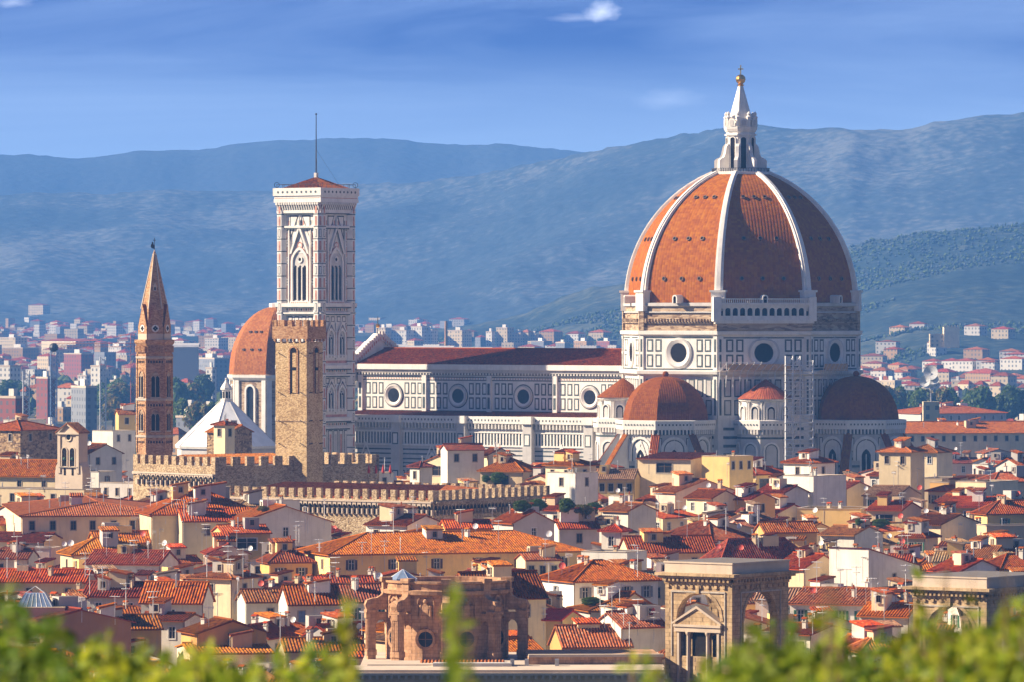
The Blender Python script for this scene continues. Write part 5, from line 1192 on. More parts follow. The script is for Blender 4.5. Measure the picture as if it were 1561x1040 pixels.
EX = [  # xl, xc, xr, eave y, ridge y, eave height, angle, roof, wall, tiles, windows on the left and right faces, what marks it
 (-30, 31, 92, 656, 643, 29, 35, 'hip', 'S', 'r', '2x1d', '2x1d', 'of bare stone'),
 (12, 40, 70, 641, 632, 28, 30, 'flat', 'W', 'r', '1x1d', '', ''),
 (-60, 84, 92, 727, 703, 22, 24, 'gl', 'C', 'r', '4x1d', '', 'joined to the bell gable'),
 (-60, 128, 140, 747, 747, 20.5, 24, 'flat', 'C', 'r', '6x1d', '', 'with a terrace below the bell gable'),
 (112, 137, 186, 692, 678, 23.5, 55, 'gl', 'W', 'd', '', '2x1d', 'beside the bell gable'),
 (146, 172, 206, 658, 650, 26, 40, 'flat', 'W', 'r', '', '2x1d', 'with a roof terrace'),
 (176, 181, 206, 632, 625, 29, 75, 'gr', 'Y', 'r', '', '1x1d', ''),
 (152, 206, 226, 738, 728, 21, 40, 'flat', 'G', 'r', '3x1d', '', 'with stained terrace walls'),
 (325, 352, 384, 659, 649, 29, 38, 'gl', 'S', 'r', '', '', 'in front of the white pyramid roof'),
 (335, 343, 354, 648, 643, 31.0, 38, 'hip', 'C', 'r', '1x1d', '1x1d', 'no bigger than a roof lantern'),
 (210, 232, 398, 785, 749, 20.2, 78, 'hip', 'C', 'r', '', '', 'with a great lit roof'),
 (-10, 34, 280, 787, 768, 19.5, 82, 'hip', 'C', 'r', '1x1c', '8x1d', 'long and low with a row of dark windows'),
 (340, 366, 505, 797, 772, 19.3, 74, 'gl', 'W', 'r', '', '1x1w', 'with a broad shaded end wall'),
 (418, 422, 457, 764, 758, 22.4, 70, 'flat', 'W', 'r', '', '', 'a small roof-top block'),
 (268, 279, 353, 795, 777, 19.3, 80, 'gr', 'C', 'r', '', '1x1c', ''),
 (324, 341, 412, 813, 802, 18.4, 76, 'gr', 'Y', 'o', '2x1d', '1x1wL', 'with a wide glazed window'),
 (455, 504, 888, 846, 815, 16.5, 71, 'hip', 'Y', 'o', '2x1c', '6x1b', 'very long and topped with one tiled roof'),
 (405, 412, 458, 858, 834, 15, 74, 'hip', 'O', 'd', '', '2x1b', ''),
 (306, 352, 374, 882, 870, 17, 32, 'hip', 'C', 'r', '1x1d', '1x1d', 'tower-like and narrow'),
 (366, 376, 424, 918, 900, 14, 76, 'gr', 'W', 'r', '', '1x1d', ''),
 (428, 440, 520, 922, 893, 14.2, 76, 'gr', 'W', 'r', '', '2x1l', 'with closed blue shutters'),
 (516, 522, 572, 918, 892, 14.0, 76, 'gr', 'W', 'd', '', '2x1g', 'with green shutters behind a leaf'),
 (428, 436, 556, 993, 974, 11, 80, 'gr', 'C', 'd', '', '', 'with a low dark roof'),
 (484, 490, 572, 895, 880, 13.5, 80, 'gr', 'C', 'o', '', '', ''),
 (-60, 46, 200, 952, 930, 15.5, 62, 'gl', 'B', 'r', '', '', 'with a large plain brown end wall'),
 (276, 302, 406, 966, 947, 14.2, 70, 'gl', 'O', 'r', '', '1x1d', 'with a plain ochre end wall'),
 (270, 292, 416, 996, 985, 12, 80, 'gr', 'C', 'o', '', '', ''),
 (130, 243, 272, 861, 841, 15, 16, 'gl', 'W', 'r', '2x1c', '1x1d', ''),
 (126, 222, 240, 910, 889, 14.6, 12, 'gl', 'W', 'r', '2x1w', '', ''),
 (215, 308, 318, 920, 889, 14.4, 10, 'gl', 'W', 'r', '1x1w', '', ''),
 (-40, 131, 138, 888, 870, 14, 9, 'gl', 'T', 'o', '3x1d', '', 'with a lit orange roof'),
 (-40, 42, 50, 852, 838, 14.2, 10, 'gl', 'W', 'o', '1x1d', '', ''),
 (30, 78, 84, 837, 837, 14.8, 10, 'flat', 'P', 'r', '', '', 'with a blank wall'),
 (92, 112, 238, 846, 822, 15.6, 72, 'hip', 'C', 'o', '1x1d', '', ''),
 (-20, 66, 98, 826, 814, 15.2, 24, 'gl', 'T', 'd', '', '', ''),
 (104, 118, 246, 960, 940, 13, 76, 'gr', 'O', 'o', '', '', ''),
 (236, 280, 290, 946, 938, 13.6, 20, 'gl', 'W', 'r', '2x1w', '', 'small like a dormer'),
 (690, 716, 832, 914, 874, 16, 66, 'gr', 'C', 'r', '', '2x1d', ''),
 (820, 876, 1003, 887, 857, 16, 64, 'hip', 'W', 'o', '1x1y', '4x1y', 'with grey shutters and a flowered balcony'),
 (815, 856, 872, 945, 931, 13, 25, 'gl', 'Y', 'R', '', '1x1d', 'a hut with a bright red sheet roof'),
 (845, 858, 962, 987, 955, 10.5, 76, 'gr', 'O', 'r', '', '', ''),
 (905, 948, 1000, 957, 934, 13, 60, 'gr', 'W', 'r', '', '', ''),
 (917, 946, 958, 810, 801, 19.2, 22, 'hip', 'W', 'r', '1x1w', '1x1d', 'slim and raised over a terrace'),
 (886, 956, 986, 843, 843, 17.3, 28, 'flat', 'W', 'r', '', '', 'with a terrace'),
 (944, 960, 1092, 843, 819, 16, 76, 'gr', 'T', 'o', '', '2x1d', ''),
 (998, 1084, 1150, 824, 797, 17, 44, 'hip', 'O', 'r', '2x1w', '2x1d', 'with a hipped roof'),
 (972, 1053, 1091, 700, 693, 26, 25, 'sl', 'C', 'r', '1x1dL', '', 'with a wide glazed loggia'),
 (1094, 1112, 1148, 697, 697, 26.5, 40, 'flat', 'Y', 'r', '', '3x1d', 'tall and narrow'),
 (1120, 1152, 1203, 724, 713, 22.5, 36, 'hip', 'Y', 'd', '', '2x1dL', ''),
 (898, 966, 974, 731, 717, 22, 12, 'gl', 'Y', 'b', '5x1d', '', 'with five small windows'),
 (1000, 1030, 1122, 751, 732, 20.5, 58, 'gl', 'P', 'r', '', '1x1w', ''),
 (1046, 1086, 1123, 760, 748, 19.8, 46, 'gl', 'C', 'r', '2x1w', '1x1w', ''),
 (1108, 1144, 1176, 762, 752, 19.5, 45, 'gl', 'O', 'r', '', '1x1d', ''),
 (922, 958, 987, 780, 768, 19, 48, 'gl', 'W', 'r', '1x1d', '', ''),
 (932, 950, 961, 757, 757, 21.5, 34, 'flat', 'W', 'r', '1x1d', '', 'raised like a turret'),
 (1066, 1098, 1240, 862, 824, 14.5, 62, 'hip', 'C', 'r', '', '', 'under a broad red roof field'),
 (1198, 1237, 1273, 706, 695, 25, 40, 'hip', 'W', 'r', '1x1d', '1x1d', 'square at the foot of the scaffolding'),
 (1190, 1240, 1290, 727, 727, 23, 42, 'flat', 'W', 'r', '', '', ''),
 (1356, 1388, 1404, 689, 679, 27, 28, 'hip', 'C', 'r', '2x1d', '', 'tower-like beside the small dome'),
 (1392, 1428, 1452, 690, 679, 24, 25, 'hip', 'C', 'r', '2x1w', '', ''),
 (1350, 1404, 1534, 631, 619, 17, 66, 'hip', 'G', 'o', '', '10x1w', 'a long palace below the trees'),
 (1330, 1366, 1590, 661, 644, 18, 80, 'gr', 'C', 'o', '', '14x1d', 'very long with a bright roof'),
 (1316, 1368, 1402, 756, 742, 19, 22, 'gl', 'C', 'b', '2x1g', '', ''),
 (1326, 1375, 1404, 778, 766, 18, 22, 'gl', 'T', 'r', '1x1dL', '', 'with a shaded loggia and garden'),
 (1388, 1434, 1492, 800, 785, 17, 34, 'gl', 'C', 'd', '1x1d', '', ''),
 (1440, 1506, 1532, 773, 759, 18, 18, 'gl', 'Y', 'r', '3x1w', '', ''),
 (1461, 1503, 1552, 736, 736, 21, 34, 'flat', 'C', 'r', '1x1d', '', ''),
 (1490, 1506, 1610, 784, 765, 18, 74, 'hip', 'Y', 'r', '', '2x1g', ''),
 (1492, 1504, 1620, 803, 801, 16.8, 80, 'flat', 'T', 'r', '', '', ''),
 (1215, 1312, 1330, 777, 777, 17.6, 14, 'flat', 'Y', 'r', '', '', 'behind a long yellow wall'),
 (1266, 1302, 1346, 816, 803, 16, 34, 'gl', 'W', 'o', '', '', ''),
 (1264, 1324, 1402, 868, 836, 15.3, 40, 'sh', 'W', 'r', '', '1x1d', 'with a tall blank white front and sloping grey end'),
 (1186, 1226, 1284, 868, 846, 15, 52, 'gl', 'T', 'r', '', '1x1d', ''),
 (1204, 1330, 1373, 922, 899, 15.5, 18, 'gl', 'W', 'r', '4x1g', '', 'with four green shutters'),
 (1318, 1384, 1402, 940, 922, 14.5, 24, 'gl', 'W', 'o', '', '', ''),
 (1442, 1464, 1530, 872, 854, 15, 52, 'gl', 'W', 'r', '', '1x1d', ''),
 (1506, 1526, 1600, 868, 847, 15.2, 60, 'hip', 'W', 'r', '', '2x1w', ''),
 (676, 682, 738, 686, 678, 26.8, 78, 'gr', 'W', 'r', '', '2x1d', ''),
 (738, 744, 782, 694, 684, 25.5, 50, 'gl', 'C', 'd', '', '', ''),
 (648, 688, 730, 705, 695, 24, 40, 'gr', 'T', 'o', '1x1dL', '2x1d', 'with an open loggia'),
 (732, 796, 822, 719, 700, 22.5, 24, 'hip', 'T', 'o', '1x1dL', '1x1d', 'hung with climbing plants'),
 (838, 877, 904, 722, 722, 24.2, 40, 'flat', 'W', 'r', '1x1d', '1x1d', 'like a squat white tower'),
 (842, 874, 898, 710, 699, 25.6, 40, 'hip', 'C', 'r', '2x1d', '1x1d', 'crowning the squat white tower'),
 (752, 783, 845, 798, 780, 19.4, 58, 'gl', 'G', 'o', '', '1x1w', ''),
 (674, 680, 750, 806, 794, 18.8, 80, 'gr', 'O', 'r', '', '2x1d', ''),
 (558, 620, 676, 801, 786, 19.0, 34, 'gl', 'W', 'd', '2x1d', '1x1w', ''),
 (848, 853, 910, 806, 793, 18, 80, 'gr', 'W', 'r', '', '1x1d', ''),
 (560, 572, 600, 722, 716, 23, 50, 'flat', 'W', 'r', '', '1x1d', 'with red parasols on its roof'),
 (630, 640, 652, 712, 705, 24, 50, 'hip', 'W', 'r', '1x1d', '', ''),
 (1490, 1515, 1600, 735, 722, 20.5, 60, 'hip', 'C', 'r', '', '2x1d', ''),
 (1262, 1290, 1330, 746, 735, 20, 40, 'gl', 'C', 'r', '', '', ''),
 (1168, 1196, 1232, 752, 741, 20, 40, 'gl', 'W', 'd', '1x1d', '', ''),
]
for e_ in EX: hs(*e_, deep=1, corr=(e_[3] > 690))

# the rest of the dense old town between the hand-placed houses
KEEP = [(DC.x, DC.y, 62), (CT.x, CT.y, 14), (BC.x, BC.y, 7)]
def blocked(x, y, r):
    if any(math.hypot(x - a, y - b) < r + c for a, b, c in KEEP): return True
    tt = (Vector((x, y, 0)) - DC).dot(D); of = abs((Vector((x, y, 0)) - DC).dot(NS))
    if -10 < tt < 125 and of < 30: return True
    for cx, cy, rr, C0, dl, dr_, Ll, Lr in FOOT:
        if math.hypot(x - cx, y - cy) > rr + r + 14: continue
        v = Vector((x, y, 0)) - C0; a, b = v.dot(dl), v.dot(dr_)
        if -r < a < Ll + r and -r < b < Lr + r: return True
    for O_, dl, dr_, Ll, Lr in PALS:
        v = Vector((x, y, 0)) - O_; a, b = v.dot(dl), v.dot(dr_)
        if -r < a < Ll + r and -r < b < Lr + r: return True
    return False
def rf(xl, xc, xr, Y, al):
    C_, dl, dr_, Ll, Lr = rect_from(xl, xc, xr, 700, Y, al); return (Vector((C_.x, C_.y, 0)), dl, dr_, Ll, Lr)
PALS = [rf(203, 328, 578, 1080, 52), rf(330, 660, 838, 1010, 35), rf(420, 467, 492, 1090, 30)]
VIS = [(e_[0], e_[2], e_[3] + (38 if e_[2] - e_[0] > 200 else 30 if e_[3] > 800 else 20), (H - e_[5]) * F / (e_[3] - HY)) for e_ in EX]
VIS += [(548, 812, 1010, 690), (1010, 1215, 1040, 690), (1385, 1600, 960, 690)]
def sky_clear(px, py):
    """how low a filler's ridge must stay so that it does not hide the monuments"""
    lim = 700
    if 190 < px < 590: lim = 752
    if 60 < px < 135: lim = 775
    if 590 <= px < 680: lim = 735 if px < 640 else 705
    if 340 < px < 840: lim = max(lim, 700)
    if 530 < px < 1380: lim = max(lim, 712)
    if px < 200: lim = max(lim, 655) if px > 135 else lim
    if px >= 1380: lim = 640
    return lim
def fill(y0, y1, dy, dx, zr, al_pick, xr=None, seed=3, corr=True, wins=True):
    r = random.Random(seed); Y = y0
    while Y < y1:
        lo, hi = xr(Y) if xr else (-.094 * Y, .094 * Y)
        x = lo + r.uniform(0, dx)
        while x < hi:
            yy = Y + r.uniform(-.35, .35) * dy; a, b = r.uniform(4.5, 9), r.uniform(5.5, 11.5); z = r.uniform(*zr)
            if not blocked(x, yy, 3.4):
                px = CX + x * F / yy; rise = r.uniform(.9, 1.9); py = HY + (H - z - rise - .6) * F / yy; lim = sky_clear(px, py)
                hwp = (a + b) * .36 * F / yy
                for vx0, vx1, vy, vY in VIS:
                    if vY > yy and px + hwp > vx0 and px - hwp < vx1: lim = max(lim, vy if vY - yy > 12 else vy - 14)
                if py < lim: z = H - rise - (lim - HY) * yy / F
                if z < 6.0: x += dx * .5; continue
                al = r.choice(al_pick) + r.uniform(-5, 5)
                dl = Vector((-math.cos(R(al)), math.sin(R(al)), 0)); dr_ = Vector((math.sin(R(al)), math.cos(R(al)), 0))
                C_ = Vector((x, yy, 0)) - dl * a / 2 - dr_ * b / 2
                st = r.choice('ddbcwgd'); w1 = '%dx1%s' % (r.randint(1, 3), st) if wins and r.random() < .8 else ''; w2 = '%dx1%s' % (r.randint(1, 3), st) if wins and r.random() < .7 else ''
                house(C_, dl, dr_, a, b, z, rise, r.choice(('hip', 'gl', 'gr', 'gl', 'gr', 'flat' if r.random() < .5 else 'gr')), r.choice('WWCCCYTPGOCW'), r.choice('oorrrrddbb'), w1, w2, corr=corr, pxy=1)
            x += dx * r.uniform(.75, 1.25)
        Y += dy
fill(640, 735, 10, 10, (9, 13), (76, 72, 14, 34, 56), xr=lambda Y: (-.094 * Y, -.030 * Y), seed=8)
fill(655, 735, 10, 10, (9, 13), (76, 72, 14, 34, 56), xr=lambda Y: (.052 * Y, .068 * Y), seed=9)
fill(735, 1010, 11, 10.5, (11.0, 18), (76, 72, 14, 34, 56), seed=3)
fill(1010, 1285, 12, 11, (12, 21), (36, 40, 56, 24), seed=4)
fill(1300, 1900, 34, 17, (13, 19), (40, 56, 70, 24), xr=lambda Y: (.069 * Y, .094 * Y), seed=5, corr=False)
fill(1080, 1900, 34, 18, (13, 20), (40, 56, 30), xr=lambda Y: (-.094 * Y, -.062 * Y), seed=6, corr=False)
# ------------------------------------------------------------------ church with a bell gable
GY = 1120; gz = lambda py, Y=GY: H - (py - HY) * Y / F; gs = GY / F
O_ = P(84, 760, GY); O_.z = 0; al = 36
gn = nvec(270 - al); f = Fr(O_, gn); LG = 44 * gs / f.u.x
bg = thing('bell_gable', 'plastered bell gable with two arched openings, round eye and small tiled cap', 'bell gable', (f.p(LG / 2, 0).x, f.p(LG / 2, 0).y, 0))
mb = MB(); z0, z1 = gz(765), gz(660); c = LG / 2; hwd = LG * .34
mb.fbox(f, 0, LG, 0, gz(722), -2.4, 0, 'beige_stone')
for s_ in (-1, 1):
    pts = [(c + s_ * hwd, gz(722)), (c + s_ * LG * .5, gz(722)), (c + s_ * LG * .47, gz(712)), (c + s_ * LG * .38, gz(704)), (c + s_ * hwd, gz(700))]
    mb.face([f.p(a, b_, 0) for a, b_ in pts][::s_], 'beige_stone'); mb.face([f.p(a, b_, -2.4) for a, b_ in pts][::-s_], 'beige_stone')
    for (a, b_), (a2, b2) in zip(pts[1:], pts[2:]): mb.face([f.p(a, b_, 0), f.p(a, b_, -2.4), f.p(a2, b2, -2.4), f.p(a2, b2, 0)][::s_], 'beige_stone')
    mb.fbox(f, c + s_ * hwd - .35, c + s_ * hwd + .35, gz(722), z1, -2.5, .22, 'beige_stone')
mb.fbox(f, c - hwd, c + hwd, gz(722), z1, -2.4, 0, 'beige_stone')
pk = [(c - hwd - .3, z1), (c + hwd + .3, z1), (c, gz(646))]
mb.face([f.p(a, b_, .1) for a, b_ in pk], 'beige_stone'); mb.face([f.p(a, b_, -2.4) for a, b_ in pk[::-1]], 'beige_stone'); mb.fbox(f, c - hwd - .6, c + hwd + .6, z1 - .35, z1, -2.7, .5, 'beige_stone')
for (a, b_), (a2, b2) in ((pk[0], pk[2]), (pk[2], pk[1])): mb.face([f.p(a, b_ - .05, .5), f.p(a2, b2 + .3, .5), f.p(a2, b2 - .1, .5), f.p(a, b_ - .45, .5)], 'beige_stone')
mb.fbox(f, c - hwd, c + hwd, gz(713), gz(712), 0, .35, 'frame_stone'); mb.build('gable_wall', bg)
mb = MB(); mb.slope(f.p(c - hwd - .7, z1, -2.9), f.p(c - hwd - .7, z1, .6), f.p(c, gz(645), -2.9), f.p(c, gz(645), .6), 'tiles_orange', True); mb.slope(f.p(c + hwd + .7, z1, .6), f.p(c + hwd + .7, z1, -2.9), f.p(c, gz(645), .6), f.p(c, gz(645), -2.9), 'tiles_orange', True); mb.build('roof', bg)
for s_ in (-1, 1):
    wm = MB(); a = c + s_ * hwd * .42; wm.arch(f, a, gz(711), hwd * .5, gz(688) - gz(711), .04, 'void'); wm.archband(f, a, gz(711), hwd * .5, gz(688) - gz(711), .2, 0, .18, 'beige_stone'); wm.ball(f.p(a, gz(700), .1), .32, 'bronze_green', 8); wm.build('bell_opening', bg)
    wm = MB(); wm.fq(f, a - .25, a + .25, gz(725), gz(714), .05, 'void'); wm.build('slit_window', bg)
wm = MB(); a = c; wm.ring(f, a, gz(667), .55, .85, .05, .2, 'beige_stone', 14); wm.disc(f, a, gz(667), .56, .06, 'void', 14); wm.fbox(f, a - .4, a + .4, gz(674), gz(668), .02, .06, 'void'); wm.build('round_eye', bg)

# ------------------------------------------------------------------ library: round pavilion with scrolls, low wings, two square towers
LBY = 690; ls = LBY / F; lz = lambda py, Y=LBY: H - (py - HY) * Y / F
RC = Vector(((680 - CX) * ls, LBY + 8.5, 0)); RR = 7.6
pv = thing('pavilion', 'round pink stone pavilion ringed by scrolled buttresses and pilasters', 'pavilion', RC)
n = 48; mb = MB(); zt, zc, zb = lz(890), lz(906), lz(1004)
mb.rev(RC, [(RR, 0), (RR, zc - .4), (RR + .5, zc - .2), (RR + .6, zc + .25), (RR + .1, zc + .35), (RR + .1, zt - .25), (RR + .35, zt - .15), (RR + .35, zt + .1), (RR - .6, zt + .1), (RR - .6, zt - .6)], n, 0, 'pink_stone')
body = mb.build('drum_wall', pv)
PH = [270 + a for a in (-76, -38, 0, 38, 76)]
for i, a in enumerate(PH):
    e = nvec(a); sd = UP.cross(e); mb = MB(); Rb = RR + 2.5
    f = Fr(RC + e * RR, e); fe = Fr(RC + e * Rb, e)
    zp_ = lz(938)
    mb.fbox(f, -.62, .62, zt - .1, zt + .45, -.6, .75, 'pink_stone'); mb.fbox(f, -.5, .5, zc - .2, zt, -.1, .55, 'pink_stone')
    # pier with fluted pilaster and capital
    mb.fbox(fe, -.6, .6, 0, zp_, -1.0, 0, 'pink_stone'); mb.fbox(fe, -.8, .8, zp_, zp_ + .3, -1.2, .2, 'pink_stone'); mb.fbox(fe, -.7, .7, zb, zb + .7, -1.1, .12, 'pink_stone')
    mb.fbox(fe, -.5, .5, zp_ - .75, zp_ - .05, 0, .2, 'pink_stone')
    for q in (-.38, -.13, .13, .38): mb.fbox(fe, q - .07, q + .07, zb + .8, zp_ - .85, 0, .1, 'pink_stone')
    # arch between pier and drum
    for s_ in (-.5, .5):
        pts = [(RR - .1, zp_), (RR - .1, zb + 3.4)] + [(RR + .75 + .75 * -math.cos(math.pi * t / 6), zb + 3.4 + 1.0 * math.sin(math.pi * t / 6)) for t in range(7)] + [(Rb - 1, zb + 3.4), (Rb - 1, zp_)]
        pq = [RC + e * r_ + UP * z + sd * s_ for r_, z in pts]; mb.face(pq if s_ > 0 else pq[::-1], 'pink_stone')
    # scroll
    pts = [(RR, zp_ + .3), (Rb + .1, zp_ + .3), (Rb + .3, zp_ + .9), (Rb + .05, zp_ + 1.5), (Rb - .6, zp_ + 1.7), (Rb - 1.2, zp_ + 1.75), (RR + .7, zp_ + 2.1), (RR + .35, zp_ + 2.7), (RR, zc - .2)]
    for s_ in (-.45, .45):
        pq = [RC + e * r_ + UP * z + sd * s_ for r_, z in pts]; mb.face(pq if s_ < 0 else pq[::-1], 'pink_stone')
    for (r0, za), (r1, zb2) in zip(pts[1:], pts[2:]): mb.face([RC + e * r0 + UP * za - sd * .45, RC + e * r0 + UP * za + sd * .45, RC + e * r1 + UP * zb2 + sd * .45, RC + e * r1 + UP * zb2 - sd * .45], 'pink_stone')
    fs = Fr(RC + e * (Rb - .45), sd)
    for s_ in (-1, 1):
        fs = Fr(RC + e * (Rb - .45) + sd * (.45 * s_), sd * s_); mb.ring(fs, 0, zp_ + .95, .15, .6, .14, .02, 'pink_stone', 12); mb.disc(fs, 0, zp_ + .95, .2, .16, 'pink_stone', 8)
    mb.build('scroll_buttress', pv)
for a in (270 - 57, 270 - 19, 270 + 19, 270 + 57):
    e = nvec(a); f = Fr(RC + e * (RR - .1), e); wm = MB()
    wm.ring(f, 0, zb + 2.2, .95, 1.3, .25, .35, 'pink_stone', 20); wm.ring(f, 0, zb + 2.2, 1.3, 1.32, .35, -.3, 'pink_stone', 20); wm.disc(f, 0, zb + 2.2, .96, .22, 'glass_dark', 20); wm.fbox(f, -.04, .04, zb + 1.3, zb + 3.1, .2, .26, 'frame_brown'); wm.fbox(f, -.9, .9, zb + 2.16, zb + 2.24, .2, .26, 'frame_brown'); wm.build('round_window', pv)
    wm = MB()                                                       # relief panel: shield held by two figures
    wm.archband(f, 0, zb + 4.6, 2.0, 2.0, .12, 0, .28, 'pink_stone'); wm.arch(f, 0, zb + 5.2, .8, .9, .45, 'pink_stone', .3); wm.ball(f.p(0, zb + 6.8, .3), .3, 'pink_stone', 8)
    for s_ in (-1, 1): wm.ball(f.p(s_ * .6, zb + 6.2, .25), .22, 'pink_stone', 8); wm.tube(f.p(s_ * .62, zb + 4.9, .25), f.p(s_ * .6, zb + 6.0, .25), .26, 'pink_stone', 6, .16)
    wm.build('relief_panel', pv)
gp = MB(); cc = RC + Vector(((612 - 680) * ls, 1.0, 0)); gp.rev(cc, [(1.9, zt - .3), (1.9, zt + .1), (.05, lz(874))], 8, 22, 'metal_sheet_blue')
for k in range(8): gp.tube(cc + nvec(22 + 45 * k) * 1.9 + UP * (zt + .1), cc + UP * lz(874), .05, 'frame_white', 3)
gp.build('pyramid_skylight', pv)
# wings and terraces in front of the pavilion
WC = P(545, 1020, 672); lw = thing('library_wing', 'low beige library wings with parapets and flat terraces around the pink pavilion', 'building', (20, 690, 0))
def slab(mbx, x0, x1, yA, yB, z0, z1, m, turn=0.0):
    f = Fr(Vector((x0, yA, 0)), nvec(270 + turn)); mbx.fbox(f, 0, x1 - x0, z0, z1, -(yB - yA), 0, m)
X = lambda px, Y: (px - CX) * Y / F
mb = MB(); Y0 = 680
slab(mb, X(548, Y0), X(1013, Y0), Y0, Y0 + 30, 0, lz(1013, Y0) - .4, 'beige_stone'); mb.build('terrace_wall', lw)
mb = MB(); slab(mb, X(528, 668), X(1013, 668), 668, 676, 0, lz(1026, 668), 'beige_stone'); slab(mb, X(524, 667), X(1013, 667), 667.6, 676.2, lz(1026, 668), lz(1022, 668), 'beige_stone')
for i in range(44): slab(mb, X(540 + i * 11, 667), X(544 + i * 11, 667), 667.2, 668, lz(1036, 667), lz(1031, 667), 'beige_stone')
slab(mb, X(524, 667), X(1013, 667), 667.1, 668.2, lz(1031, 667), lz(1027, 667), 'beige_stone'); mb.build('cornice', lw)
mb = MB(); slab(mb, X(806, 686), X(1010, 686), 685, 700, 0, lz(1002, 686), 'pink_stone', 3); slab(mb, X(806, 686), X(1012, 686), 684.8, 686, lz(1002, 686), lz(998, 686), 'beige_stone', 3); mb.build('parapet', lw)
mb = MB(); slab(mb, X(560, 676), X(800, 676), 676, 684, lz(1020, 676), lz(1014, 676), 'beige_stone'); slab(mb, X(660, 674), X(780, 674), 674, 676, lz(1024, 674), lz(1012, 674), 'marble_grey')
mb.slope(Vector((X(640, 677), 677, lz(1017, 677))), Vector((X(770, 677), 677, lz(1017, 677))), Vector((X(640, 681), 681.5, lz(1008, 681))), Vector((X(770, 681), 681.5, lz(1008, 681))), 'tiles_orange', True)
for px in (778, 800, 846): slab(mb, X(px, 675), X(px + 6, 675), 675, 676, lz(1026, 675), lz(1006, 675), 'metal_grey')
mb.build('roof_terrace', lw)

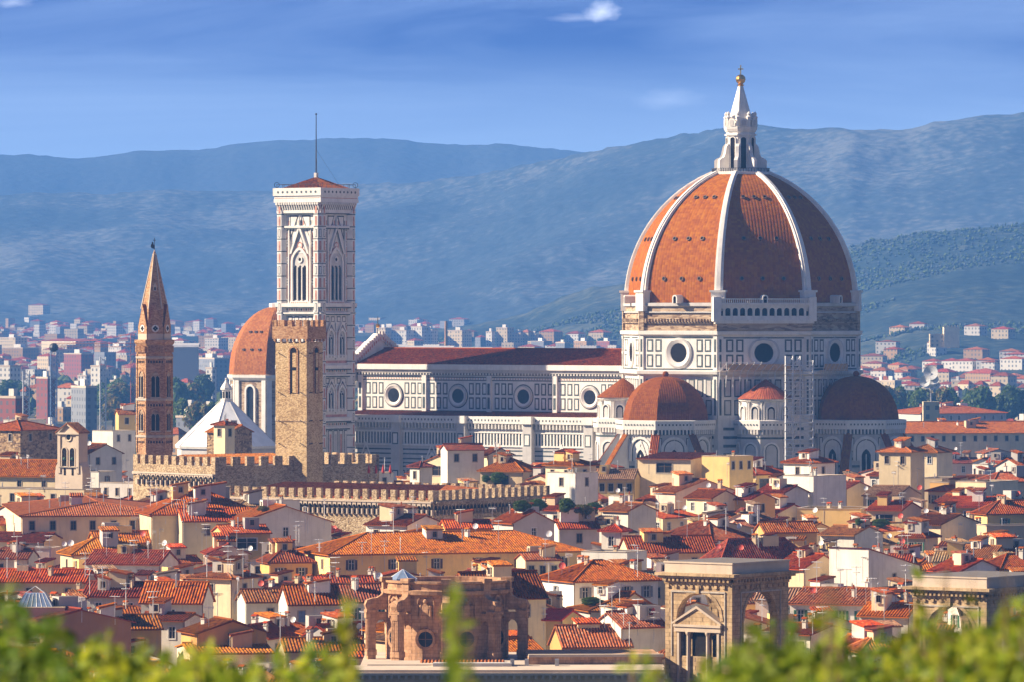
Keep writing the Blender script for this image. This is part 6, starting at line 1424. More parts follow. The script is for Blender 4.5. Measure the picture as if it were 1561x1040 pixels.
def lib_tower(xl, xc, xr, Y, lab, statue=True, dy=0):
    zz = lambda py: H - (py + dy - HY) * Y / F
    C_, dl, dr_, Ll, Lr = rect_from(xl, xc, xr, 900, Y, 37); C0 = Vector((C_.x, C_.y, 0)); cen = C0 + (dl * Ll + dr_ * Lr) * .5
    nl, nr = Vector((-dr_.x, -dr_.y, 0)), Vector((-dl.x, -dl.y, 0))
    tw = thing('arched_tower', lab, 'tower', (cen.x, cen.y, 0), 'twin towers of the library')
    zk, zt, zs, zb = zz(894), zz(865), zz(948), zz(1040) - 6
    mb = MB(); ar = Ll * .36; fl, fr_ = Fr(C0 + dl * Ll, nl), Fr(C0, nr)
    fbk, fbl = Fr(C0 + dr_ * Lr, dr_), Fr(C0 + dl * Ll + dr_ * Lr, dl)
    for ff, LL in ((fl, Ll), (fr_, Lr), (fbk, Ll), (fbl, Lr)):
        c = LL / 2; r_ = min(ar, LL * .33); t_ = 1.1
        # wall with an arched opening: two piers and spandrels, 1.1 m thick
        lo = zs - 4.5
        mb.fbox(ff, 0.002, c - r_, 0, zk, -t_, 0, 'ashlar'); mb.fbox(ff, c + r_, LL - .002, 0, zk, -t_, 0, 'ashlar'); mb.fbox(ff, c - r_, c + r_, 0, lo if ff not in (fr_,) else lo - 3, -t_, -.05, 'ashlar')
        n = 14; pts = [(c + r_ * math.cos(math.pi * k / n), zs + r_ * math.sin(math.pi * k / n)) for k in range(n + 1)]
        for (a0, b0), (a1, b1) in zip(pts, pts[1:]):
            mb.face([ff.p(a1, b1, 0), ff.p(a0, b0, 0), ff.p(a0, zk, 0), ff.p(a1, zk, 0)], 'ashlar'); mb.face([ff.p(a0, b0, -t_), ff.p(a1, b1, -t_), ff.p(a1, zk, -t_), ff.p(a0, zk, -t_)], 'ashlar')
            mb.face([ff.p(a0, b0, 0), ff.p(a1, b1, 0), ff.p(a1, b1, -t_), ff.p(a0, b0, -t_)], 'ashlar')
        mb.archband(ff, c, zs - .05, 2 * r_, .05, .42, -.2, .10, 'ashlar')
        mb.fbox(ff, c - .25, c + .25, zs + r_ - .1, zs + r_ + .9, 0, .3, 'ashlar')
        # sunk frame above the arch
        mb.fbox(ff, c - r_ - .75, c - r_ - .6, lo, zk - 1.0, -.01, .12, 'frame_stone'); mb.fbox(ff, c + r_ + .6, c + r_ + .75, lo, zk - 1.0, -.01, .12, 'frame_stone'); mb.fbox(ff, c - r_ - .75, c + r_ + .75, zk - 1.0, zk - .8, -.01, .16, 'frame_stone')
        # cornice with dentils
        nd = int(LL / .62)
        for i in range(nd): a = (i + .3) * LL / nd; mb.fbox(ff, a, a + .3, zk + .35, zk + .75, 0, .55, 'ashlar')
        for i in range(int(LL / 1.2)): a = .3 + i * 1.2; mb.fbox(ff, a, a + .4, zk - .45, zk - .1, 0, .22, 'ashlar')
    tw_body = mb.build('tower_wall', tw); mb = MB()
    qd = lambda o: [C0 - (dl + dr_) * o, C0 + dr_ * (Lr + o) - dl * o, C0 + dr_ * (Lr + o) + dl * (Ll + o), C0 + dl * (Ll + o) - dr_ * o]
    mb.prism(qd(.1), zk, zk + .36, 'ashlar', bottom=True); mb.prism(qd(.65), zk + .76, zk + 1.05, 'ashlar', bottom=True); mb.prism(qd(.95), zk + 1.05, zk + 1.4, 'ashlar', bottom=True); mb.prism(qd(0.05), zk + 1.4, zt + .25, 'beige_stone'); mb.prism(qd(.15), zt + .25, zt + .45, 'beige_stone', bottom=True, top='paving')
    mb.build('cornice', tw)
    # pedimented niche with columns inside the left arch
    mb = MB(); ff = Fr(C0 + dl * (Ll), nl); c = Ll / 2; lo = zs - 9.5; w_ = ar * .96
    mb.fbox(ff, c - w_, c + w_, zs - 1.5, zs - .9, -.3, .3, 'beige_stone'); mb.fbox(ff, c - w_ * 1.02, c + w_ * 1.02, zs - .9, zs - .6, -.3, .45, 'beige_stone')
    mb.face([ff.p(c - w_, zs - .6, .3), ff.p(c + w_, zs - .6, .3), ff.p(c, zs + 1.3, .3)], 'ashlar'); 
    for s_ in (-1, 1):
        pq = [ff.p(c + s_ * w_ * 1.05, zs - .6, .5), ff.p(c + s_ * w_ * 1.05, zs - .35, .5), ff.p(c, zs + 1.75, .5), ff.p(c, zs + 1.4, .5)]; mb.face(pq[::-s_], 'beige_stone')
        pq = [ff.p(c + s_ * w_ * 1.05, zs - .35, .5), ff.p(c, zs + 1.75, .5), ff.p(c, zs + 1.75, -.9), ff.p(c + s_ * w_ * 1.05, zs - .35, -.9)]; mb.face(pq[::s_], 'beige_stone')
        mb.rev(ff.p(c + s_ * w_ * .42, 0, .1), [(.24, lo), (.2, zs - 2.0), (.34, zs - 1.7), (.34, zs - 1.5)], 10, 0, 'beige_stone'); mb.fbox(ff, c + s_ * w_ * .86 - .16, c + s_ * w_ * .86 + .16, lo, zs - 1.5, -.3, .15, 'beige_stone')
        mb.fbox(ff, c + s_ * w_ * .63 - .25, c + s_ * w_ * .63 + .25, lo, zs - 1.9, -.5, -.25, 'void')
    mb.arch(ff, c, lo, w_ * .62, zs - lo - 2.2, -.2, 'void'); mb.fbox(ff, c - w_, c + w_, lo - .5, lo, -.3, .5, 'beige_stone'); mb.fbox(ff, c - w_, c + w_, zs - 9.5, zs - .9, -.7, -.55, 'ashlar')
    if statue: mb.build('niche', tw)
    if statue:
        st = thing('statue', 'dark green bronze statue of a robed figure in the niche of the arched tower', 'statue', ff.p(c, lo, .05)); mb = MB()
        cen_ = ff.p(c, 0, .05); mb.rev(cen_, [(.36, lo), (.42, lo + .1), (.30, lo + 1.2), (.36, lo + 1.9), (.38, lo + 2.3), (.15, lo + 2.55), (.11, lo + 2.65)], 10, 0, 'bronze_green'); mb.ball(cen_ + UP * (lo + 2.82), .19, 'bronze_green', 10, 1.15)
        for s_ in (-1, 1): mb.tube(cen_ + ff.u * .36 * s_ + UP * (lo + 2.3), cen_ + ff.u * .44 * s_ + ff.n * .15 + UP * (lo + 1.7), .11, 'bronze_green', 6); mb.tube(cen_ + ff.u * .44 * s_ + ff.n * .15 + UP * (lo + 1.7), cen_ + ff.u * .1 * s_ + ff.n * .38 + UP * (lo + 1.75), .09, 'bronze_green', 6)
        for q in range(5): mb.tube(cen_ + ff.u * (-.25 + .12 * q) + ff.n * .3 + UP * lo, cen_ + ff.u * (-.15 + .07 * q) + ff.n * .3 + UP * (lo + 1.7), .05, 'bronze_green', 4)
        mb.build('figure', st, smooth=True)
    return tw
lib_tower(1014, 1116, 1202, 694, 'square stone tower with open arches and a statue niche beside the low library wings')
lib_tower(1392, 1504, 1600, 690, 'square stone tower with a heavy dentil cornice, its lower half screened by green shrubs', False, 22)

# ------------------------------------------------------------------ glass roof lantern in the lower corner
gl = P(54, 925, 735); g = thing('glass_lantern', 'greenish glazed skylight with white bars on a low roof at the edge of the town', 'skylight', gl)
mb = MB(); gb = [gl + Vector((x, y, 0)) for x, y in ((-2.3, -2), (2.3, -2), (2.3, 2), (-2.3, 2))]; gt = [gl + Vector((x, y, 1.7)) for x, y in ((-1.3, -.9), (1.3, -.9), (1.3, .9), (-1.3, .9))]
for i in range(4): mb.face([gb[i], gb[(i + 1) % 4], gt[(i + 1) % 4], gt[i]], 'metal_sheet_blue')
mb.face(gt, 'metal_sheet_blue'); mb.build('glazing', g); mb = MB()
for i in range(4):
    for k in range(7): t_ = k / 7; mb.tube(gb[i].lerp(gb[(i + 1) % 4], t_), gt[i].lerp(gt[(i + 1) % 4], t_), .04, 'frame_white', 4)
for q in gt: mb.tube(q, gl + UP * 2.6, .05, 'frame_white', 4)
mb.build('glazing_bars', g)
mb = MB(); slab(mb, gl.x - 4, gl.x + 4, gl.y - 3, gl.y + 4, 0, gl.z, 'stucco_tan'); mb.build('base_wall', g)
# ------------------------------------------------------------------ the modern city on the plain
def block_mb(mb, c, a, b, h, al, wm, top, z0=0.0):
    dl = Vector((-math.cos(R(al)), math.sin(R(al)), 0)); dr_ = Vector((math.sin(R(al)), math.cos(R(al)), 0))
    q = [c - dl * a / 2 - dr_ * b / 2, c - dl * a / 2 + dr_ * b / 2, c + dl * a / 2 + dr_ * b / 2, c + dl * a / 2 - dr_ * b / 2]
    mb.prism(q, z0 - 3, z0 + h, wm, top=top); return q, dl, dr_
BLK = []
def apartment(px, py_top, py_base, wpx, Y, wall, al, hiproof=False, desc=''):
    z0 = ground_z(Y); h = max(4, H - (py_top - HY) * Y / F - z0); wd = wpx * Y / F; ca, sa = math.cos(R(al)), math.sin(R(al))
    b = wd * .38 / sa if al > 20 else 11; a = wd * .62 / ca
    c = Vector(((px - CX) * Y / F, Y, 0)); o = thing('apartment_block', 'x', 'building', (c.x, c.y, z0), 'apartment blocks on the plain')
    mb = MB(); q, dl, dr_ = block_mb(mb, c, a, b, h, al, 'block_' + wall, 'paving', z0); mb.build('wall', o); rb = MB(); z = z0 + h
    if hiproof:
        e = [v + UP * z + (v - c).normalized() * .7 for v in q]; d = dl if a > b else dr_; rr = (max(a, b) - min(a, b)) / 2; t0, t1 = c + UP * (z + 2.6) - d * rr, c + UP * (z + 2.6) + d * rr
        for i in range(4):
            s0 = min((t0, t1), key=lambda t: (t - e[i]).length); s1 = min((t0, t1), key=lambda t: (t - e[(i + 1) % 4]).length)
            rb.face([e[i], e[(i + 1) % 4], s1, s0] if (s1 - s0).length > .1 else [e[i], e[(i + 1) % 4], s0], 'tiles_red', [(0, 0), (8, 0), (7, 4), (1, 4)][:4 if (s1 - s0).length > .1 else 3])
    else:
        rb.prism([v + (v - c).normalized() * .3 for v in q], z, z + .9, 'block_' + wall if False else 'beige_stone', top='paving'); rb.prism([c + (v - c) * .3 for v in q], z + .9, z + 3.6, 'stucco_white', top='paving')
    rb.build('roof', o)
    BLK.append(dict(o=o, wall=wall, hip=hiproof, px=px, py=py_top, desc=desc, w=wpx))
    return o
for a_ in [(120, 541, 610, 52, 2600, 'red', 50, False, 'a tall sunlit side'), (180, 530, 600, 62, 3000, 'white', 52, False, 'a white stair tower'), (30, 532, 590, 66, 3300, 'ochre', 40, False, ''), (105, 592, 640, 50, 2150, 'white', 40, True, ''), (128, 592, 650, 48, 1980, 'grey', 66, False, ''), (50, 545, 600, 50, 2900, 'cream', 40, True, ''), (12, 560, 620, 44, 2500, 'white', 36, False, ''),
          (70, 578, 622, 34, 2150, 'red', 50, False, ''), (20, 608, 648, 50, 1990, 'red', 40, False, ''), (150, 560, 620, 26, 2700, 'white', 40, False, ''), (300, 539, 572, 52, 3200, 'white', 60, True, ''), (322, 548, 585, 70, 2900, 'grey', 68, False, ''), (296, 570, 620, 56, 2500, 'cream', 64, True, ''), (322, 563, 600, 18, 2460, 'white', 40, False, ''), (110, 520, 540, 120, 4300, 'cream', 70, True, 'a long roof'),
          (270, 520, 545, 60, 4300, 'grey', 60, False, ''), (330, 516, 540, 40, 4500, 'white', 40, False, ''), (20, 515, 530, 50, 4600, 'cream', 50, False, ''),
          (1345, 515, 570, 72, 2700, 'grey', 64, False, ''), (1316, 526, 590, 40, 2500, 'ochre', 60, False, ''), (1380, 535, 570, 46, 2600, 'cream', 40, True, ''), (1412, 537, 570, 50, 2650, 'red', 60, True, ''), (1440, 505, 530, 30, 3300, 'white', 40, False, ''), (1425, 548, 575, 60, 2300, 'cream', 30, False, ''), (1475, 545, 575, 50, 2400, 'white', 40, True, ''), (1535, 528, 560, 60, 2500, 'white', 30, False, ''), (1440, 568, 600, 46, 2050, 'cream', 40, True, ''), (1500, 570, 600, 60, 2050, 'ochre', 60, True, ''), (1530, 574, 605, 44, 2000, 'cream', 40, True, ''), (1540, 548, 575, 50, 2350, 'grey', 60, False, ''), (1390, 563, 600, 44, 2100, 'cream', 30, True, ''), (1345, 566, 605, 40, 2100, 'white', 40, True, ''), (1466, 556, 580, 50, 2250, 'grey', 64, True, ''), (1500, 535, 560, 46, 2700, 'cream', 40, True, ''),
          (790, 508, 532, 30, 4300, 'cream', 40, False, ''), (803, 506, 530, 22, 4400, 'cream', 40, True, ''), (815, 510, 536, 16, 4200, 'white', 40, False, ''), (615, 504, 525, 42, 4600, 'white', 40, False, ''), (656, 503, 524, 26, 4500, 'white', 40, False, ''), (700, 504, 524, 42, 4550, 'cream', 40, False, ''), (748, 506, 528, 16, 4350, 'white', 40, False, ''), (840, 505, 525, 40, 4400, 'ochre', 40, True, ''), (878, 508, 526, 34, 4350, 'white', 40, True, ''), (915, 506, 528, 40, 4300, 'cream', 40, True, ''), (825, 521, 540, 34, 3500, 'grey', 60, False, ''), (858, 524, 542, 24, 3350, 'grey', 60, False, ''), (890, 521, 540, 34, 3400, 'ochre', 60, False, ''), (925, 521, 540, 34, 3450, 'red', 60, False, ''), (640, 498, 512, 30, 5200, 'white', 40, False, ''), (770, 500, 515, 30, 5100, 'cream', 40, False, ''), (585, 500, 520, 26, 4900, 'cream', 40, False, '')]:
    zt_ = (17 if a_[0] > 1300 else 22) if not a_[7] else (11 if a_[0] > 1300 else 14)
    if a_[0] in range(540, 946): zt_ += 6
    Ya = max(1990, min(5200, (H - zt_) * F / (a_[1] - HY)))
    apartment(a_[0], a_[1], a_[2], a_[3] * .9, Ya, *a_[5:])
r = random.Random(21)
for i in range(170):                # further single blocks between the ones above
    Y = r.uniform(2000, 4200); px = r.choice((r.uniform(-10, 205), r.uniform(262, 350), r.uniform(1310, 1565), r.uniform(1310, 1565), r.uniform(545, 940)))
    if 545 < px < 940: Y = r.uniform(3300, 4800)
    if any(abs(px - b['px']) < .5 * b['w'] and abs((H - b['o'].location.z) - 0) >= 0 and abs(b['o'].location.y - Y) < 90 for b in BLK): continue
    z0 = ground_z(Y); top = z0 + r.uniform(5, 11 if px < 1300 else 8); apartment(px, HY + (H - top) * F / Y, 0, r.uniform(14, 40) * 3000 / Y, Y, r.choice(('white', 'cream', 'white', 'grey', 'ochre', 'cream')), r.choice((40, 40, 60, 30)), r.random() < .5)
# everything smaller and farther: one mass of houses on the plain and up the first slopes
mb = MB()
for i in range(4200):
    Y = 4000 + 3300 * r.random() ** 0.8; px = r.uniform(-40, 1600); c = Vector(((px - CX) * Y / F, Y, 0)); z0 = ground_z(Y)
    if px > 1000 and Y > 4000: continue
    a, b, h = r.uniform(7, 20), r.uniform(7, 13), r.choice((5, 6, 7, 9, 10, 12, 20 if r.random() < .3 else 8)); wl = 'block_' + r.choice(('white', 'white', 'cream', 'cream', 'grey', 'ochre'))
    q, dl, dr_ = block_mb(mb, c, a, b, h, r.choice((40, 40, 60, 30)), wl, 'paving', z0)
    if r.random() < .55:
        t_ = c + UP * (z0 + h + 2.4)
        for k in range(4): mb.face([q[k] + UP * (z0 + h + .05), q[(k + 1) % 4] + UP * (z0 + h + .05), t_], 'tiles_red', [(0, 0), (9, 0), (4, 5)])
tag(mb.build('distant_city'), kind='stuff')
mb = MB()                            # the trees between those houses, too many and too small to tell apart
for i in range(5200):
    Y = 1950 + 4600 * r.random() ** .7; px = r.uniform(-40, 1600); x = (px - CX) * Y / F; z = ground_z(Y)
    if fbm(x * .006 + 9, Y * .002, 3) < .02: continue
    hh = r.uniform(4, 9); a = hh * r.uniform(.45, .8); m_ = r.choice(('leaf_dark', 'leaf_mid', 'leaf_dark', 'leaf_autumn')); ph_ = r.uniform(0, 6)
    rg = [Vector((x + a * math.cos(ph_ + k) * r.uniform(.7, 1.2), Y + a * math.sin(ph_ + k) * r.uniform(.7, 1.2), z + hh * r.uniform(.35, .6))) for k in range(6)]
    for k in range(6): mb.face([rg[k], rg[(k + 1) % 6], Vector((x, Y, z + hh))], m_); mb.face([rg[(k + 1) % 6], rg[k], Vector((x, Y, z))], m_)
tag(mb.build('plain_woodland'), kind='stuff')
# villas scattered up the foothills and the mountain: those one can pick out are things
VIL = []
def villa(hname, px, tt, sc, r=r):
    x, y, z = HILLS[hname](px, tt); c = Vector((x, y, 0)); o = thing('hill_villa', 'x', 'house', (x, y, z - 2), 'villas on the wooded hillside'); mb = MB(); wl = r.choice(('white', 'cream', 'white', 'ochre'))
    a, b, h = sc * r.uniform(11, 20), sc * r.uniform(8, 11), sc * r.uniform(5, 8); q, dl, dr_ = block_mb(mb, c, a, b, h + 3, r.choice((40, 25, 60)), 'block_' + wl, 'paving', z - 2); mb.build('wall', o); rb = MB(); t_ = c + UP * (z + h + 1 + 2.2)
    for k in range(4): rb.face([q[k] + (q[k] - c).normalized() * .6 + UP * (z + h + 1.02), q[(k + 1) % 4] + (q[(k + 1) % 4] - c).normalized() * .6 + UP * (z + h + 1.02), t_], 'tiles_red', [(0, 0), (9, 0), (4, 5)])
    rb.build('roof', o); VIL.append(dict(o=o, px=px, py=PX(Vector((x, y, z)))[1], wall=wl, hname=hname))
for i in range(42): villa('foothills', r.uniform(1312, 1565), .04 + .36 * r.random() ** 1.4, 1.0)
for i in range(8): villa('foothills', r.uniform(700, 945), r.uniform(.1, .85), .9)
for px, tt in ((262, .14), (300, .13), (330, .10), (372, .12), (398, .13), (285, .1), (90, .1), (140, .12), (60, .34), (640, .2), (700, .24)): villa('main_hills', px, tt, 1.5)
for px, tt in ((1372, .43), (1400, .45)): villa('foothills', px, tt, .8)
# castle-like villa, church tower, chimney stack, sheds, cranes, aerial farm
c_ = P(1438, 512, 3700); o = thing('battlemented_villa', 'pale square villa with a raised battlemented end above the suburb, on the lower slope', 'villa', c_ - UP * 8); mb = MB()
mb.prism([c_ + Vector(q) for q in ((-9, -5, 0), (4, -5, 0), (4, 5, 0), (-9, 5, 0))], c_.z - 8, c_.z + 1.5, 'block_cream', top='paving'); mb.prism([c_ + Vector(q) for q in ((0, -6, 0), (10, -6, 0), (10, 5.5, 0), (0, 5.5, 0))], c_.z - 8, c_.z + 6.0, 'stucco_cream', top='paving')
merlons(mb, c_ + Vector((0, -6, 0)), c_ + Vector((10, -6, 0)), c_.z + 6.0, c_.z + 7.2, 1.2, 1.0, Vector((0, -1, 0)), .6, 'stucco_cream'); mb.build('wall', o)
c_ = P(680, 535, 3800); o = thing('factory_chimney', 'thin tall factory chimney rising beyond the ridge of the cathedral roof', 'chimney', (c_.x, c_.y, 0)); mb = MB(); mb.rev(c_, [(1.5, 0), (.95, H - (489 - HY) * 3800 / F)], 10, 0, 'tower_brick'); mb.build('stack', o)
for px, w_, Y, py in ((655, 70, 3500, 528), (715, 66, 3300, 530), (590, 60, 3700, 526), (400, 60, 3400, 528), (282, 40, 3500, 524)):
    c_ = Vector(((px - CX) * Y / F, Y, 0)); zt = H - (py - HY) * Y / F; wd = w_ * Y / F; o = thing('industrial_shed', 'x', 'shed', c_, 'long pale industrial sheds'); mb = MB(); f = Fr(c_ - Vector((wd / 2, 8, 0)), (0, -1, 0)); mb.fbox(f, 0, wd, 0, zt - 2.5, -16, 0, 'block_white'); mb.build('wall', o); mb = MB()
    for k in range(6):
        y0, y1 = math.cos(math.pi * k / 6), math.cos(math.pi * (k + 1) / 6); h0, h1 = math.sin(math.pi * k / 6) * 2.4, math.sin(math.pi * (k + 1) / 6) * 2.4
        mb.face([f.p(-1, zt - 2.4 + h0, -8 + 8.5 * y0), f.p(wd + 1, zt - 2.4 + h0, -8 + 8.5 * y0), f.p(wd + 1, zt - 2.4 + h1, -8 + 8.5 * y1), f.p(-1, zt - 2.4 + h1, -8 + 8.5 * y1)], 'marble_grey')
    mb.build('roof', o); o['label'] = {655: 'pale vaulted shed beyond the cathedral ridge, beside the thin factory chimney', 715: 'pale vaulted shed beyond the middle of the cathedral ridge, nearer than the apartment blocks', 590: 'pale vaulted shed just behind the stepped gable of the cathedral', 400: 'pale vaulted shed half hidden behind the great chapel dome', 282: 'pale vaulted shed between the spired brick tower and the chapel dome'}[px]
def lattice(mb, p0, p1, w_, m, n):
    d = (p1 - p0) / n; ax = d.normalized(); sx_ = ax.cross(Vector((0, 1, 0))).normalized() * w_ / 2 if abs(ax.y) < .9 else Vector((w_ / 2, 0, 0)); sy_ = ax.cross(sx_).normalized() * w_ / 2
    cs = [sx_ + sy_, sx_ - sy_, -sx_ - sy_, -sx_ + sy_]
    for c in cs: mb.tube(p0 + c, p1 + c, w_ * .07, m, 4)
    for i in range(n):
        for k in range(4): mb.tube(p0 + d * i + cs[k], p0 + d * (i + 1) + cs[(k + 1) % 4], w_ * .045, m, 3)
for px, pt, Y, m_, jib, lab in ((82, 535, 2050, 'metal_sheet_blue', None, 'blue lattice crane mast with a dark round top, in front of the red apartment block'), (40, 566, 2050, 'scaffold_steel', None, 'pale grey steel lattice mast beside the blue one'), (157, 545, 2200, 'scaffold_steel', None, 'slim pale lattice mast in front of the white stair tower'), (202, 508, 2900, 'crane_red', (80, 212, 527), 'red and white tower crane with a long level jib behind the spired brick tower')):
    c_ = Vector(((px - CX) * Y / F, Y, 0)); zt = H - (pt - HY) * Y / F; o = thing('tower_crane' if jib else 'lattice_mast', lab, 'crane' if jib else 'mast', c_, None); mb = MB(); lattice(mb, c_, c_ + UP * zt, 2.2 if not jib else 1.8, m_, 18)
    if px == 82: mb.ball(c_ + UP * (zt + 1), 1.7, 'metal_dark', 10)
    mb.build('mast', o)
    if jib: mb = MB(); zj = H - (jib[2] - HY) * Y / F; lattice(mb, Vector(((jib[0] - CX) * Y / F, Y, zj)), Vector(((jib[1] - CX) * Y / F, Y, zj)), 1.9, 'crane_red', 22); mb.tube(c_ + UP * zt, Vector(((jib[0] + 30 - CX) * Y / F, Y, zj + 1)), .12, 'crane_red', 4); mb.build('jib', o)
c_ = P(1419, 600, 1990); o = thing('aerial_cluster', 'cluster of big white satellite dishes on a roof above the right-hand trees', 'satellite dishes', c_); mb = MB()
mb.prism([c_ + nvec(45 + 90 * k) * 4 for k in range(4)], c_.z - 16, c_.z - 3, 'block_cream'); mb.tube(c_ - UP * 3, c_ + UP * 3, .3, 'metal_grey', 6); mb.build('mount', o)
for px, py, rr in ((1419, 569, 2.6), (1410, 582, 2.0), (1423, 580, 2.0), (1413, 588, 1.3), (1428, 588, 1.3), (1421, 591, 1.0)):
    q = P(px, py, 1988); mb = MB(); f = Fr(q, (-.3, -1, 0)); mb.ring(f, 0, 0, 0.01, rr, -.25, .25, 'dish_white', 20); mb.tube(q, c_, .12, 'metal_grey', 4); mb.build('dish', o)

# ------------------------------------------------------------------ trees and roof gardens
def crown_mb(seed, n, mats, a=1.0, leaf=.10):
    r = random.Random(seed); mb = MB(); lobes = []
    for i in range(9): th, ph_ = r.uniform(0, 6.28), r.uniform(-.5, 1.2); rr = r.uniform(.35, .68); lobes.append((Vector((rr * math.cos(th) * math.cos(ph_), rr * math.sin(th) * math.cos(ph_), rr * math.sin(ph_) * .8)), r.uniform(.26, .46)))
    for i in range(n):
        c, rad = r.choice(lobes); v = Vector((r.gauss(0, 1), r.gauss(0, 1), r.gauss(0, 1))).normalized(); p = c + v * rad * r.uniform(.55, 1.05) ** .6
        nn = (v + Vector((r.gauss(0, .6), r.gauss(0, .6), r.gauss(0, .6)))).normalized(); s = nn.cross(Vector((r.gauss(0, 1), r.gauss(0, 1), r.gauss(0, 1)))).normalized(); t = nn.cross(s); l = leaf * r.uniform(.6, 1.4)
        mb.face([p - s * l, p - t * l * .6, p + s * l, p + t * l * .6], mats[min(len(mats) - 1, int(r.random() ** 1.3 * len(mats)))])
    return mb
CROWNS = []
for sd, ms in ((1, ['leaf_mid', 'leaf_near_dark', 'leaf_mid']), (2, ['leaf_autumn', 'leaf_near_dark', 'leaf_autumn']), (3, ['leaf_tree', 'leaf_near_dark']), (4, ['leaf_autumn', 'leaf_mid'])):
    o = crown_mb(sd, 2200, ms).build('crown'); CROWNS.append(o.data); bpy.data.objects.remove(o)
tm = MB(); tm.tube((0, 0, 0), (.04, 0, .55), .04, 'bark', 7, .025)
for k in range(5): tm.tube((.03, 0, .42 + .03 * k), (.16 * math.cos(k * 1.3), .16 * math.sin(k * 1.3), .8), .014, 'bark', 5, .006)
o = tm.build('trunk'); TRUNK = o.data; bpy.data.objects.remove(o)
TREES = []
def tree(px, py_top, py_base, wpx, Y, kind, label=None, name='tree', zbase=None):
    top = H - (py_top - HY) * Y / F; zb = (H - (py_base - HY) * Y / F) if zbase is None else zbase
    x = (px - CX) * Y / F; wd = wpx * Y / F; hgt = max(top - zb, 1.5)
    o = thing(name, label or 'x', 'tree' if name == 'tree' else name.replace('_', ' '), (x, Y, zb), 'trees beyond the small dome' if px > 1300 else None)
    t = bpy.data.objects.new('trunk', TRUNK); t.scale = (hgt, hgt, hgt * .9); link(t, o)
    c = bpy.data.objects.new('crown', CROWNS[kind]); ch_ = min(hgt * .92, wd * 1.5); c.location = (0, 0, hgt - ch_ * .5); c.scale = (wd * .66, wd * .66, ch_ * .62); c.rotation_euler = (0, 0, r.uniform(0, 6.28)); link(c, o)
    TREES.append((o, px, kind)); return o
tl = [(1322, 592, 26, 3), (1345, 586, 30, 1), (1362, 590, 34, 1), (1380, 587, 32, 0), (1398, 592, 26, 2), (1425, 588, 44, 3), (1452, 592, 26, 2), (1480, 596, 24, 2), (1498, 590, 36, 2), (1528, 600, 28, 0), (1552, 590, 46, 2), (1408, 604, 30, 2), (1366, 608, 24, 0)]
TD = ['dark green', 'rusty brown and green', 'fresh green', 'golden brown']
for i, (px, pt, w_, k) in enumerate(tl): tree(px, pt, 660, w_ * 1.25, 2560 + 20 * (i % 4), k, zbase=0)
for i, (px, pt, w_, Y) in enumerate([(172, 576, 40, 2450), (190, 582, 44, 2400), (150, 585, 30, 2500), (276, 574, 40, 2250), (292, 582, 36, 2300), (310, 572, 28, 2350), (284, 606, 40, 1900), (306, 610, 36, 1880), (268, 614, 30, 1900), (328, 612, 24, 1880), (172, 604, 30, 2100), (20, 580, 40, 2600)]):
    tree(px, pt, 640, w_ * 1.15, min(Y * 1.25, (H - 13) * F / (pt - HY)), i % 3, zbase=0)
garden = [(798, 765, 34, 16, 2, 'rounded olive green hedge on the roof terrace behind the grey gabled house'), (822, 763, 34, 18, 0, 'silvery green bush on the roof terrace, beside the rounded hedge'), (866, 762, 30, 20, 2, 'tall loose green bush at the foot of the squat white tower'), (888, 770, 26, 16, 3, 'yellow green bush in a roof garden beside the squat white tower'), (908, 768, 30, 14, 2, 'clipped green hedge at the end of the roof garden'), (905, 912, 40, 12, 2, 'potted greenery on the balcony of the house with grey shutters'), (400, 772, 16, 9, 3, 'small yellowish bush on the wall of the white terrace house'), (1345, 793, 34, 12, 2, 'climbing plants below the shaded loggia'), (1310, 792, 14, 10, 0, 'dark potted shrub behind the long yellow wall'), (762, 722, 30, 15, 0, 'ivy hanging on the terrace under the tan hip roofed house'), (490, 1010, 40, 20, 0, 'dark hedge on a low roof terrace beside the beige library wings'), (742, 726, 16, 10, 2, 'fresh green creeper beside the open loggia')]
# ------------------------------------------------------------------ dishes, aerials and parasols, set down on whatever roof is there
from mathutils.bvhtree import BVHTree
bpy.context.view_layer.update()
bv, bf, bo = [], [], []
for o in S.objects:
    if o.type != 'MESH' or o.name.startswith(('far_hills', 'main_hills', 'foothills', 'woodland', 'mountain', 'plain', 'distant')): continue
    i0 = len(bv); M_ = o.matrix_world; bv.extend(M_ @ v.co for v in o.data.vertices)
    for p in o.data.polygons: bf.append([i0 + k for k in p.vertices]); bo.append(o)
TREE = BVHTree.FromPolygons(bv, bf)
HITN = [None]
def cast(px, py):
    loc, nrm, i, d_ = TREE.ray_cast(Vector((0, 0, H)), Vector(((px - CX) / F, 1, (HY - py) / F)).normalized())
    HITN[0] = nrm
    return (loc, bo[i]) if loc is not None else (None, None)
def house_of(ob):
    while ob is not None and ob.parent is not None: ob = ob.parent
    return ob
gd = []
for px, py, wpx, hpx, k, lab in garden:
    loc, ob = cast(px, py + hpx)
    if loc is None: continue
    gd.append((px, py, wpx, hpx, k, lab, loc.y - .5))
DISH = []; ANT = []
dm = {}
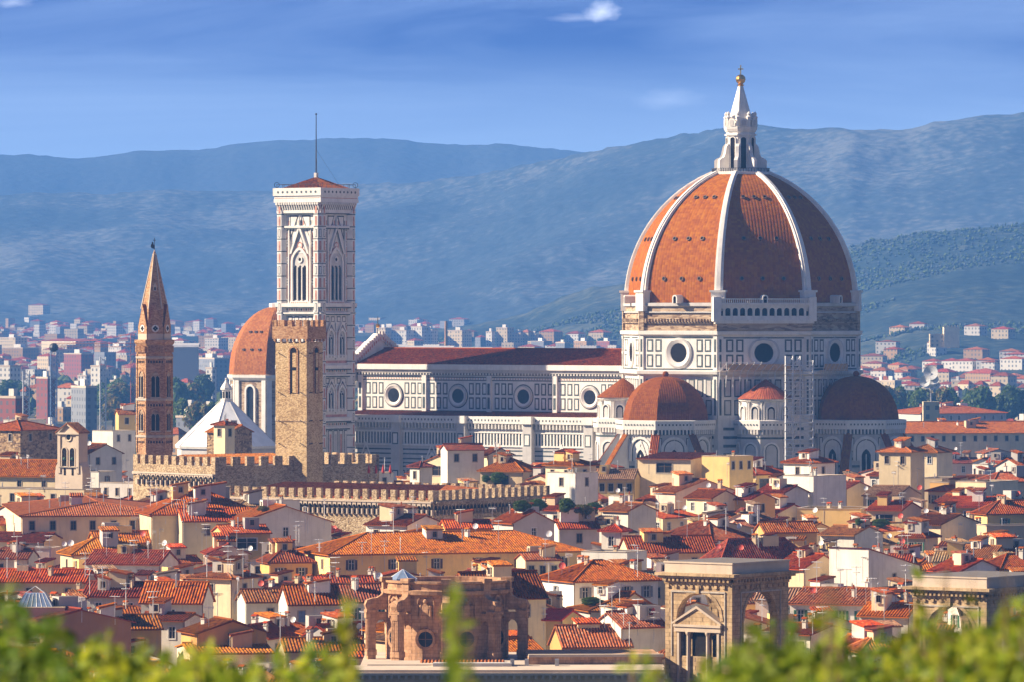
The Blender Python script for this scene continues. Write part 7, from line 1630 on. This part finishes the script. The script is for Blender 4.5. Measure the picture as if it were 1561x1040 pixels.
for nm_, m_ in (('white', 'dish_white'), ('red', 'dish_red')):
    mb = MB(); f = Fr((0, 0, 1.1), (-.35, -1, .0)); f.n = Vector((-.33, -.88, .30)).normalized(); f.u = UP.cross(f.n).normalized(); f.v = f.n.cross(f.u)
    for k in range(3): mb.ring(f, 0, 0, .17 * k + .001, .17 * (k + 1), .012 * k * k, .012 * (k + 1) ** 2, m_, 16)
    for k in range(3): mb.ring(f, 0, 0, .17 * (k + 1), .17 * k + .001, .012 * (k + 1) ** 2 - .02, .012 * k * k - .02, m_, 16)
    mb.tube(f.p(0, -.45, .05), f.p(0, -.1, .5), .02, 'metal_grey', 4); mb.ball(f.p(0, -.1, .5), .05, 'metal_grey', 6); o = mb.build('dish'); d_ = o.data; bpy.data.objects.remove(o)
    mb = MB(); mb.tube((0, .12, -.6), (0, .12, 1.2), .035, 'metal_grey', 5); o = mb.build('pole'); dm[nm_] = (d_, o.data); bpy.data.objects.remove(o)
def dish(px, py, c):
    for dx, dy in ((0, 7), (0, 12), (6, 9), (-6, 9), (0, 18), (12, 14), (-12, 14), (0, 26)):
        loc, ob = cast(px + dx, py + dy)
        if loc is not None and 640 < loc.y < 1700 and abs(HITN[0].z) > .3 and house_of(ob).get('category') == 'house': px += dx; py += dy - 7; break
    if loc is None or loc.y > 1700 or loc.y < 640 or abs(HITN[0].z) < .3 or house_of(ob).get('category') != 'house': return
    o = thing('satellite_dish', 'x', 'satellite dish', loc, 'satellite dishes on the roofs'); rz = rng.uniform(-.3, .3); sc = rng.uniform(.8, 1.1)
    for nm_, me in (('reflector', dm[c][0]), ('pole', dm[c][1])): q = inst(nm_, me, (0, 0, 0), rz, o); q.scale = (sc, sc, sc)
    DISH.append(dict(o=o, col=c, px=px, py=py, on=house_of(ob)))
for px, py in ((98, 813), (108, 814), (251, 813), (725, 806), (837, 800), (898, 790), (684, 915), (447, 930), (578, 883), (370, 832), (986, 955), (1127, 800), (1320, 735), (1435, 766), (1457, 672), (1490, 668), (1243, 776), (1252, 820), (560, 952), (1356, 815), (1412, 776), (130, 676), (66, 650), (1185, 742), (1080, 742), (930, 742), (1044, 770)): dish(px, py, 'white')
for px, py in ((218, 818), (504, 806), (398, 894), (747, 866), (857, 869), (993, 928), (1130, 838), (1265, 746), (1230, 750), (1322, 795), (1373, 790), (1376, 823), (1552, 736), (1408, 744), (1350, 902), (905, 806), (1095, 836), (108, 928), (1240, 905)): dish(px, py, 'red')
am = []
for v in range(4):
    mb = MB(); hgt = (3.2, 4.4, 2.6, 3.8)[v]; mb.tube((0, 0, -.6), (0, 0, hgt), .05, 'aerial_metal', 4); o = mb.build('mast'); m0 = o.data; bpy.data.objects.remove(o); mb = MB()
    for zq, L_ in ((hgt - .15, 1.5), (hgt - .9, 1.1))[: 1 + (v % 2)]:
        mb.tube((-L_ / 2, 0, zq), (L_ / 2, 0, zq), .05, 'aerial_metal', 4)
        for k in range(7): x = -L_ / 2 + k * L_ / 6; l = .38 - .03 * k; mb.tube((x, -l, zq), (x, l, zq), .04, 'aerial_metal', 3) if v != 2 else mb.tube((x, 0, zq - l), (x, 0, zq + l), .04, 'aerial_metal', 3)
    o = mb.build('aerial'); am.append((m0, o.data)); bpy.data.objects.remove(o)
def antenna(px, py):
    loc, ob = cast(px, py)
    if loc is None or loc.y > 1500 or loc.y < 640 or ob is None or ob.name.split('.')[0] not in ('roof', 'wall', 'chimney', 'lower_roof'): return
    root = house_of(ob)
    if root.get('category') != 'house': return
    o = thing('tv_antenna', 'x', 'antenna', loc, 'television aerials on the roofs'); v = rng.randrange(4); rz = rng.uniform(0, 3.1)
    for nm_, me in zip(('mast', 'aerial'), am[v]): inst(nm_, me, (0, 0, 0), rz, o)
    ANT.append(dict(o=o, px=px, py=py, v=v, on=root))
for i in range(420):
    px, py = rng.uniform(5, 1556), rng.uniform(700, 985)
    if len(ANT) < 150: antenna(px, py)
for k in range(4):
    loc, ob = cast(562 + 11 * k, 728)
    if loc is None: continue
    o = thing('parasol', 'closed red parasol on the white roof terrace right of the dark battlemented wall', 'parasol', loc, 'red parasols on a roof terrace'); mb = MB(); mb.tube(loc, loc + UP * 2.6, .05, 'metal_grey', 5); mb.build('pole', o); mb = MB(); mb.rev(loc, [(.22, loc.z + .7), (.30, loc.z + 1.2), (.12, loc.z + 2.1), (.02, loc.z + 2.6)], 8, 0, 'cloth_red'); mb.build('canopy', o)
for px, py, wpx, hpx, k, lab, Y in gd:
    k = 2 if k == 0 else k
    o = thing('roof_plant', lab, 'plant', P(px, py + hpx, Y)); Yf = Y / F
    for j in range(max(1, round(wpx / hpx))):
        pass
    c = bpy.data.objects.new('foliage', CROWNS[k]); c.scale = (wpx * Yf * .68, max(.6, hpx * Yf * .6), hpx * Yf * .8); c.location = (0, 0, hpx * Yf * .45); link(c, o)
    mb = MB(); q = P(px, py + hpx, Y); mb.tube(q - UP * .3, q + UP * (hpx * Yf * .5), .08, 'bark', 5); mb.build('stem', o)

# ------------------------------------------------------------------ shrubs on the slope just below the camera
def shrub(label, sprays, seed, mats, Y0=24, name='shrub', grp=None):
    r = random.Random(seed); pts = []
    cx = sum(s[0] for s in sprays) / len(sprays); base = Vector(((cx - CX) * Y0 / F, Y0, ground_z(Y0) - .3)); o = thing(name, label, 'shrub', base, grp); st = MB(); fo = MB()
    for px, pt, wpx, den in sprays:
        Y = Y0 + r.uniform(-2.5, 2.5); k = Y / F; top = P(px, pt, Y); root = Vector((top.x + r.uniform(-.15, .15), Y, base.z)); mid = root.lerp(top, .6) + Vector((r.uniform(-.05, .05), r.uniform(-.1, .1), 0))
        st = MB(); st.tube(root, mid, .012, 'bark', 5, .008); st.tube(mid, top, .008, 'bark', 4, .002); [st.tube(root.lerp(top, q_), root.lerp(top, q_) + Vector((r.uniform(-.5, .5) * wpx * k, r.uniform(-.3, .3), r.uniform(.1, .35))), .007, 'bark', 4, .002) for q_ in (.6, .7, .78, .85, .9, .95)]; st.build('stem', o)
        n = int(den * .33); w_ = wpx * k; hgt = (1075 - pt) * k
        for i in range(n):
            t = r.random() ** .75; y_ = -t * hgt; sp = w_ * (.10 + .9 * min(1, t * 1.5)) * .5
            p = top + Vector((r.gauss(0, sp * .7), r.uniform(-.5, .5) * (.3 + t) * 1.6, y_ + r.gauss(0, .012)))
            nn = Vector((r.gauss(0, 1), r.gauss(0, 1), r.gauss(.5, 1))).normalized(); s = nn.cross(Vector((r.gauss(0, 1), r.gauss(0, 1), r.gauss(0, 1)))).normalized(); q = nn.cross(s); l = r.uniform(.018, .052); 
            fo.face([p - s * l, p - q * l * .5, p + s * l, p + q * l * .5], mats[int(r.random() ** 1.6 * len(mats) + t * .5) % len(mats)])
    fo.build('foliage', o); return o
A_ = ['leaf_near', 'leaf_near_dark', 'leaf_near']; B_ = ['leaf_near', 'leaf_near_yellow', 'leaf_near_dark']; Cc = ['leaf_near_yellow', 'leaf_near', 'leaf_near_dark']; D_ = ['leaf_near_dark', 'leaf_near', 'leaf_near_dark']
shrub('dense dark green shrub filling the lower corner by the greenish skylight', [(-10, 905, 70, 420), (20, 890, 40, 260), (45, 935, 60, 380), (78, 930, 36, 260), (-5, 960, 90, 400), (60, 985, 70, 380), (100, 968, 40, 300)], 1, D_, 22)
shrub('bright green shrub with yellow tips in front of the plain brown end wall', [(140, 975, 60, 360), (178, 990, 60, 360), (215, 985, 60, 380), (250, 1000, 60, 320), (120, 1000, 70, 380), (160, 960, 24, 130), (200, 1010, 90, 420)], 2, Cc, 25)
shrub('light green shrub below the plain ochre end wall', [(285, 990, 50, 300), (318, 985, 46, 280), (300, 960, 14, 60), (345, 1012, 50, 250), (270, 1020, 80, 300)], 3, B_, 24)
shrub('thin airy shrub with scattered leaves below the house with blue shutters', [(392, 1000, 40, 150), (430, 990, 30, 120), (470, 985, 34, 140), (500, 980, 30, 120), (455, 1020, 90, 260), (520, 1005, 40, 170), (380, 1022, 60, 180)], 4, B_, 25)
shrub('single leafy sprig with a yellow green tip rising before the green shuttered house', [(528, 905, 26, 110), (534, 888, 18, 46), (522, 925, 22, 70)], 5, Cc, 21)
shrub('upright blurred green sprig standing in front of the round pink pavilion', [(690, 892, 14, 100), (693, 905, 16, 120), (686, 925, 14, 60), (712, 930, 14, 40)], 6, A_, 19)
shrub('faint leafy twigs in front of the library parapet left of the statue tower', [(985, 1000, 26, 60), (965, 985, 20, 40), (1005, 1010, 30, 70)], 7, B_, 23)
shrub('dense bright green shrub at the foot of the open arched tower', [(1120, 985, 60, 360), (1150, 950, 50, 330), (1178, 945, 50, 330), (1205, 935, 40, 280), (1215, 975, 70, 420), (1140, 1010, 110, 420), (1085, 1010, 50, 200)], 8, A_, 23)
shrub('mid green shrub beneath the house with four green shutters', [(1250, 985, 56, 380), (1285, 975, 56, 380), (1318, 985, 50, 340), (1270, 1000, 100, 460), (1345, 965, 40, 280), (1310, 1012, 90, 380)], 9, D_, 25)
shrub('tall yellow green shrub reaching up the screened dentil cornice tower', [(1385, 960, 50, 300), (1410, 925, 40, 260), (1440, 935, 50, 300), (1472, 945, 50, 320), (1420, 985, 100, 460), (1365, 990, 60, 300), (1400, 880, 20, 60), (1440, 865, 18, 46)], 10, Cc, 24)
shrub('broad green shrub in the lower corner beyond the screened tower', [(1500, 950, 50, 340), (1530, 930, 46, 340), (1562, 915, 50, 360), (1515, 985, 110, 500), (1560, 975, 70, 380), (1485, 905, 20, 60), (1535, 900, 18, 60)], 11, B_, 22)
shrub('tiny blurred sprig of leaves over the white blank house front', [(1270, 878, 16, 40), (1262, 900, 18, 50), (1280, 925, 20, 60)], 12, B_, 20)
# ------------------------------------------------------------------ drop the fillers that nothing in the picture shows, then say which one each repeat is
def kill(root):
    DOOM.append(root); DOOM.extend(root.children_recursive)
DOOM = []
seen = {}
for ix in range(0, 1561, 3):
    for iy in range(590, 1040, 3):
        loc, ob = cast(ix, iy)
        if ob is not None: ob = house_of(ob).name; seen[ob] = seen.get(ob, 0) + 1
gone = [h for h in HOUSES if h['fill'] and seen.get(h['o'].name, 0) < 4]
dead = {h['o'].name for h in gone}
HOUSES = [h for h in HOUSES if h['o'].name not in dead]
for lst in (DISH, ANT):
    for e in list(lst):
        if e['on'] is not None and e['on'].name in dead: lst.remove(e); kill(e['o'])
for h in gone: kill(h['o'])
bpy.data.batch_remove(DOOM)
LM = [('the bell gable', 105, 700), ('the spired brick tower', 235, 660), ('the white pyramid roof', 345, 650), ('the battlemented tower', 460, 640), ('the dark battlemented wall', 470, 722), ('the arcaded battlements', 520, 768), ('the squat white tower', 870, 745), ('the cathedral nave', 700, 690), ('the lit half dome', 1015, 660), ('the scaffolding', 1218, 690), ('the shaded half dome', 1300, 665), ('the long yellow house', 670, 840),
      ('the round pink pavilion', 680, 950), ('the statue tower', 1105, 930), ('the screened tower', 1490, 920), ('the blank white house', 1294, 860), ('the long cream house', 150, 795), ('the green shuttered house', 1290, 930), ('the tree row', 1440, 610), ('the long yellow wall', 1265, 785), ('the plain brown end wall', 130, 970), ('the balcony house', 930, 890), ('the ochre hipped house', 1075, 815)]
def relation(px, py):
    n_, x, y = min(LM, key=lambda l: (l[1] - px) ** 2 + 1.5 * (l[2] - py) ** 2); dx, dy = px - x, py - y
    if abs(dx) < 14 and abs(dy) < 12: return 'beside ' + n_
    far = 'well ' if abs(dx) + abs(dy) > 90 else ('just ' if abs(dx) + abs(dy) < 34 else '')
    if abs(dy) > abs(dx): return far + ('below ' if dy > 0 else 'above ') + n_
    return far + ('right of ' if dx > 0 else 'left of ') + n_
ORD = ['leftmost', 'second from left', 'third from left', 'fourth from left', 'fifth from left', 'sixth from left', 'seventh from left', 'eighth from left', 'ninth from left', 'tenth from left', 'eleventh from left', 'twelfth from left', 'thirteenth from left', 'fourteenth from left', 'fifteenth from left']
def fit(s):
    for cut in (' tile', 'just ', 'well ', ' and brown shutters', ' and green shutters', ' long', ' with a flat roof', ' on a roof', ' a white stair tower', 'narrow ', 'wide ', ' coloured'):
        if len(s.replace(',', ' ').split()) <= 16: break
        s = s.replace(cut, '', 1)
    return s
def settle(items, text):
    """items [(object, px, label)]: labels that clash are told apart by their order across the picture"""
    by = {}
    for it in items: by.setdefault(it[2], []).append(it)
    for lab, v in by.items():
        v.sort(key=lambda t: t[1])
        for i, (o, px, _) in enumerate(v):
            o['label'] = fit( lab if len(v) == 1 else (lab + ', ' + (ORD[i] if i < len(ORD) else 'last of the row')))
RK = {'hip': 'hipped', 'gl': 'gabled', 'gr': 'pitched', 'sh': 'sloping', 'sl': 'sloping', 'flat': ''}
items = []
for h in HOUSES:
    px, py = h['px']; sty = h['sty']
    if h['feat']: lab = '%s house, %s, %s' % (h['wall'], h['feat'], relation(px, py)) if len(h['feat'].split()) < 7 else '%s house, %s' % (h['wall'], h['feat'])
    else:
        ex = ' and green shutters' if 'g' in sty else ' and brown shutters' if 'b' in sty else ''
        lab = '%s house with %s %s%s, %s' % (h['wall'], RK[h['rk']], h['roof'], ex, relation(px, py)) if h['rk'] != 'flat' else '%s flat roofed house%s, %s' % (h['wall'], ex, relation(px, py))
    items.append((h['o'], px, ' '.join(lab.split())))
settle(items, 'house')
def blk_rel(px, py):
    z = [('left of the chapel dome', 262, 350), ('beyond the cathedral ridge', 540, 945), ('right of the cathedral dome', 1300, 1460), ('at the far right', 1460, 1700), ('left of the spired tower', 90, 262), ('at the far left', -60, 90)]
    for n_, a, b in z:
        if a <= px < b: return n_
    return 'on the plain'
items = [(b['o'], b['px'], '%s %s apartment block%s, %s' % ('wide' if b['w'] > 40 else 'narrow', b['wall'] if b['wall'] != 'cream' else 'cream coloured', ' with ' + b['desc'] if b['desc'] else (' under a red roof' if b['hip'] else ' with a flat roof'), blk_rel(b['px'], 0))) for b in BLK]
settle(items, 'block')
items = [(v['o'], v['px'], '%s villa on the %s, %s' % (v['wall'], 'mountain flank' if v['hname'] == 'main_hills' else 'wooded foothill', 'near the plain' if v['py'] > 492 else 'higher up' if v['py'] > 455 else 'high on the slope')) for v in VIL]
settle(items, 'villa')
items = [(o, px, o['label'] if o['label'] != 'x' else '%s tree %s' % (TD[k], 'in the row beyond the shaded half dome' if px > 1300 else 'on the plain beside the spired brick tower' if px < 240 else 'left of the white pyramid roof')) for o, px, k in TREES]
settle(items, 'tree')
items = [(d['o'], d['px'], '%s satellite dish on a roof, %s' % (d['col'], relation(d['px'], d['py']))) for d in DISH]
settle(items, 'dish')
items = [(a['o'], a['px'], '%s television aerial on a roof, %s' % (('short single', 'tall double', 'stubby upright', 'high double')[a['v']], relation(a['px'], a['py']))) for a in ANT]
settle(items, 'aerial')
for o in S.objects:
    if o.parent is None and o.get('category') and not o.get('kind'): o['kind'] = 'thing'
# ------------------------------------------------------------------ the air between here and the mountains
hz = bpy.data.materials.new('haze_mat'); hz.use_nodes = True; t = NT(hz.node_tree); hz.node_tree.nodes.clear()
pvol = t.n('ShaderNodeVolumePrincipled', ins={'Color': (0.14, 0.40, 1.0, 1), 'Density': HAZE_DENSITY, 'Anisotropy': 0.0})
t.link(pvol.outputs[0], t.n('ShaderNodeOutputMaterial').inputs['Volume']); MATS['haze_mat'] = hz
mb = MB(); mb.hexa([Vector((x, y, z)) for z in (-12, 402) for x, y in ((-2600, -160), (2600, -160), (2600, 13600), (-2600, 13600))], 'haze_mat'); tag(mb.build('haze'), kind='stuff')
open('/tmp/labels.txt', 'w').write('\n'.join(o.name + ' | ' + str(o.get('label')) + ' | ' + str(o.get('group')) for o in S.objects if o.parent is None)) if False else None
print('SCENE', len(S.objects), 'houses', len(HOUSES), 'removed', len(gone), 'blocks', len(BLK), 'antennas', len(ANT), 'dishes', len(DISH))
